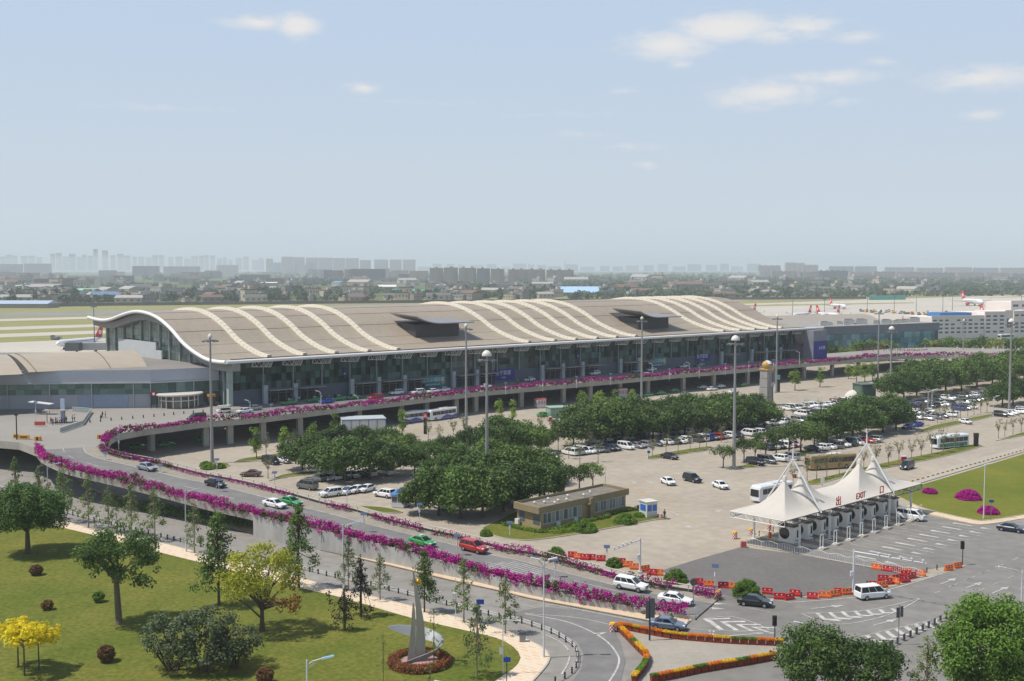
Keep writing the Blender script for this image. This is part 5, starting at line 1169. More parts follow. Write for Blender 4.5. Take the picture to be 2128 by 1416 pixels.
# islands, booths, frames
M_booth = mat('booth_panel', (226,226,222), .5, var=.05); M_roofb = mat('booth_roof', (84,74,58), .9, var=.2)
for k in range(9):
    u = 7.6+4.14*k; P = G(u, 4.6, 0)
    o = MB().box((0,0,.09),(1.7,14.5,.18)).box((0,-7.1,.2),(1.4,.4,.3),1).build('lane_island', [M_kerb, M_kerb]); o.location = P; o.rotation_euler = (0,0,GROT)
    tag(o, 'raised lane island under the canopy, %s from the near end' % ordinal(k), 'island', 'toll lane islands')
    b = thing('toll_booth', 'white toll booth with round dark window, %s from the near end' % ordinal(k), 'toll booth', G(u, 4.2, .18), GROT, 'toll booths')
    if k == 0:
        cab = MB().box((0,0,1.32),(1.5,2.9,2.64)).mesh('cabin', M_booth)
        wn = MB().tube((-.79,.35,1.45),(-.74,.35,1.45),.95,n=24,smooth=False).mesh('round_window', M_cglass); w2 = MB().box((.35,-1.46,1.45),(.42,.05,1.3)).mesh('slot_window', M_cglass)
        rf = MB().box((0,0,2.72),(1.8,3.2,.16)).box((-.2,.2,2.86),(1.2,2.4,.14)).mesh('roof', M_roofb); rb = MB().box((-.5,-2.1,.55),(.08,1.1,.08)).box((-.5,-2.6,.28),(.08,.08,.56)).box((.5,-2.1,.55),(.08,1.1,.08)).mesh('rail', mat('navy_rail', (40,60,110), .5, var=0))
    for n_, me in (('cabin',cab),('round_window',wn),('slot_window',w2),('roof',rf),('rail',rb)): link(n_, me, b)
    f = MB()
    for s in (-.42,.42): f.box((s,0,1.05),(.1,.1,2.1))
    f.box((0,0,2.1),(.94,.1,.1)).box((0,0,.06),(1.1,.4,.12))
    if k == 0: fme = f.mesh('gate_frame', M_steel)
    o = link('gate_frame', fme, loc=G(u, -1.9, .18), rz=GROT); tag(o, 'white upright frame at the end of a toll island, %s from the near end' % ordinal(k), 'frame', 'toll lane frames')
    g = thing('barrier_gate', 'toll barrier cabinet with raised boom, %s from the near end' % ordinal(k), 'barrier', G(u-.3, 7.6, .18), GROT, 'toll barriers')
    MB().box((0,0,.5),(.4,.35,1.0)).build('cabinet', M_orange if k == 0 else M_yel, g); MB().box((-.1,0,1.9),(.08,.08,2.2),ry=.05).build('boom', M_red, g)
    for j, v in enumerate((9.6, 11.2)):
        o = MB().tube((0,0,0),(0,0,.35),.09,n=8,mi=1).tube((0,0,.35),(0,0,.62),.09,n=8,mi=0).tube((0,0,.62),(0,0,.9),.09,n=8,mi=1).build('bollard', [M_yel, M_trim]); o.location = G(u+(.5 if j else -.5), v, .18)
        tag(o, 'black and yellow bollard on a toll lane island', 'bollard', 'toll lane bollards')
for x, y, lab in ((1527,1119,'outside the canopy corner'),(1561,1112,'by the first rear column'),(1598,1103,'on the near toll island')):
    d = thing('crash_drum', 'red and white chequered crash drum %s' % lab, 'crash drum', at(x,y,.1)); dr = MB()
    for i in range(4):
        for j in range(12): 
            a0, a1 = 2*math.pi*j/12, 2*math.pi*(j+1)/12; p = lambda a, z: (.42*math.cos(a), .42*math.sin(a), z); dr.add([p(a0,.25*i),p(a1,.25*i),p(a1,.25*i+.25),p(a0,.25*i+.25)], [(0,1,2,3)], (i+j) % 2)
    dr.build('drum', [M_red, M_steel], d); MB().tube((0,0,1.0),(0,0,1.18),.44,.36,12).build('cap', M_yel, d)
# white arched fence from the plaza to the road
FP = [(1551,1133),(1583,1138),(1616,1143.5),(1651,1149.5),(1685,1156.5),(1721,1164),(1759,1171.5),(1796,1178),(1836,1186),(1875,1193),(1916,1201)]
fe = thing('railing', 'white arched railing panels from the toll canopy to the red barriers', 'railing')
for (a, b) in zip(FP, FP[1:]):
    A, B = at(*a,.06), at(*b,.06); mb = MB(); n = 10; top = lambda w: .95+.28*math.sin(math.pi*w)
    for k in range(n+1):
        w = k/n; p = A.lerp(B, w); mb.box((p.x,p.y,top(w)/2+.08),(.05,.05,top(w)-.12))
    mb.path([A.lerp(B,k/n)+Vector((0,0,top(k/n))) for k in range(n+1)], .035, 4); mb.tube(A+Vector((0,0,.15)),B+Vector((0,0,.15)),.03,n=4); mb.box((A.x,A.y,.55),(.1,.1,1.1)); mb.build('panel', M_steel, fe)
o = MB().box((0,0,.45),(.9,.8,.9),taper=.85).build('concrete_block', mat('pink_block', (170,84,84), .8)); o.location = at(1545,1137,.06); tag(o, 'faded red block at the left end of the white railing', 'block')
# water filled barriers
def barrier_mesh():
    mb = MB(); sec = lambda y0, y1, z: [(-.72,-y0,z),(.72,-y0,z),(.72,y1,z),(-.72,y1,z)]
    mb.loft([sec(.24,.24,0),sec(.24,.24,.25),sec(.13,.13,.45),sec(.1,.1,.86)], 0); 
    for x in (-.3,.3): mb.tube((x,-.135,.62),(x,.135,.62),.1,n=10,mi=1)
    return mb.mesh('water_barrier', [M_red, M_steel])
bm_ = barrier_mesh()
def zb(x, y): return (1560+x/3.746, 1056+y/3.746)
def z3(x, y): return (1040+x/3.933, 1056+y/3.933)
BL = [(zb(130,668),'R',0),(zb(222,708),'R',0),(zb(302,712),'R',1),(zb(345,682),'R',0),(zb(480,704),'R',0),(zb(572,696),'O',0),(zb(655,686),'O',1),(zb(692,670),'R',0),(zb(748,672),'O',1),(zb(838,655),'O',0),(zb(962,614),'R',0),(zb(1030,616),'O',1),(zb(1064,592),'R',3),(zb(1118,586),'O',2),(zb(1137,562),'R',1),(zb(1030,566),'R',0),(zb(1205,576),'R',1),(zb(1252,545),'R',1),(zb(1208,530),'R',0),
      (zb(980,478),'O',2),(zb(1068,492),'R',2),(zb(1140,500),'R',2),(zb(1215,510),'O',2),(zb(1322,524),'O',2),(zb(1540,486),'O',1),(zb(1610,466),'O',1),
      (z3(590,400),'R',0),(z3(640,412),'O',0),(z3(690,420),'R',0),(z3(740,420),'R',0),(z3(822,430),'R',0),(z3(985,455),'R',0),(z3(1042,478),'O',0),(z3(1096,498),'O',0),(z3(1182,514),'O',1),(z3(1236,544),'R',0),(z3(1290,546),'O',0),(z3(1615,622),'R',0),(z3(1704,640),'O',0),(z3(1820,652),'R',0),(z3(1890,656),'O',0)]
ang = {0:-.2,1:.35,2:-.55,3:.1}
for i, ((x, y), c, a) in enumerate(BL):
    P = at(x, y, .07); o = link('water_barrier', bm_, loc=P, rz=ang[a]+RNG.uniform(-.12,.12)); setpaint(o, M_red if c == 'R' else M_orange)
    wh = 'in the line along the junction' if i < 19 else ('behind the white railing' if i < 24 else ('beside the right hand signal' if i < 26 else 'behind the ramp guard rail'))
    s_ = sorted([q[0][0] for j, q in enumerate(BL) if (j < 19) == (i < 19) and (19 <= j < 24) == (19 <= i < 24) and (24 <= j < 26) == (24 <= i < 26) and (j >= 26) == (i >= 26)])
    tag(o, '%s plastic barrier %s, %s from the left' % ('red' if c == 'R' else 'orange', wh, ordinal(s_.index(x))), 'barrier', 'plastic barriers '+wh)
# flower boxes round the traffic island
bx = MB().box((0,0,.32),(1.24,.46,.64),taper=1.06).box((0,0,.62),(1.34,.52,.08)).mesh('box', mat('terracotta', (132,62,40), .8, var=.15, scale=2))
FLW = {'orange': leafmat('orange_flower', (206,104,20), (246,160,40), .3, 2), 'yellow': leafmat('yellow_flower', (214,164,16), (252,220,60), .3, 2), 'green': LH}
FM = {}
for c, m in FLW.items():
    cl = [(x/10, y/10, .72+RNG.uniform(0,.08), .17) for x in range(-6,7,2) for y in (-2,0,2)]; FM[c] = cloud(cl, .11, 5, 1300, name='flowers', up=.9); FM[c].materials.append(m)
def planters(px, n, cols, where):
    P = smooth_path(pxs(px, .09), n+1)
    for i in range(n):
        a, b = P[i], P[i+1]; c = cols[i % len(cols)] if isinstance(cols, list) else cols
        t = thing('planter', 'planter of %s %s, %s from its start' % ({'orange':'orange flowers','yellow':'yellow flowers','green':'green plants'}[c], where, ordinal(i)), 'planter', (a+b)/2, heading(a,b), 'planters '+where)
        t.scale = ((b-a).length/1.44,1,1); link('box', bx, t); link('flowers', FM[c], t)
planters([(1284,1306),(1322,1313),(1363,1321),(1406,1328),(1449,1332),(1515,1337),(1580,1340),(1628,1342)], 20, ['orange','orange','yellow','orange','orange','orange','yellow','yellow','yellow','orange','orange','orange','yellow','yellow','green','green','green','orange','orange','yellow'], 'along the junction edge')
planters([(1284,1308),(1302,1326),(1327,1352),(1343,1368),(1341,1386),(1328,1404),(1316,1418)], 13, ['orange','yellow','orange','orange','green','yellow','yellow','orange','orange','green','green','green','yellow'], 'on the left island curve')
planters([(1352,1417),(1396,1409),(1447,1398),(1510,1387),(1548,1381),(1580,1375),(1613,1369)], 18, ['green','orange','orange','yellow','yellow','yellow','green','green','orange','orange','yellow','yellow','green','green','orange','yellow','yellow','orange'], 'on the lower island edge')
# ================================================================== masts, lamps, signs
def mast(x, yb, yt, lab, domed):
    P = at(x, yb, .05); H = hgt(x, yt, P); t = thing('high_mast', lab, 'light mast', P, 0, 'high light masts'); k = 1.
    MB().tube((0,0,0),(0,0,H-1.2),.42,.2,10).box((0,0,.15),(1.2,1.2,.3)).build('pole', mat('mast_steel', (150,150,148), .5, metal=.2, var=.05), t)
    r = MB().lathe([(1.5,H-2.0),(1.6,H-2.0),(1.6,H-1.85),(1.5,H-1.85)], n=20)
    for j in range(4): a = j*math.pi/2; r.tube((0,0,H-1.9),(1.55*math.cos(a),1.55*math.sin(a),H-1.9),.05,n=4)
    h = r.build('lamp_ring', M_grey, t)
    for j in range(8): a = j*math.pi/4; MB().box((1.7*math.cos(a),1.7*math.sin(a),H-2.1),(.45,.4,.3),rz=a).build('floodlight', M_grey, h)
    MB().lathe([(.95,H-1.2),(1.0,H-1.0),(.8,H-.5),(.4,H-.15),(0,H)] if domed else [(.5,H-1.3),(.55,H-1.),(.4,H-.6),(.0,H-.3)], n=16).build('dome_cap', mat('cap_white', (214,210,202), .4, var=.05), t)
for a in ((441,962,691,'light mast with small cap in front of the terminal corner, leftmost',0),(969,895,670,'light mast with small cap beside the coaches, second from left',0),(1012,1032,728,'tall light mast with white domed cap above the ficus clump',1),(1333,833,656,'light mast in front of the second roof lantern',0),(1525,972,697,'domed light mast at the end of the double ficus row',1),(1613,816,652,'light mast just right of the clock tower',0),
    (1824,791,642,'light mast at the far end of the departures deck',0),(1850,831,678,'domed light mast in the middle of the open car park',1),(2001,754,662,'slim light mast before the pinkish office block',0),(2097,858,662,'domed light mast near the right edge',1)): mast(*a)
def apron_mast(x, yb, yt):
    P = at(x, yb, -.3); H = hgt(x, yt, P); o = MB().tube((0,0,0),(0,0,H),.35,.2,6).box((0,0,H),(3,.8,.8)).build('apron_mast', M_grey); o.location = P; tag(o, 'thin floodlight mast standing on the distant apron', 'light mast', 'apron floodlight masts')
for a in ((197,740,636),(1647,668,612),(1713,662,622),(1802,648,612),(1858,652,615),(1904,648,612),(1959,650,602),(1979,646,598),(2122,645,600)): apron_mast(*a)
M_lampw = mat('lamp_white', (206,208,210), .4, var=.04); M_lens = mat('lamp_lens', (110,176,214), .3, var=0, spec=.5)
def lamp(x, yb, yt, lab, side=1, double=False, z=.1, arm=1.9, lens=M_lens):
    P = at(x, yb, z); H = hgt(x, yt, P)-P.z; t = thing('street_lamp', lab, 'street lamp', P, 0, None)
    MB().tube((0,0,0),(0,0,H),.11,.07,8).tube((0,0,0),(0,0,.9),.15,.14,8).build('pole', M_lampw, t)
    for s in ((1,-1) if double else (side,)):
        MB().path([(0,0,H-.5),(.5*s,0,H-.12),(arm*.7*s,0,H+.15)], .045, 5).tube((0,0,H-.9),(arm*.5*s,0,H+.02),.03,n=4).build('arm', M_lampw, t)
        MB().box((arm*s,0,H+.25),(1.1,.34,.12),ry=-.22*s).box((arm*s,0,H+.32),(1.0,.3,.03),1,ry=-.22*s).build('lamp_head', [M_lampw, lens], t)
    return t
lamp(1130,1366,1166,'tallest white lamp post with two arms at the street bend',double=True,lens=M_lampw,arm=1.)
lamp(714,1226,1090,'white lamp post with blue tinted head beside the dark conifers'); lamp(387,1147,1020,'white lamp post with blue tinted head above the open lawn tree'); lamp(101,1078,966,'white lamp post with blue tinted head behind the broad dark tree'); lamp(640,1592,1372,'white lamp post with blue head rising from the bottom edge by the lawn')
lamp(2121,1312,1184,'white lamp post at the right edge with its arm to the left',side=-1,lens=M_lampw,arm=2.4); lamp(1690,1440,1300,'white lamp post behind the dark roadside trees with its arm to the left',side=-1,lens=M_lampw,arm=1.6); lamp(946,1560,1424,'white lamp head on an arm poking up at the bottom edge',side=-1,lens=M_lampw,arm=1.4)
lamp(2044,1078,968,'plain slim white pole lamp on the right lawn',lens=M_lampw,arm=.4)
for x, yb, yt, lab in ((667,848,815,'white camera post on the deck beside the blue car'),(744,843,824,'white camera post on the deck before the green taxis'),(1356,782,757,'white lamp post on the deck by the teal board'),(1433,775,755,'white lamp post on the deck before the second indigo board'),(1661,758,732,'white curved lamp post near the far end block'),(520,858,834,'white lamp post beside the white car on the deck'),(1848,729,718,'white lamp post at the deck bend on the right')):
    lamp(x, yb, yt, lab, side=-1, z=DZ, arm=.9, lens=M_lampw)
for x, yb, yt, lab in ((1928,858,813,'twin armed white lamp in the far car park, left one'),(1936,860,811,'twin armed white lamp in the far car park, right one'),(2064,865,825,'white lamp post by the far right strip'),(1897,893,853,'white lamp post beside the blue cars'),(1962,932,907,'white lamp post in front of the green coach'),(1810,826,808,'white lamp post before the dark green pavilion')):
    lamp(x, yb, yt, lab, side=1, z=.05, arm=1.2, double='twin' in lab, lens=M_lampw)
M_pv = mat('solar_cell', (72,86,112), .25, var=.06, spec=.5)
def solar(x, yb, yt, z, lab, group):
    P = at(x, yb, z); H = max(1.2, hgt(x, yt, P)-P.z); t = thing('solar_lamp', lab, 'solar lamp', P, RNG.uniform(-.2,.2), group)
    MB().tube((0,0,0),(0,0,H),.05,.05,6).build('pole', M_lampw, t); MB().tube((0,0,H*.52),(0,0,H*.52+.55),.15,n=8).build('lantern', M_steel, t); MB().box((0,-.05,H),(.95,.7,.05),rx=.45).build('solar_panel', M_pv, t)
SLP = [(247,935,909),(219,956,941),(333,982,966),(451,981,955),(455,1022,997),(571,1008,982),(721,1045,1014),(756,1106,1068),(872,1083,1048),(950,1154,1113),(1059,1112,1086),(1153,1199,1163),(1261,1160,1136),(1486,1222,1176)]
for i, (x, yb, yt) in enumerate(SLP):
    P, a, b = on_ramp(x, yb); solar(x, yb, yt, P.z-.03 if i not in (12,13) else .1, 'solar lamp with tilted panel along the ramp, %s from the top' % ordinal(i), 'solar lamps along the ramp')
for i, (x, yt) in enumerate([(564,841),(1051,796),(1128,790),(1198,783),(1269,777),(1391,767),(1453,763),(1507,756),(1556,752),(1607,748),(1875,722),(1905,719),(1922,717),(2062,718)]):
    yb = yt+24 if x < 1700 else yt+14
    solar(x, yb, yt, DZ, 'solar lamp behind the deck flower hedge, %s from the left' % ordinal(i), 'solar lamps on the deck')
solar(75, 880, 836, DZ, 'solar lamp on the forecourt beside the waiting crowd', 'solar lamps on the deck')
def gantry(x, yb, yt, tip, lab, z=.08):
    P = at(x, yb, z); H = hgt(x, yt, P); t = thing('camera_gantry', lab, 'camera gantry', P); e = None
    Q = at(tip[0], tip[1], H-.2) if False else None
    # the arm is level; its plan direction follows from where its tip appears
    best = min(((abs(proj((P.x+math.cos(a/40)*r, P.y+math.sin(a/40)*r, H-.25))[0]-tip[0])+abs(proj((P.x+math.cos(a/40)*r, P.y+math.sin(a/40)*r, H-.25))[1]-tip[1]), a/40, r) for a in range(0,252) for r in (6,7,8,9,10)), key=lambda q: q[0])
    a, r = best[1], best[2]; d = Vector((math.cos(a), math.sin(a), 0))
    MB().tube((0,0,0),(0,0,H),.17,.13,8).box((0,0,.1),(.6,.6,.2)).build('post', M_lampw, t); MB().tube((0,0,H-.25),d*r+Vector((0,0,H-.25)),.11,.06,8).build('arm', M_lampw, t); MB().box((-.28,0,H*.45),(.35,.3,.7)).build('control_box', M_lampw, t)
    for k in range(5): p = d*(r*(.35+.15*k)); MB().box((p.x,p.y,H+.05),(.22,.4,.2)).tube((p.x,p.y,H-.25),(p.x,p.y,H),.03,n=4).build('camera', M_lampw, t)
gantry(1330,1190,1119,(1273,1146),'white camera gantry behind the ramp rail with arm to the left'); gantry(1773,1233,1144,(1926,1181),'white camera gantry by the barriers with long arm to the right')
def post_sign(x, yb, yt, boards, lab, cat='sign', z=.08, col=None, r=.05, name='road_sign'):
    P = at(x, yb, z); t = thing(name, lab, cat, P); H = hgt(x, yt, P)
    MB().tube((0,0,0),(0,0,H),r,n=7).build('post', col or M_grey, t); sc = (yb-557)/45.
    for bx0, by0, bx1, by1, m in boards:
        zt, zb_ = hgt(x, by0, P), hgt(x, by1, P); MB().box((((bx0+bx1)/2-x)/sc,-.09,(zt+zb_)/2),(abs(bx1-bx0)/sc,.06,zt-zb_)).build('board', m, t)
    return t
M_sback = mat('sign_back', (84,86,88), .6, var=.08); M_blues = mat('sign_blue', (34,70,160), .5, var=.05); M_dk = mat('dark_post', (54,56,58), .6, var=.1)
post_sign(1350,1331,1246,[(1341,1249,1348,1287,M_sback),(1350,1245,1360,1285,M_sback)],'tall dark double sign back on a thick post in the island',col=M_dk,r=.11)
post_sign(1867,1340,1258,[(1861,1264,1868,1285,M_sback),(1869,1261,1875,1283,M_sback)],'grey double sign back beside the low railing')
t = post_sign(1441,1259,1219,[],'round grey mirror sign at the foot of the ramp'); o = MB().tube((0,-.1,3.2),(0,-.04,3.2),.5,n=18,smooth=False).build('disc', M_sback, t)
for x, yb, yt, lab in ((1610,1329,1284,'dark traffic signal at the right end of the planter row'),(2000,1174,1128,'dark traffic signal beside the orange barriers on the right')):
    P = at(x, yb, .08); H = hgt(x, yt, P); t = thing('traffic_signal', lab, 'traffic light', P); MB().tube((0,0,0),(0,0,H-1.),.07,n=7).build('post', M_dk, t); MB().box((0,0,H-.5),(.4,.3,1.1)).build('signal_head', M_trim, t); MB().box((0,.2,H-.5),(.55,.04,1.25)).build('backplate', M_trim, t)
post_sign(997,1297,1246,[(990,1247,1006,1257,M_blues)],'small blue street sign on the pavement among the thin trees'); post_sign(1053,1460,1366,[(1046,1367,1061,1377,M_blues)],'blue street sign on a dark pole at the bottom of the pavement',col=M_dk)
post_sign(2059,1082,1040,[(2054,1041,2064,1046,M_blues)],'small blue street sign at the edge of the right lawn',z=.15); post_sign(1709,1010,996,[(1705,994,1713,1006,M_steel)],'small white and red sign behind the tents',z=.1); post_sign(1348,955,930,[(1345,931,1351,936,M_steel),(1345,938,1351,943,M_blues)],'white and blue parking sign at the strip tip',z=.1)
P = post_sign(1045,1401,1282,[],'slim white pole with a side arm and box on the pavement',z=.15,col=M_lampw,name='camera_pole'); MB().tube((0,0,6.1),(1.9,0,6.0),.05,n=6).build('arm', M_lampw, P); MB().box((-.2,0,2.6),(.4,.3,.7)).build('box', M_steel, P)
P = post_sign(947,1287,1205,[],'slim white camera pole beside the pale street tree',z=.15,col=M_lampw,name='camera_pole'); MB().box((-.15,0,3.1),(.5,.3,.6)).build('box', M_steel, P)
post_sign(1258,1012,970,[],'slim white pole behind the tan building',z=.05,col=M_lampw,name='flag_pole')
def totem(x, yb, yt, wpx, top, lab, txt=None):
    P = at(x, yb, .08); H = hgt(x, yt, P); w = wpx/((yb-557)/45.); t = thing('sign_totem', lab, 'sign totem', P)
    MB().box((0,0,H*.36),(w,.5,H*.72)).build('panel', mat('totem_black', (38,40,42), .5), t); b = MB().box((0,0,H*.86),(w*1.1,.55,H*.28)).build('head', top, t)
    if txt: me = textmesh(txt, H*.26, .02); me.materials.append(M_let); l = link('lettering', me, b); l.location = (0,-.3,H*.86); l.rotation_euler = (R(90),0,0)
totem(884,902,860,7,mat('totem_red', (196,44,40), .5),'black sign totem with red head reading A beside the coaches','A'); totem(1617,815,780,7,mat('totem_teal', (52,150,150), .5),'black sign totem with teal head reading C right of the clock tower','C'); totem(2028,928,901,9,mat('totem_black2', (58,56,44), .6),'dark sign totem beside the green and white coach')
# bollards, rails
bo = MB().box((0,0,.35),(.3,.3,.7),taper=.85).box((0,0,.72),(.22,.22,.08)).mesh('bollard', mat('bollard_stone', (66,68,68), .7, var=.1))
for x, y in ((170,881),(187,878.5),(209,876.5),(231,874.5),(253,872.5),(276,870.5),(298,868.5),(320,866.5),(341,864.5),(361,862.5),(382,860.5),(402,859),(422,857)):
    o = link('bollard', bo, loc=at(x,y,DZ), rz=.3); tag(o, 'dark square bollard in the curved row edging the forecourt', 'bollard', 'forecourt bollards')
GP = [(120,1063),(150,1071),(187,1081),(228,1091),(295,1107),(340,1118),(380,1128),(430,1140),(520,1160),(645,1189),(665,1194),(694,1201),(750,1214),(807,1228),(843,1237),(909,1254),(960,1266),(1049,1288),(1078,1294),(1124,1309),(1154,1321),(1179,1337),(1194,1349),(1200,1365),(1198,1387),(1182,1405),(1154,1420)]
P_ = resample(smooth_path(pxs(GP,.03), 200), 74); rl = thing('street_rail', 'low grey rail on dark posts between the street and brick pavement', 'railing')
mb = MB()
for h in (.35,.62): mb.path([p+Vector((0,0,h)) for p in P_], .035, 4)
mb.build('rail', M_lampw, rl); pm = MB().box((0,0,.36),(.2,.16,.72)).mesh('post', M_dk)
for p in P_: link('post', pm, rl, loc=p)
lr = thing('road_barrier', 'low dark panelled road barrier beside the hatched marking on the right', 'road barrier'); A, B = at(1838,1352,.06), at(1966,1286,.06)
for k in range(11):
    p = A.lerp(B,k/10); a = heading(A,B); MB().box((p.x,p.y,.5),(.85 if k < 2 else .5,.1,.7),rz=a).box((p.x,p.y,.08),(.2,.7,.12),rz=a).build('panel', M_sback, lr)
mb = MB(); mb.tube(A+Vector((0,0,.8)),B+Vector((0,0,.8)),.03,n=4); mb.build('rail', M_grey, lr)
for i, (x, y) in enumerate(((1625,1245),(1665,1242),(1802,1218),(1904,1195),(1926,1190),(1947,1184))):
    o = MB().tube((0,0,0),(0,0,.75),.09,n=8).build('flexible_post', M_dk); o.location = at(x,y,.07); tag(o, 'dark thin delineator post along the barrier line, %s from the left' % ordinal(i), 'delineator post', 'delineator posts')
P = at(1086,1333,.15); t = thing('litter_bin', 'grey litter bin with rounded lid on the brick pavement bend', 'litter bin', P); MB().box((0,0,.45),(.75,.5,.8)).build('body', mat('bin_grey', (138,146,150), .5, var=.1), t); MB().box((0,0,.95),(.85,.6,.16),taper=.7).build('lid', M_dk, t)
def drum(x, y, lab, z=.08):
    d = thing('crash_drum', lab, 'crash drum', at(x,y,z)); dr = MB()
    for i in range(4):
        for j in range(12):
            a0, a1 = 2*math.pi*j/12, 2*math.pi*(j+1)/12; p = lambda a, z: (.4*math.cos(a), .4*math.sin(a), z); dr.add([p(a0,.22*i),p(a1,.22*i),p(a1,.22*i+.22),p(a0,.22*i+.22)], [(0,1,2,3)], (i+j) % 2)
    dr.build('drum', [M_red, M_steel], d); MB().tube((0,0,.88),(0,0,1.08),.42,.36,12).build('cap', M_yel, d)
drum(1273,1312,'red and white chequered drum with yellow cap at the planter tip'); drum(1490,1245,'pale chequered drum at the end of the guard rail')
for x, y, w, lab in ((209,912,3.2,'yellow and black bumper block at the inner curve of the ramp'),(79,916,3.4,'yellow and black bumper block where the outer hedge starts')):
    o = MB().box((0,0,.5),(1.3,.9,.9),taper=.9).box((0,-.47,.5),(.4,.04,.7),1).build('bumper_block', [mat('amber_block', (206,146,36), .7, var=.15), M_trim]); o.location = at(x,y,DZ); tag(o, lab, 'bumper')
for i, (x, y, w) in enumerate(((50,914,22),(33,912,10))):
    o = MB().box((0,0,.6),(w/9.,.25,.9)).box((0,-.14,.6),(w/14.,.02,.3),1).build('site_board', [M_yel, M_trim]); o.location = at(x,y,DZ); tag(o, ('larger' if i == 0 else 'smaller')+' orange roadworks board on the forecourt edge at the left', 'site board')
# ================================================================== sculpture
P = at(871,1379,.14); sc = thing('sculpture', 'twin blade metal sculpture with gold ball and curling ribbon on a round bed', 'sculpture', P)
cl = [(math.cos(a)*r, math.sin(a)*r, z, .3) for a in [i*2*math.pi/80 for i in range(80)] for r, z in ((3.45,.25),(3.4,.62),(2.95,.72),(2.55,.66))]
me = cloud(cl, .14, 9, 330, name='hedge_ring', up=.8); me.materials.append(leafmat('ring_leaf', (96,60,32), (160,96,56), .15, .5)); o = link('hedge_ring', me, loc=P); tag(o, 'round clipped reddish hedge ring encircling the metal sculpture', 'hedge')
MB().lathe([(0,.3),(2.3,.3),(2.35,.2),(2.35,-.1)], n=36, smooth=False).build('base_disc', mat('pink_granite', (168,134,128), .7, var=.1, scale=2), sc)
M_alu = mat('brushed_metal', (168,163,152), .45, metal=.25, var=.12, scale=.8, stretch=(1,1,.15))
def blade(pts, name):     # (x, y, z, width in x, depth)
    mb = MB(); mb.loft([[(x-w/2,y-d/2,z),(x+w/2,y-d*.1,z),(x+w*.25,y+d/2,z),(x-w/2,y+d*.2,z)] for x, y, z, w, d in pts]); return mb.build(name, M_alu, sc)
blade([(-.9,-.2,.25,.9,.8),(-.72,-.15,2.2,.7,.7),(-.6,-.1,4.4,.52,.6),(-.58,0,6.0,.36,.5),(-.62,.05,7.0,.12,.25)], 'blade')
blade([(.12,.35,.25,1.15,.9),(.18,.35,2.4,1.05,.85),(.14,.3,4.6,.86,.7),(-.08,.28,6.8,.6,.6),(-.38,.25,8.9,.36,.45),(-.62,.2,10.6,.14,.22)], 'blade')
s_ = MB(); s_.lathe([(.34*math.sin(math.pi*i/10), -.34*math.cos(math.pi*i/10)) for i in range(11)], (-.02,-.1,9.5), 14); s_.build('gold_ball', mat('gold', (206,150,50), .25, metal=.8, var=.05), sc)
rb = [(-3.7,2.2,3.5,.25),(-2.6,2.6,3.2,1.0),(-1.,2.9,2.8,1.3),(.8,2.7,2.5,1.4),(2.1,1.7,2.2,1.1),(2.3,.3,1.8,1.0),(1.5,-.9,1.45,1.0),(.2,-1.5,1.1,1.0),(-.9,-1.6,.75,.8),(-1.7,-1.5,.45,.45)]
C_ = smooth_path([Vector(p[:3]) for p in rb], 40); Wd = np.interp(np.linspace(0,1,40), np.linspace(0,1,len(rb)), [p[3] for p in rb]); mb = MB()
rings = []
for i, p in enumerate(C_):
    t_ = (C_[min(i+1,39)]-C_[max(i-1,0)]).normalized(); n = t_.cross(Vector((0,0,1))).normalized(); w = Wd[i]; upv = (Vector((0,0,1))*.8-n*.6).normalized()
    rings.append([p-upv*w/2-n*.08, p-upv*w/2+n*.08, p+upv*w/2+n*.08, p+upv*w/2-n*.08])
mb.loft(rings, 0, smooth=False); mb.build('ribbon', mat('ribbon_metal', (156,160,162), .45, metal=.25, var=.1, scale=1), sc)
# ================================================================== small buildings of the car park
M_tan = mat('tan_stone', (158,140,106), .85, var=.12, scale=.6, f2=(3,.08)); M_tan2 = mat('dark_tan_stone', (140,126,98), .85, var=.12, scale=.6)
A, B, C = at(1075,1089,.1), at(1124,1102,.1), at(1300,1060.5,.1); D = A+(C-B)
n1 = (C-B).normalized(); n2 = (A-B).normalized(); oc = (A+B+C+D)/4; of = thing('office_building', 'long single storey tan stone office with flat dark roof and window bands', 'office', (0,0,0)); hB = hgt(1124,1054,B)
mb = MB(); mb.prism([A,B,C,D], .1, hB-1.0, 0); mb.build('wall', M_tan, of)
O_ = lambda p, s: p+(p-oc).normalized()*s
mb = MB(); pr_ = [O_(p,.75) for p in (A,B,C,D)]; ins = [O_(p,.25) for p in (A,B,C,D)]; mb.prism(pr_, hB-1.15, hB-.5, 0)
for i in range(4): mb.prism([pr_[i], pr_[(i+1)%4], ins[(i+1)%4], ins[i]], hB-.5, hB, 0)
rf = mb.build('roof', [M_tan2], of); mb = MB(); mb.add([(p.x,p.y,hB-.46) for p in ins], [(0,1,2,3)]); mb.build('roof_felt', mat('roof_felt', (122,116,106), .95, var=.25, scale=.5), rf)
Lw = (C-B).length; wd = Vector((n1.y,-n1.x,0)); wd = wd if wd.dot(B-oc) > 0 else -wd; hw_ = hB-1.15
def wpanel(w0, w1, z0, z1, nm='window', m=None, out=.05):
    a, b = B.lerp(C,w0)+wd*out, B.lerp(C,w1)+wd*out; return MB().quad(a+Vector((0,0,z0-.1)), b+Vector((0,0,z0-.1)), b+Vector((0,0,z1-.1)), a+Vector((0,0,z1-.1))).build(nm, m or M_win2, of)
M_frw = mat('window_frame_white', (188,190,186), .6, var=.05)
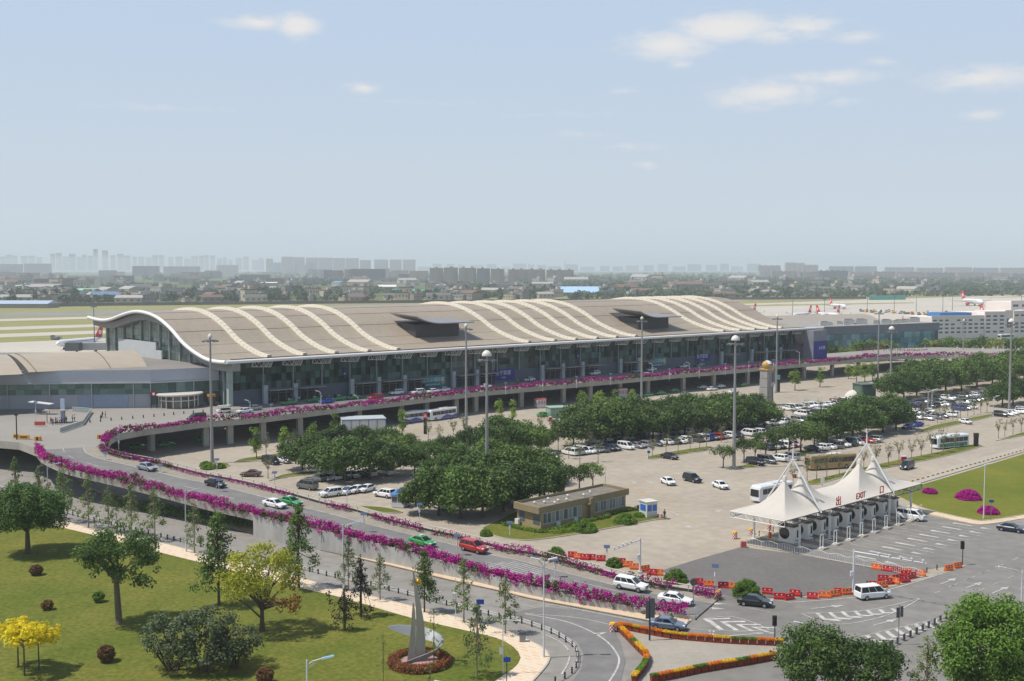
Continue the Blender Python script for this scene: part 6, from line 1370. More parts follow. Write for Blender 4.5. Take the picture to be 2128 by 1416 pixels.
for w0, w1, n in ((.02,.25,5),(.25,.46,4),(.62,.72,3),(.72,.98,7)):
    f = wpanel(w0, w1, .95, hw_-.05, 'window_frame', M_frw, .03)
    for k in range(n):
        d = (w1-w0)/n; a0, a1 = w0+d*k+d*.1, w0+d*(k+1)-d*.1; a, b = B.lerp(C,a0)+wd*.06, B.lerp(C,a1)+wd*.06; q = RNG.random()
        MB().quad(a+Vector((0,0,1.0)), b+Vector((0,0,1.0)), b+Vector((0,0,hw_-.25)), a+Vector((0,0,hw_-.25))).build('pane', M_win2 if q < .75 else mat('curtain_pane', (140,144,140), .6), f)
p = B.lerp(C,.55)+wd*.35; MB().box((p.x,p.y,hB*.5-.1),(.9,.8,hB-.1),rz=heading(B,C)).box((p.x,p.y,hB*.72),(2.0,1.0,.25),rz=heading(B,C)).build('entrance_pier', M_tan2, of)
wl = Vector((n2.y,-n2.x,0)); wl = wl if wl.dot(A-oc) > 0 else -wl
for w0, w1 in ((.1,.32),(.68,.95)):
    a, b = A.lerp(B,w0)+wl*.05, A.lerp(B,w1)+wl*.05; MB().quad(a+Vector((0,0,.8)), b+Vector((0,0,.8)), b+Vector((0,0,hw_-.2)), a+Vector((0,0,hw_-.2))).build('window', M_win2, of)
p = A.lerp(B,.5); MB().tube(p+Vector((0,0,hB*.68)), p+wl*.08+Vector((0,0,hB*.68)), .32, n=16, smooth=False).build('round_window', M_win2, of)
p = A.lerp(B,.1)+wl*.5; MB().box((p.x,p.y,.75),(.9,.5,.9),rz=heading(A,B)).build('air_conditioner', M_steel, of)
for k, w in enumerate((.18,.38)): p = B.lerp(C,w)+wd*.3; MB().box((p.x,p.y,.62),(.8,.4,.6),rz=heading(B,C)).build('air_conditioner', M_steel, of)
for i, (a, b) in enumerate(((.1,.35),(.17,.5),(.22,.75),(.28,.25),(.3,.6),(.37,.7),(.48,.35),(.6,.6),(.72,.45))):
    p = A.lerp(D,a).lerp(B.lerp(C,a),b); o = MB().tube((0,0,0),(0,0,.35),.1,n=8).lathe([(.24,.3),(.2,.45),(0,.52)],n=10).build('vent', M_steel, rf); o.location = (p.x,p.y,hB-.46)
def hut(name, x, yb, wpx, hpx, depth, rz, roofm, lab, win=M_win2, cat='booth', over=.15, hip=False, wallm=None, z=.1):
    P = at(x, yb, z); s_ = (yb-557)/45.; w = wpx/s_; h = hpx/s_; t = thing(name, lab, cat, P, rz)
    MB().box((0,depth/2,h/2),(w,depth,h)).build('cabin', wallm or mat('booth_white', (204,206,204), .5, var=.06), t)
    if hip: MB().loft([[(-w/2-over,-over,h),(w/2+over,-over,h),(w/2+over,depth+over,h),(-w/2-over,depth+over,h)],[(-w*.15,depth*.35,h+.9),(w*.15,depth*.35,h+.9),(w*.15,depth*.65,h+.9),(-w*.15,depth*.65,h+.9)]]).build('roof', roofm, t)
    else: MB().box((0,depth/2,h+.09),(w+2*over,depth+2*over,.18)).build('roof', roofm, t)
    n = max(2,int(w/.9))
    for k in range(n): MB().box((-w/2+w*(k+.5)/n,-.02,h*.62),(w/n*.8,.05,h*.42)).build('window', win, t)
    for s in (-1,1): MB().box((s*(w/2+.01),depth*.5,h*.62),(.05,depth*.7,h*.42)).build('window', win, t)
    return t
hut('guard_booth',1355,1075,26,31,2.4,.5,mat('booth_roof_white',(206,202,190),.6),'white guard booth with blue windows beside a standing guard',win=mat('blue_window',(58,110,190),.3,spec=.5,var=.1))
o = MB().tube((0,0,0),(0,0,.8),.28,n=10).build('litter_drum', mat('red_white', (206,96,72), .6, col2=(222,214,206), scale=4)); o.location = at(1373,1077,.1); tag(o, 'small red and white drum at the guard booth corner', 'drum')
hut('kiosk',826,1055,28,27,3.2,-.35,mat('kiosk_blue_roof',(52,112,180),.5),'white kiosk with blue hipped roof under the ficus trees',hip=True,cat='kiosk',over=.35)
post_sign(1327,1063,1050,[(1323,1051,1331,1059,M_sback)],'small grey notice board beside the guard booth')
M_blf = mat('blue_frame', (58,120,170), .5)
t = hut('glazed_shelter',757,902,90,30,7.,TROT*.35,mat('shelter_roof',(186,194,196),.4,var=.05),'large white panelled shelter with blue frame before the coaches',cat='shelter',wallm=mat('shelter_white',(196,196,192),.5,var=.05),win=mat('shelter_panel',(206,206,202),.5))
w = 90/((902-557)/45.); h = 30/((902-557)/45.)
for k in range(6): MB().box((-w/2+w*k/5,-.08,h/2),(.16,.16,h)).build('frame_post', M_blf, t)
MB().box((0,-.1,h-.1),(w,.12,.2)).build('frame_beam', M_blf, t)
hut('glass_box',1167,868,47,20,5.,TROT*.4,mat('glass_box_roof',(160,182,168),.4),'pale green glass box at the edge of the arrivals road',cat='glass box',wallm=mat('green_glazing',(118,148,130),.25,var=.1,spec=.5),win=mat('green_glazing2',(138,166,148),.2,spec=.5))
hut('green_pavilion',1806,827,32,27,6.,TROT*.4,mat('pavilion_dark_roof',(92,108,98),.5),'dark green glazed pavilion in the open car park',cat='pavilion',wallm=mat('dark_green_glazing',(66,88,78),.3,var=.15,spec=.5),win=mat('dark_green_glazing2',(84,108,98),.2,spec=.5))
o = MB().lathe([(3.2,0),(2.9,1.0),(2.1,1.9),(1.1,2.5),(0,2.7)], n=14).build('pale_tent', mat('tent_pale',(206,200,190),.8,var=.05)); o.location = at(1778,824,.05); o.scale = (1.2,1,.9); tag(o, 'pale rounded tent left of the dark green pavilion', 'tent')
for x, y, lab in ((1126,848,'white kiosk with red top beneath the deck, left one'),(1295,826,'white kiosk with red top beneath the deck, right one')):
    hut('kiosk',x,y,20,18,3.,TROT*.5,mat('kiosk_red',(176,70,60),.6),lab,cat='kiosk',win=mat('kiosk_panel',(190,150,140),.6))
for x, y, w_, h_, lab in ((1878,958,10,9,'red bin cabinet on the strip behind the tents'),(1651,992,7,7,'red box behind the left tent mast'),(1144,874,6,7,'red bin beside the pale green glass box')):
    s_ = (y-557)/45.; o = MB().box((0,0,h_/s_/2),(w_/s_,.8,h_/s_)).box((0,0,h_/s_+.06),(w_/s_*1.08,.9,.12),1).build('red_bin', [M_red, M_steel]); o.location = at(x,y,.12); tag(o, lab, 'bin')
# clock tower
P = at(1592,842,.05); H = hgt(1592,768,P); t = thing('clock_tower', 'grey stone clock tower with golden ball top at the car park edge', 'clock tower', P, TROT)
for k in range(4): MB().box((0,0,H*(k+.5)/4),(3.3-.1*k,3.3-.1*k,H/4-.1)).build('block', mat('tower_stone', (148,146,142), .8, var=.1, scale=.6), t)
for s in (-1,1): MB().box((s*1.1,-1.7,H*.45),(.35,.3,H*.9)).build('pilaster', mat('tower_stone2', (128,126,124), .8), t)
MB().box((0,0,H+.05),(3.6,3.6,.35)).build('cornice', mat('gold_paint', (190,156,84), .5, var=.08), t); MB().lathe([(1.5*math.sin(math.pi*i/12), 1.35-1.35*math.cos(math.pi*i/12)) for i in range(1,13)], (0,0,H+.1), 16).build('golden_ball', mat('gold_paint',(0,0,0)), t)
MB().lathe([(1.56*math.sin(math.pi*i/12), 1.35-1.42*math.cos(math.pi*i/12)) for i in range(7,13)], (.25,-.1,H+.12), 16).build('white_crescent', M_steel, t); MB().tube((1.2,-1.75,H*.58),(1.2,-1.66,H*.58),.9,n=20,smooth=False).build('clock_face', M_steel, t)
# bus shelters and rails of the forecourt
t = thing('bus_shelter', 'open shelter with pale roof and waiting crowd on the left forecourt', 'shelter', at(112,880,DZ), .05); MB().box((0,1,3.1),(5.2,3,.2),rx=-.06).build('roof', mat('shelter_canopy',(176,166,146),.7), t)
for x in (-2.2,2.2): MB().box((x,1.6,1.5),(.15,.15,3)).build('post', M_grey, t)
t = thing('bus_shelter', 'thin slanted white canopy behind the waiting crowd on the forecourt', 'shelter', at(82,862,DZ), -.1); MB().box((0,1,3.0),(6.,2.4,.16),ry=.1).build('roof', M_steel, t)
for x in (-2.,2.): MB().box((x,1.4,1.4),(.12,.12,2.8)).build('post', M_grey, t)
o = MB().box((0,0,2.9),(1.0,.4,5.8)).build('sign_pylon', mat('pale_blue_pylon',(176,190,216),.5)); o.location = at(131,877,DZ); tag(o, 'tall pale blue sign pylon behind the waiting crowd', 'sign pylon')
t = thing('dark_post', 'dark ornamental lamp column on the forecourt at the left edge', 'lamp column', at(35,914,DZ)); MB().tube((0,0,0),(0,0,5.6),.16,.13,8).build('pole', M_dk, t); MB().box((0,0,5.7),(.7,.5,.5)).build('head', M_dk, t)
t = thing('kiosk', 'small orange topped kiosk beside the corner column of the hall', 'kiosk', at(439,842,DZ), TROT); MB().box((0,0,1.2),(1.8,1.4,2.4)).build('cabin', mat('kiosk_brown',(110,84,58),.7), t); MB().box((0,0,2.75),(2.0,1.6,.7)).build('sign', mat('kiosk_orange',(226,150,40),.5), t)
fr = thing('glass_railing', 'pale glass railing around the forecourt ramp on the left', 'railing')
for a, b in zip([(125,900),(172,884),(190,858)], [(172,884),(190,858),(150,855)]): A, B = at(*a,DZ), at(*b,DZ); mb = MB(); mb.quad(A+Vector((0,0,.1)),B+Vector((0,0,.1)),B+Vector((0,0,1.1)),A+Vector((0,0,1.1))); mb.tube(A+Vector((0,0,1.15)),B+Vector((0,0,1.15)),.06,n=5,mi=1); mb.build('panel', [mat('railing_glass',(150,164,166),.2,spec=.5), M_lampw], fr)
# ================================================================== people
def person_mesh(seed, walk=.0, shirt=(60,62,70), legs=(36,38,46), arm=.12):
    J = {'pelvis':(0,0,.95,.155),'waist':(0,0,1.1,.14),'chest':(0,.0,1.32,.165),'neck':(0,0,1.48,.062),'head':(0,.015,1.6,.1),'crown':(0,.0,1.72,.085)}
    for s, n in ((-1,'l'),(1,'r')):
        w = walk*s
        J['hip'+n] = (.1*s,0,.9,.1); J['knee'+n] = (.1*s,w*.22,.5,.062); J['ankle'+n] = (.1*s,w*.36-(.1 if w < 0 else 0),.09,.045); J['toe'+n] = (.11*s,w*.36+.14,.04,.035)
        J['sh'+n] = (.19*s,0,1.4,.062); J['elbow'+n] = (.25*s,-w*.14,1.13,.045); J['wrist'+n] = (.24*s,-w*.16+.1+arm*.3,.9,.032); J['hand'+n] = (.235*s,-w*.16+.14+arm*.3,.83,.034)
    E = [('pelvis','waist'),('waist','chest'),('chest','neck'),('neck','head'),('head','crown')]
    for n in 'lr': E += [('pelvis','hip'+n),('hip'+n,'knee'+n),('knee'+n,'ankle'+n),('ankle'+n,'toe'+n),('chest','sh'+n),('sh'+n,'elbow'+n),('elbow'+n,'wrist'+n),('wrist'+n,'hand'+n)]
    K = list(J); me = bpy.data.meshes.new('sk'); me.from_pydata([J[k][:3] for k in K], [(K.index(a),K.index(b)) for a, b in E], []); o = bpy.data.objects.new('sk', me); COL.objects.link(o)
    md = o.modifiers.new('skin','SKIN'); sv = me.skin_vertices[0].data
    for i, k in enumerate(K): sv[i].radius = (J[k][3],)*2; sv[i].use_root = (k == 'pelvis')
    o.modifiers.new('sub','SUBSURF').levels = 1; o.modifiers['sub'].render_levels = 1
    dg = bpy.context.evaluated_depsgraph_get(); out = bpy.data.meshes.new_from_object(o.evaluated_get(dg)); bpy.data.objects.remove(o)
    ms = [mat('skin_tone',(190,142,112),.6,var=0), mat('cloth%d_%d_%d' % shirt, shirt, .9, var=.1, scale=3), mat('cloth%d_%d_%d' % legs, legs, .9, var=.1, scale=3), M_trim]; out.materials.clear()
    for m in ms: out.materials.append(m)
    for p in out.polygons:
        c = p.center; p.material_index = 3 if c.z < .1 else (2 if c.z < .98 and abs(c.x) < .19 else (1 if c.z < 1.47 and not (abs(c.x) > .2 and c.z < 1.0) else 0)); p.use_smooth = True
    return out
HAIR = MB().lathe([(.11,1.62),(.125,1.68),(.105,1.75),(.06,1.79),(0,1.8)], (0,-.02,0), 12).mesh('hair', mat('black_hair',(24,22,22),.7,var=0))
def person(me, loc, rz, lab, group=None):
    t = link('person', me, loc=loc, rz=rz); tag(t, lab, 'person', group); link('hair', HAIR, t); return t
PM = [person_mesh(1,0,(30,34,44),(28,30,38)), person_mesh(2,.8,(150,60,58),(40,44,60)), person_mesh(3,.6,(190,190,186),(50,52,58)), person_mesh(4,0,(70,92,140),(60,58,56)), person_mesh(5,0,(208,204,196),(36,40,52))]
person(PM[0], at(1381,1079,.08), 2.4, 'guard in dark uniform standing beside the white booth')
person(PM[1], at(213,869,DZ), 1.2, 'person in red top walking across the forecourt with luggage, left of a pair'); person(PM[2], at(219,869,DZ), 1.3, 'person in pale top walking across the forecourt, right of a pair')
o = MB().box((0,0,.4),(.4,.3,.65)).box((0,.1,.85),(.25,.03,.25)).build('suitcase', M_trim); o.location = at(210,870,DZ); tag(o, 'dark suitcase wheeled by the pair on the forecourt', 'suitcase')
for i, (x, y) in enumerate(((106,882),(110,884),(116,882),(119,883),(124,882),(128,883),(134,881),(138,880),(151,877),(155,876))):
    person(PM[(i*2+1) % 5], at(x,y,DZ), i*1.3, 'person waiting beside the forecourt shelter, %s from the left' % ordinal(i), 'people at the forecourt shelter')
o = MB().box((0,0,.7),(2.4,.6,.9)).build('red_stall', mat('stall_red',(190,84,70),.7,var=.15,scale=2)); o.location = at(83,886,DZ); tag(o, 'low red and white luggage trolley stand left of the crowd', 'trolley stand')
for i, x in enumerate((560,572,600,612,622,636,655,668,676,684,696,810,1076,1100,1330)):
    y = 845-(x-560)*.083; person(PM[i % 5], at(x,y-4,DZ), i*.9, 'person on the departures kerb before the hall, %s from the left' % ordinal(i), 'people on the departures kerb')
for i, (x, y) in enumerate(((1311,842),(1317,843),(1325,841))): person(PM[(i+2) % 5], at(x,y,.05), i*1.1, 'person under the yellow sign by the arrivals road, %s from the left' % ordinal(i), 'people by the yellow sign')
# ================================================================== painted markings
mk = MB(); ym = MB()
def pl(px, w=.15, z=.075, m=None, dash=None, n=60):
    P = smooth_path(pxs(px,z), n) if len(px) > 2 else resample(pxs(px,z), n); L, R_ = offset(P,w/2), offset(P,-w/2); s = 0.
    for i in range(len(P)-1):
        if dash is None or s % sum(dash) < dash[0]: (m or mk).quad(L[i],R_[i],R_[i+1],L[i+1])
        s += (P[i+1]-P[i]).length
def poly(px, z=.08, m=None): P = pxs(px,z); (m or mk).add(P, [tuple(range(len(P)))])
def arrow(a, b, w=.22, z=.08):
    A, B = at(*a,z), at(*b,z); d = (B-A).normalized(); n = Vector((-d.y,d.x,0)); H = B-d*1.8
    mk.quad(A+n*w/2,A-n*w/2,H-n*w/2,H+n*w/2); mk.add([H+n*.55,H-n*.55,B], [(0,1,2)])
pl([(1284,1302),(1200,1284),(1090,1275)],.15); pl([(1092,1276),(1180,1293),(1250,1325),(1283,1360),(1284,1385),(1265,1418)],.22); pl([(1340,1294),(1218,1270),(1140,1256)],.14)
pl([(1135,1320),(1165,1335),(1183,1356),(1178,1384),(1152,1420)],.18,dash=(6,2)); pl([(1421,1306),(1500,1311),(1610,1317)],.15)
for a, b in (((590,1165),(622,1172)),((675,1173),(688,1176)),((905,1228),(918,1231)),((1023,1257),(1040,1260)),((1088,1257),(1112,1263)),((548,1140),(568,1145)),((300,1082),(330,1090)),((420,1112),(440,1117)),((0,1009),(18,1020)),((0,1028),(14,1034))): pl([a,b],.16,n=3)
arrow((1246,1317),(1262,1314))
# chevron gore at the foot of the ramp
pl([(1461,1286),(1517,1281),(1560,1292),(1600,1309)],.15); pl([(1461,1286),(1480,1298),(1495,1309)],.2); pl([(1495,1309),(1560,1311),(1600,1309)],.12)
for k in range(4):
    x = 1463+k*32; y = 1286+k*5.5; poly([(x,y),(x+54,y-2+k*1.),(x+54,y+1+k),(x+14,y+2.2),(x+42,y+23-k*4.),(x+32,y+23.5-k*4.)])
pl([(1500,1323),(1560,1318),(1612,1315)],.25)
# long hatched wedge in the junction
pl([(1664,1275),(1780,1271),(1850,1259),(1914,1243)],.16); pl([(1664,1275),(1730,1297),(1800,1290),(1860,1272),(1914,1243)],.16)
for k in range(7):
    x = 1694+k*26; t0 = 1274.5-k*1.6; poly([(x,t0),(x+8,t0-.4),(x+22-k*1.2,t0+11-k*.9),(x+58-k*4,t0+14-k*1.7),(x+50-k*4,t0+17-k*1.9),(x+16-k*1.2,t0+14-k*.9)])
# hatched edge beside the road barrier
pl([(1790,1323),(1860,1306),(1966,1282)],.14)
for k in range(8):
    x = 1798+k*20; y = 1322-k*4.7; poly([(x,y),(x+8,y-1.8),(x+24,y+10),(x+52-k*2,y+11-k*.8),(x+44-k*2,y+14-k*.8),(x+16,y+13)])
for a, b in (((1686,1265),(1755,1258)),((1815,1300),(1865,1286)),((1955,1214),(1988,1201)),((2007,1222),(2041,1210)),((2062,1233),(2097,1219)),((1436,1262),(1508,1266)),((1475,1254),(1512,1256))): arrow(a, b)
for k in range(7):
    for j, (x0, y0) in enumerate(((1942,1233),(1978,1218),(2034,1228),(2014,1203),(2088,1237))):
        if k < 4: x = x0+k*30; y = y0-k*13.+j*0; (pl([(x,y),(x+12,y-5)],.14,n=3) if x < 2200 and y > 1095 else None)
pl([(1645,1252),(1780,1241),(1860,1222),(1940,1198),(2008,1174)],.2); pl([(1602,1246),(1645,1252)],.2,n=4); pl([(1545,1262),(1600,1272)],.12,n=4)
for x, y in ((1473,1310),(1481,1311),(1473,1316),(1480,1317),(1474,1322),(1481,1322)): poly([(x,y),(x+4,y),(x+4,y+3),(x,y+3)])
# hatch and lane lines on the ramp are laid on its slope
def rampq(w0, w1, i0, i1, m=mk):
    for i in range(i0, i1):
        a, b = OUT[i], INN[i]; c, d = OUT[i+1], INN[i+1]; u = Vector((0,0,.035)); m.quad(a.lerp(b,w0)+u, a.lerp(b,w1)+u, c.lerp(d,w1)+u, c.lerp(d,w0)+u)
# lane lines and worn arrows before the toll lanes
for k in range(10):
    u = 5.5+4.14*k; A, B = G(u,-3.5,.075), G(u+.2,-15.5,.075); d = (B-A).normalized(); n = Vector((-d.y,d.x,0))*.09
    mk.quad(A+n,A-n,B-n,B+n)
    if k < 9:
        C_ = G(u+2.1,-8,.08); nn = n.normalized(); mk.quad(C_+nn*.5,C_-nn*.5,C_-nn*.25+d*3.4,C_+nn*.25+d*3.4); D_ = G(u+2.0,-13,.08); mk.add([D_+nn*.6,D_-nn*.6,D_+d*2.2], [(0,1,2)])
    A, B = G(u,13,.03), G(u,19.,.03); mk.quad(A+n*.7,A-n*.7,B-n*.7,B+n*.7)
# zebra beside the right lawn, forecourt arrows, parking bay lines
for k in range(7): pl([(2072+k*3,1093-k*1.6),(2132+k*3,1091-k*1.6)],.2,n=3)
for a, b in (((1306,998),(1322,1005)),((1342,999),(1356,1005)),((1400,982),(1414,986)),((1395,1063),(1412,1072)),((1428,1093),(1436,1098)),((1437,977),(1450,979)),((1470,1070),(1500,1060))): arrow(a, b, .2, .03)
for a, b in (((1300,1004),(1440,1085)),((1335,1003),(1420,1050)),((1308,1014),(1345,1033))): pl([a,b],.18,z=.03,dash=(3,2),m=ym)
for a, b in (((1060,1128),(1300,1098)),((1255,1125),(1290,1120))): pass
for (x0,y0,x1,y1,n) in ((1640,858,1778,841,16),(1655,871,1800,853,16),(1190,951,1575,908,35),(1690,942,1830,920,12),(1895,857,1960,849,8),(1970,847,2048,837,9)):
    a, b = at(x0,y0,.03), at(x1,y1,.03)
    for k in range(n): p = a.lerp(b,k/(n-1)); q = p+TV*5.; t_ = TU*.06; mk.quad(p-t_,p+t_,q+t_,q-t_)
# yellow wheel stops along the right footpath and kerb lines along the arrivals road
for k in range(26):
    p = at(1896,1001,.1).lerp(at(2128,936,.1), k/25.); o = MB().box((0,0,.12),(1.5,.18,.2)).box((0,0,.13),(.5,.19,.19),1).build('wheel_stop', [M_yel, M_trim]); o.location = p; o.rotation_euler = (0,0,heading(at(1896,1001),at(2128,936))); tag(o, 'yellow and black wheel stop in the row along the pale footpath', 'wheel stop', 'wheel stops by the footpath')
pl([(700,905),(1040,878),(1320,848),(1560,822),(1760,800)],.5,z=.05,m=ym); pl([(520,944),(700,912),(1000,888)],.3,z=.05,m=ym)
struct(mk.build('road_marking', M_white)); struct(ym.build('yellow_marking', M_yellow))
mb = MB()
i0 = next(i for i in range(NS) if proj(OUT[i])[0] > 968); i1 = next(i for i in range(NS) if proj(OUT[i])[0] > 1062)
for k in range(9): rampq(.14+.058*k, .154+.058*k, i0+int(k*.3), i1, mb)
for w, a, b in ((.22,1090,1160),(.42,1060,1120),(.5,1140,1250)):
    j0 = next(i for i in range(NS) if proj(OUT[i])[0] > a); j1 = next(i for i in range(NS) if proj(OUT[i])[0] > b); rampq(w, w+.012, j0, j1, mb)
struct(mb.build('ramp_marking', M_white))
# ================================================================== aircraft
M_ac = mat('aircraft_white', (226,228,230), .3, var=.02, spec=.5); M_acr = mat('aircraft_red', (200,36,38), .35, var=.05); M_acg = mat('aircraft_grey', (150,154,160), .4, var=.04)
def plane_parts():
    f = MB(); prof = [(0,-.35,.05),(.5,-.25,.7),(1.6,-.05,1.4),(3.2,0,1.85),(5.5,0,1.97),(24,0,1.97),(29,.35,1.6),(33,.8,1.05),(36,1.15,.5),(37.5,1.3,.15)]
    n = 14; f.loft([[(18.5-x, r*math.cos(2*math.pi*k/n), 3.6+c+r*math.sin(2*math.pi*k/n)) for k in range(n)] for x, c, r in prof], 0, smooth=True)
    win = MB()
    for s in (-1,1): win.quad((12.5,s*1.975,4.05),(-9,s*1.975,4.05),(-9,s*1.955,4.3),(12.5,s*1.955,4.3))
    ck = MB(); ck.loft([[(17.35,-.75,4.25),(17.35,.75,4.25),(16.4,.95,4.85),(16.4,-.95,4.85)],[(17.45,-.7,4.3),(17.45,.7,4.3),(16.5,.9,4.95),(16.5,-.9,4.95)]])
    w = MB(); w.loft([[(4.5,1.5,2.6),(-2.8,1.5,2.6),(-2.8,1.5,3.0),(4.5,1.5,3.2)],[(-2.6,17,4.3),(-4.4,17,4.3),(-4.4,17,4.4),(-2.6,17,4.45)]]); w.quad((-3.2,17,4.4),(-4.4,17,4.4),(-4.8,17.4,6.),(-4.2,17.4,6.))
    fin = MB(); fin.loft([[(-11.6,-.18,5.3),(-11.6,.18,5.3),(-18,.12,5.0),(-18,-.12,5.0)],[(-16.6,-.07,11.8),(-16.6,.07,11.8),(-19.2,.05,11.8),(-19.2,-.05,11.8)]])
    em = MB()
    for s in (-1,1): em.tube((-16.3,s*.14,8.2),(-16.3,s*.2,8.2),1.25,n=18,smooth=False)
    bird = MB()
    for s in (-1,1): bird.add([(-15.3,s*.22,8.6),(-16.3,s*.22,8.1),(-17.2,s*.22,8.4),(-16.4,s*.22,7.75)], [(0,1,2,3) if s < 0 else (3,2,1,0)])
    st = MB(); st.loft([[(-14.6,.5,5.2),(-17.6,.5,5.2),(-17.6,.5,5.4),(-14.6,.5,5.45)],[(-17.4,6.2,5.8),(-18.7,6.2,5.8),(-18.7,6.2,5.88),(-17.4,6.2,5.9)]])
    e = MB(); e.loft([[(x, 5.75+r*math.cos(2*math.pi*k/12), 1.75+r*math.sin(2*math.pi*k/12)) for k in range(12)] for x, r in ((6.2,.85),(5.6,1.05),(3.4,1.0),(1.9,.6))], 0, smooth=True)
    gear = MB().tube((0,0,.5),(0,0,2.4),.14,n=6).tube((0,-.5,.55),(0,.5,.55),.55,n=12,mi=1)
    def flip(mb):
        o = MB(); o.v = [(x,-y,z) for x, y, z in mb.v]; o.f = [tuple(reversed(q)) for q in mb.f]; o.m = mb.m; o.sm = mb.sm; return o
    return dict(fuselage=[f.mesh('fuselage', M_ac)], window_line=[win.mesh('window_line', M_cglass)], cockpit_glass=[ck.mesh('cockpit_glass', M_cglass)], wing=[w.mesh('wing', M_acg), flip(w).mesh('wing', M_acg)], tail_fin=[fin.mesh('tail_fin', M_acr)],
        stabilizer=[st.mesh('stabilizer', M_acg), flip(st).mesh('stabilizer', M_acg)], engine=[e.mesh('engine', M_acr), flip(e).mesh('engine', M_acr)]), em.mesh('emblem', M_ac), bird.mesh('emblem_bird', M_acr), gear.mesh('landing_gear', [M_acg, M_tyre])
PP, EMB, BIRD, GEAR = plane_parts()
def plane(tail, nose, lab, s=1., z=-.35):
    a, b = at(*tail, z), at(*nose, z); c = a+(b-a).normalized()*18.7*s
    t = thing('airliner', lab, 'aircraft', c, heading(a,b), 'red tailed airliners'); t.scale = (s,s,s)
    for n, l in PP.items():
        for me in l:
            o = link(n, me, t)
            if n == 'tail_fin': link('emblem', EMB, o); link('emblem_bird', BIRD, o)
    for x, y in ((12.5,0),(-2,3.2),(-2,-3.2)): link('landing_gear', GEAR, t, loc=(x,y,0))
plane((214,719),(138,726),'white airliner with red tail parked left of the terminal hall'); plane((1724,641),(1779,645),'white airliner with red tail standing on the apron beyond the pier roof')
plane((1998,634),(2095,641),'largest red tailed airliner taxiing on the far apron at the right', 1.5)
plane((1571,657),(1521,660),'airliner with only its red tail above the end of the terminal roof'); plane((1686,661),(1640,664.5),'airliner hidden by the pier roof, leftmost of the three red tails'); plane((1696,661),(1742,664.5),'airliner hidden by the pier roof, middle one of the three red tails'); plane((1745,661),(1699,664.5),'airliner hidden by the pier roof, rightmost of the three red tails'); plane((2036,661),(2086,664),'airliner with only its red tail above the blue roof of the office block')
for i, (x, y) in enumerate(((1792,648),(1800,649),(1812,650),(1818,649),(1829,650),(1840,650),(1846,649),(1858,651),(1870,652),(1884,653),(1896,654),(1910,655),(1924,655),(1932,652),(1966,652),(2060,648),(1880,664),(1890,665),(1900,663),(455,714),(115,706),(600,0))):
    if y == 0: continue
    c = RNG.choice([(M_orange),(M_steel),(M_yel),(M_grey),(M_steel)]); l = RNG.uniform(3,7)
    o = MB().box((0,0,1.2),(l,2.2,1.6)).box((l*.36,0,2.3),(l*.25,2.1,.9),1).box((0,0,.35),(l*.8,2.25,.6),2).build('service_vehicle', [c, M_cglass, M_tyre]); o.location = at(x,y,-.35); o.rotation_euler = (0,0,RNG.uniform(0,3)); tag(o, 'small ground service vehicle far out on the airport apron', 'service vehicle', 'apron service vehicles')
# ================================================================== the land beyond the airfield
def bound(x): return 637-.0094*x      # pixel row of the far edge of the airfield
wl_ = smooth_path(pxs([(-300,bound(-300)+1),(600,bound(600)+1),(1400,bound(1400)+1),(1800,bound(1800)+1)],-.45), 60)
mb = MB()
for a, b in zip(wl_, wl_[1:]):
    d = Vector((0,.6,0)); mb.prism([a, b, b+d, a+d], -.45, 3.2)
tag(mb.build('boundary_wall', mat('boundary_wall', (104,98,92), .9, var=.2, scale=.03)), 'long dark boundary wall between airfield grass and the village', 'wall')
mb = MB(); A, B = at(1806,624,-.4), at(1882,623,-.4); mb.prism([A,B,B+Vector((0,1,0)),A+Vector((0,1,0))], -.4, 6); tag(mb.build('site_fence', mat('green_netting', (84,168,142), .8, var=.08, scale=.1)), 'pale green site fence at the far side of the apron', 'fence')
def aptmat(name, wall, win, wx=3.4, wz=3.0, mort=.28):
    if name in MATS: return MATS[name]
    m = mat(name, wall, .85, var=0); nt = m.node_tree; N = nt.nodes; L = nt.links; tc = N.new('ShaderNodeTexCoord'); s = N.new('ShaderNodeSeparateXYZ'); L.new(tc.outputs['Object'], s.inputs[0])
    ad = N.new('ShaderNodeMath'); L.new(s.outputs[0], ad.inputs[0]); L.new(s.outputs[1], ad.inputs[1]); cb = N.new('ShaderNodeCombineXYZ'); L.new(ad.outputs[0], cb.inputs[0]); L.new(s.outputs[2], cb.inputs[1])
    br = N.new('ShaderNodeTexBrick'); br.offset = 0; br.inputs['Scale'].default_value = 1; br.inputs['Brick Width'].default_value = wx; br.inputs['Row Height'].default_value = wz; br.inputs['Mortar Size'].default_value = wz*mort
    br.inputs['Color1'].default_value = (*lin(*win), 1); br.inputs['Color2'].default_value = (*lin(*[min(255,c*1.35) for c in win]), 1); br.inputs['Mortar'].default_value = (*lin(*wall), 1)
    L.new(cb.outputs[0], br.inputs['Vector']); L.new(br.outputs['Color'], N['Principled BSDF'].inputs['Base Color']); return m
AP = {'tan': aptmat('apt_tan',(159,144,125),(79,75,73)), 'grey': aptmat('apt_grey',(129,127,125),(68,72,77)), 'white': aptmat('apt_white',(190,187,180),(94,99,104)), 'dark': aptmat('apt_dark',(89,91,96),(49,55,65)), 'pink': aptmat('apt_pink',(168,147,134),(86,82,82)),
      'brick': aptmat('apt_brick',(125,92,75),(72,61,56)), 'blue': aptmat('apt_blue',(111,151,177),(94,129,158)), 'beige': aptmat('apt_beige',(178,165,144),(96,91,84))}
M_rf = mat('flat_roof', (150,146,140), .9, var=.1, scale=.05)
CNT = {}
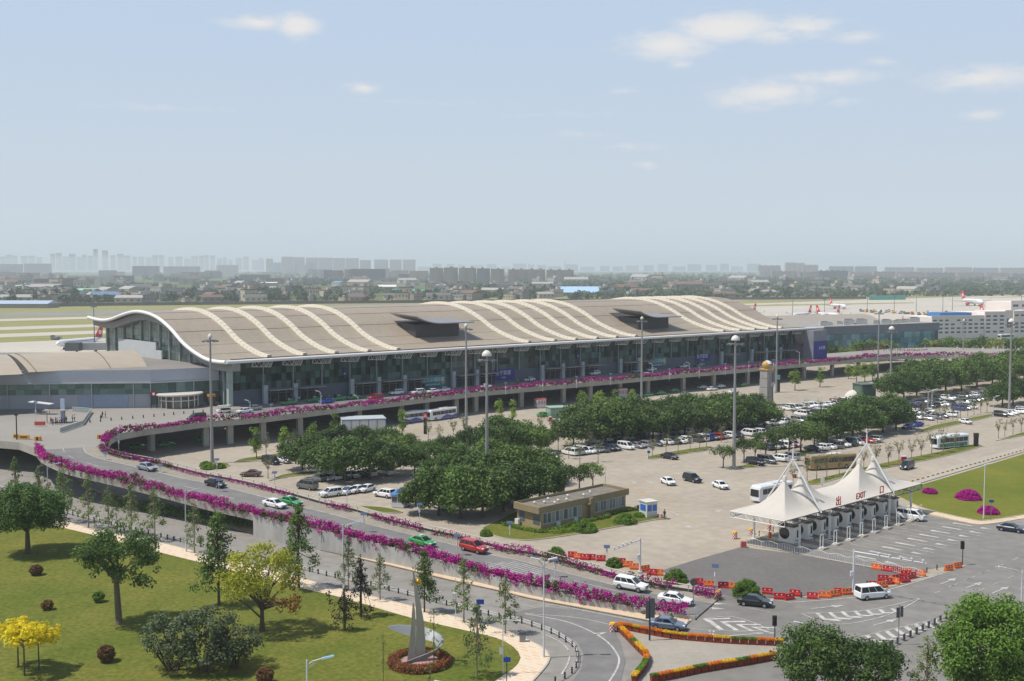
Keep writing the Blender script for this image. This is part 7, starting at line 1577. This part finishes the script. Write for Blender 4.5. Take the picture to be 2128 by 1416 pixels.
def block(x0, x1, yb, yt, col, lab, cat='apartment block', depth=16, towers=True, roofcol=None, name='apartment_block', group=None):
    a, b = at(x0,yb,-.5), at(x1,yb,-.5); c = (a+b)/2; H = hgt((x0+x1)/2, yt, c); w = (b-a).length; r = random.Random(int(x0*31+yt))
    mb = MB(); m1 = AP[col] if isinstance(col, str) else col
    mb.box((0,depth/2,H/2),(w,depth,H)).box((0,depth/2,H+.15),(w*.985,depth*.97,.3),1)
    # shaded recesses between the bays
    n = max(1,int(w/22))
    for k in range(n):
        if w > 14: mb.box((-w/2+w*(k+.5)/n, -.9, H*.5),(w/n*.42,1.8,H*.985))
    o = mb.build(name, [m1, roofcol or M_rf]); o.location = (c.x,c.y,-.5); tag(o, lab, cat, group)
    if towers and H > 12:
        for k in range(n): t = MB().box((0,0,1.6),(min(7,w/n*.3),6,3.2)).build('stair_tower', m1, o); t.location = (-w/2+w*(k+.5)/n+r.uniform(-2,2), depth*.5, H+.3)
    return o
for i, (x0,x1,yb,yt,c) in enumerate(((893,920,590,557,'tan'),(922,951,590,556,'tan'),(954,989,591,557,'tan'),(991,1018,591,558,'grey'),(1020,1048,591,559,'tan'),(1056,1133,590,560,'tan'),(1136,1192,589,561,'tan'))): block(x0,x1,yb,yt,c,'tan apartment slab in the row behind the ribbed roof, %s from the left' % ordinal(i), depth=22)
for x0,x1,yb,yt,c,lab,cat in ((450,494,572,551,'white','bright white block standing alone among low roofs on the left','apartment block'),(640,673,582,560,'white','white office with strip windows left of the dark one','office building'),(674,690,582,561,'dark','narrow dark slab beside the white strip window office','office building'),(691,712,585,562,'grey','plain grey block right of the narrow dark slab','office building'),
    (716,727,586,560,'pink','slim pinkish block at the left end of the dark office','apartment block'),(728,800,584,559,'dark','wide dark blue grey office with a pale right end','office building'),(801,809,584,558,'white','pale end tower of the wide dark office','office building'),(812,848,582,562,'beige','beige block right of the dark office','apartment block'),(851,890,586,563,'beige','beige block just left of the tan slab row','apartment block'),
    (196,235,595,574,'white','white school like block with open floors on the left','school'),(71,112,598,579,'brick','brown brick block in the left village, left part','apartment block'),(116,158,598,578,'brick','brown brick block in the left village, right part','apartment block'),(275,330,575,553,'dark','dim dark block in the middle of the left skyline','apartment block'),(340,415,572,554,'grey','long grey block right of the dim dark one','apartment block'),(0,46,572,549,'grey','grey block at the far left edge','apartment block'),(50,106,571,548,'grey','second grey block from the far left edge','apartment block'),
    (205,352,606,597,'dark','long grey shed with pale roof in front of the white school','shed'),(497,560,584,571,'dark','long dark flat roofed shed left of centre','shed'),(1026,1062,596,585,'blue','low pale blue block in front of the tan slabs','factory'),(1066,1088,597,586,'white','low white cube in front of the tan slabs','factory'),
    (1369,1402,583,573,'beige','low round looking beige silo building far right of the slabs','silo')): block(x0,x1,yb,yt,c,lab,cat,name='far_building',towers=False)
SKY = [(0,40,530),(44,92,532),(105,128,526),(130,158,528),(160,193,530),(195,207,518),(213,226,521),(230,272,528),(276,300,534),(303,345,531),(350,380,534),(383,412,533),(414,448,531),(452,486,535),(490,520,534),(524,550,537)]
SK2 = []
for x0, x1, yt in SKY:
    n = 3 if x1-x0 > 30 else (2 if x1-x0 > 18 else 1); w = (x1-x0)/n
    for k in range(n): SK2.append((x0+k*w, x0+k*w+w*RNG.uniform(.6,.97), yt+(RNG.uniform(0,5.5) if k != n//2 else 0)))
for i, (x0,x1,yt) in enumerate(SK2[:38]): block(x0,x1,562.5,yt,'pink' if i % 3 else 'grey','very distant hazy tower on the left skyline, %s from the left' % ordinal(i),depth=40,group='hazy towers on the left skyline')
for i, (x0,x1,yt,c) in enumerate(((553,566,538,'beige'),(568,583,546,'blue'),(585,608,534,'tan'),(610,632,535,'tan'),(610,640,552,'blue'),(634,655,547,'blue'),(636,660,536,'pink'),(662,690,536,'pink'),(692,716,537,'tan'),(718,745,537,'tan'),(748,770,541,'grey'),(778,806,540,'tan'),(810,834,540,'tan'),(837,863,540,'tan'))): block(x0,x1,569,yt,c,'hazy high rise left of centre on the horizon, %s from the left' % ordinal(i),depth=30,group='hazy high rises left of centre')
for i, (x0,x1,yb,yt,c) in enumerate(((1576,1597,574,552,'pink'),(1599,1622,574,552,'pink'),(1632,1652,573,546,'beige'),(1653,1672,573,547,'beige'),(1674,1700,573,551,'pink'),(1578,1596,581,563,'white'),(1604,1655,581,564,'tan'),(1656,1664,581,563,'white'),(1666,1700,581,565,'tan'),(1701,1762,582,563,'dark'),(1724,1774,571,554,'dark'),(1778,1822,571,554,'dark'),(1766,1812,580,566,'pink'),(1816,1860,580,565,'tan'),(1864,1920,580,566,'pink'),(1840,1900,571,556,'grey'),(1905,1960,572,557,'pink'),(1925,1985,580,567,'grey'),(1965,2020,572,556,'pink'),(1990,2045,580,567,'pink'),(2024,2075,572,557,'grey'),(2050,2100,580,568,'pink'),(2080,2140,573,557,'pink'),(2104,2150,581,569,'grey'))): block(x0,x1,yb,yt,c,'block in the right hand skyline cluster, %s in order from the left' % ordinal(i),depth=24,group='right skyline cluster')
q = random.Random(2)
x = 868
i = 0
while x < 1575 and i < 40:
    w = q.uniform(12,30); block(x,x+w,563.5,q.uniform(547,555),q.choice(['grey','pink','dark']),'faint block low on the middle horizon, %s from the left' % ordinal(i),depth=30,towers=False,group='faint blocks on the middle horizon'); x += w+q.uniform(1,12); i += 1
o = MB().tube((0,0,0),(0,0,150),9,6,10).tube((0,0,150),(0,0,185),1.5,.4,6).build('tower', mat('teal_tower', (86,140,150), .4)); o.location = at(1174,564,-.5); tag(o, 'thin teal tower alone on the middle horizon', 'tower')
for i in range(46):     # mid rise town on the left, seen through the haze
    x = q.uniform(-60,600) if i < 34 else q.uniform(600,900); w = q.uniform(18,46); yb = q.uniform(574,592); block(x,x+w,yb,yb-q.uniform(7,15),q.choice(['grey','pink','tan','brick','white','beige','dark']),'mid rise town block among many on the hazy left plain','apartment block',18,name='town_block',towers=False,group='mid rise blocks on the left plain')
# yellow and orange housing rows right of centre
for i in range(30):
    x = 1203+i*11.; yb = 591+RNG.uniform(-1,1); block(x,x+9.5,yb,yb-RNG.uniform(5,7.5),'beige' if i % 3 else 'tan','low cream terrace with warm roof in the row right of centre, %s from the left' % ordinal(i),'terrace house',12,False,RNG.choice([mat('orange_roof',(184,132,80),.8),mat('yellow_roof',(206,172,88),.8)]),'terrace_house','cream terrace row')
# village houses and sheds
ROOFS = [mat('roof_grey',(103,101,99),.9,var=.1),mat('roof_dark',(79,75,72),.9,var=.1),mat('roof_pale',(163,161,156),.8,var=.06),mat('roof_blue',(104,135,163),.6,var=.06),mat('roof_brown',(115,92,79),.9,var=.1)]
WALLS = [mat('wall_pale',(177,172,163),.9,var=.08),mat('wall_grey',(135,132,127),.9,var=.08),mat('wall_cream',(185,173,151),.9,var=.08)]
RN = ['grey','dark','pale','blue','brown']
HM = {}
for ri in range(5):
    for k in range(2):
        mb = MB(); w, d, h = (12,9,6.5) if k else (24,12,5.)
        mb.box((0,0,h/2),(w,d,h)); mb.loft([[(-w/2-.4,-d/2-.4,h),(-w/2-.4,d/2+.4,h),(-w/2-.4,0,h+2.2)],[(w/2+.4,-d/2-.4,h),(w/2+.4,d/2+.4,h),(w/2+.4,0,h+2.2)]],1) if k == 0 else mb.box((0,0,h+.3),(w+.4,d+.4,.6),1).box((2,1,h+1.6),(4,4,2.4))
        for j in range(4): mb.box((-w/2+w*(j+.5)/4,-d/2-.02,h*.6),(w/4*.45,.1,1.4),2)
        HM[ri,k] = mb.mesh('house', [WALLS[(ri+k) % 3], ROOFS[ri], M_win2])
for i in range(285):
    left = q.random() < .72; x = q.uniform(-40,1180) if left else q.uniform(1180,2160); t = q.random(); yb = bound(x)-2.5-(t**1.25)*(52 if left else 34)
    ri = q.choices(range(5),[5,3,3.4,.5,3])[0]; k = int(q.random() < .6); P = at(x,yb,-.5); s = q.uniform(.8,1.5)*(1+t*.9); o = link('house', HM[ri,k], loc=P, rz=q.choice([0,.4,-.5,.64,-.9]))
    o.scale = (s,s,s*q.uniform(.9,1.35)); tag(o, 'small distant house with %s roof in the hazy %s beyond the airfield' % (RN[ri], 'village' if left else 'woodland'), 'house', '%s roofed houses %s' % (RN[ri], 'in the village' if left else 'in the woods'))
for x0,x1,yb,hh,dp,m,lab in ((-30,98,641,5,34,'roof_bluegrey','long grey shed with pale blue roof at the left edge of the airfield'),(1163,1246,616,6,90,'roof_skyblue','large pale blue roofed shed behind the ribbed roof'),(700,790,606,6,24,'roof_silver','long silver roofed shed in the left village'),(784,838,606,9,36,'roof_white','white roofed hall beside the long silver shed'),(815,862,611,5,30,'roof_jade','jade green roofed shed, left one'),(876,916,612,5,30,'roof_jade','jade green roofed shed, right one'),(155,196,612,7,30,'roof_mint','mint roofed shed among the left trees'),(30,95,601,6,24,'roof_silver','long silver shed beyond the leftmost trees'),(540,575,596,9,22,'roof_white','white block shed left of the centre trees'),(1485,1510,612,6,26,'roof_skyblue','small sky blue roofed shed right of centre'),(283,300,624,5,22,'roof_cobalt','small cobalt roofed hut in the left village'),(428,455,620,5,22,'roof_cobalt','cobalt roofed hut left of the first ribs'),(900,960,599,5,20,'roof_skyblue','thin blue roofed shed in front of the tan slabs')):
    C = {'roof_bluegrey':(168,184,202),'roof_skyblue':(166,196,226),'roof_silver':(196,198,196),'roof_white':(222,222,216),'roof_jade':(96,176,148),'roof_mint':(150,206,180),'roof_cobalt':(70,118,196)}[m]
    a, b = at(x0,yb,-.5), at(x1,yb,-.5); w = (b-a).length; c = (a+b)/2; mb = MB(); mb.box((0,dp/2,hh/2),(w,dp,hh)); mb.loft([[(-w/2-.5,-.5,hh),(-w/2-.5,dp+.5,hh),(-w/2-.5,dp/2,hh+dp*.1)],[(w/2+.5,-.5,hh),(w/2+.5,dp+.5,hh),(w/2+.5,dp/2,hh+dp*.1)]],1)
    o = mb.build('shed', [WALLS[1], mat(m,C,.6,var=.05,scale=.05)]); o.location = (c.x,c.y,-.5); tag(o, lab, 'shed')
# trees: individuals in front, the far-off wood as one mass
FT = [(125,626,2.4),(150,622,2),(95,624,1.8),(30,624,2),(60,620,1.8),(405,620,2),(548,615,2),(570,613,1.6),(620,614,2),(648,613,1.8),(665,615,1.6),(940,612,1.9),(968,611,2),(1110,611,2),(1130,612,1.8),(1290,607,2),(1305,606,1.6)]
for i in range(285):
    if i < len(FT): x, y, s = FT[i]
    else: x = q.uniform(-60,2180); y = bound(x)-2.-(q.random()**1.5)*30; s = q.uniform(.8,1.7)
    P = at(x,y,-.5); tm, cm = TREE['far%d' % (i % 3)]
    o = link('far_tree', cm, loc=P, rz=q.uniform(0,6)); sx = s*q.uniform(.9,1.3); o.scale = (sx,sx,s); tag(o, 'hazy green tree on the flat land beyond the airfield', 'tree', 'trees beyond the airfield')
cl = []
for i in range(7500):
    x = q.uniform(-120,2250); t = q.random()
    if x > 1180: y = bound(x)-2-t**1.3*52
    else:
        y = bound(x)-4-t**1.1*62
        if math.sin(x*.011+y*.31)+math.sin(x*.027-y*.17+2) < .25: continue
    P = at(x,y,-.5); s = 1+t*1.6; cl.append((P.x,P.y,q.uniform(2,6)*s**.5,q.uniform(3.5,6)*s))
me = cloud(cl, 5.5, 3, .28, name='woodland', squash=.6, up=.7); me.materials.append(LFAR); struct(link('woodland', me), 'stuff')
# ================================================================== haze
def haze():
    mb = MB(); mb.box((0, 7300, 80), (25000, 15800, 164)); me = mb.mesh('haze', [])
    m = bpy.data.materials.new('haze_air'); m.use_nodes = True; nt = m.node_tree; nt.nodes.clear()
    v = nt.nodes.new('ShaderNodeVolumePrincipled'); o = nt.nodes.new('ShaderNodeOutputMaterial')
    v.inputs['Color'].default_value = (.86, .93, 1, 1); v.inputs['Density'].default_value = 1.25e-4; v.inputs['Anisotropy'].default_value = .1
    nt.links.new(v.outputs[0], o.inputs['Volume']); me.materials.append(m)
    struct(link('haze', me), 'stuff')
haze()
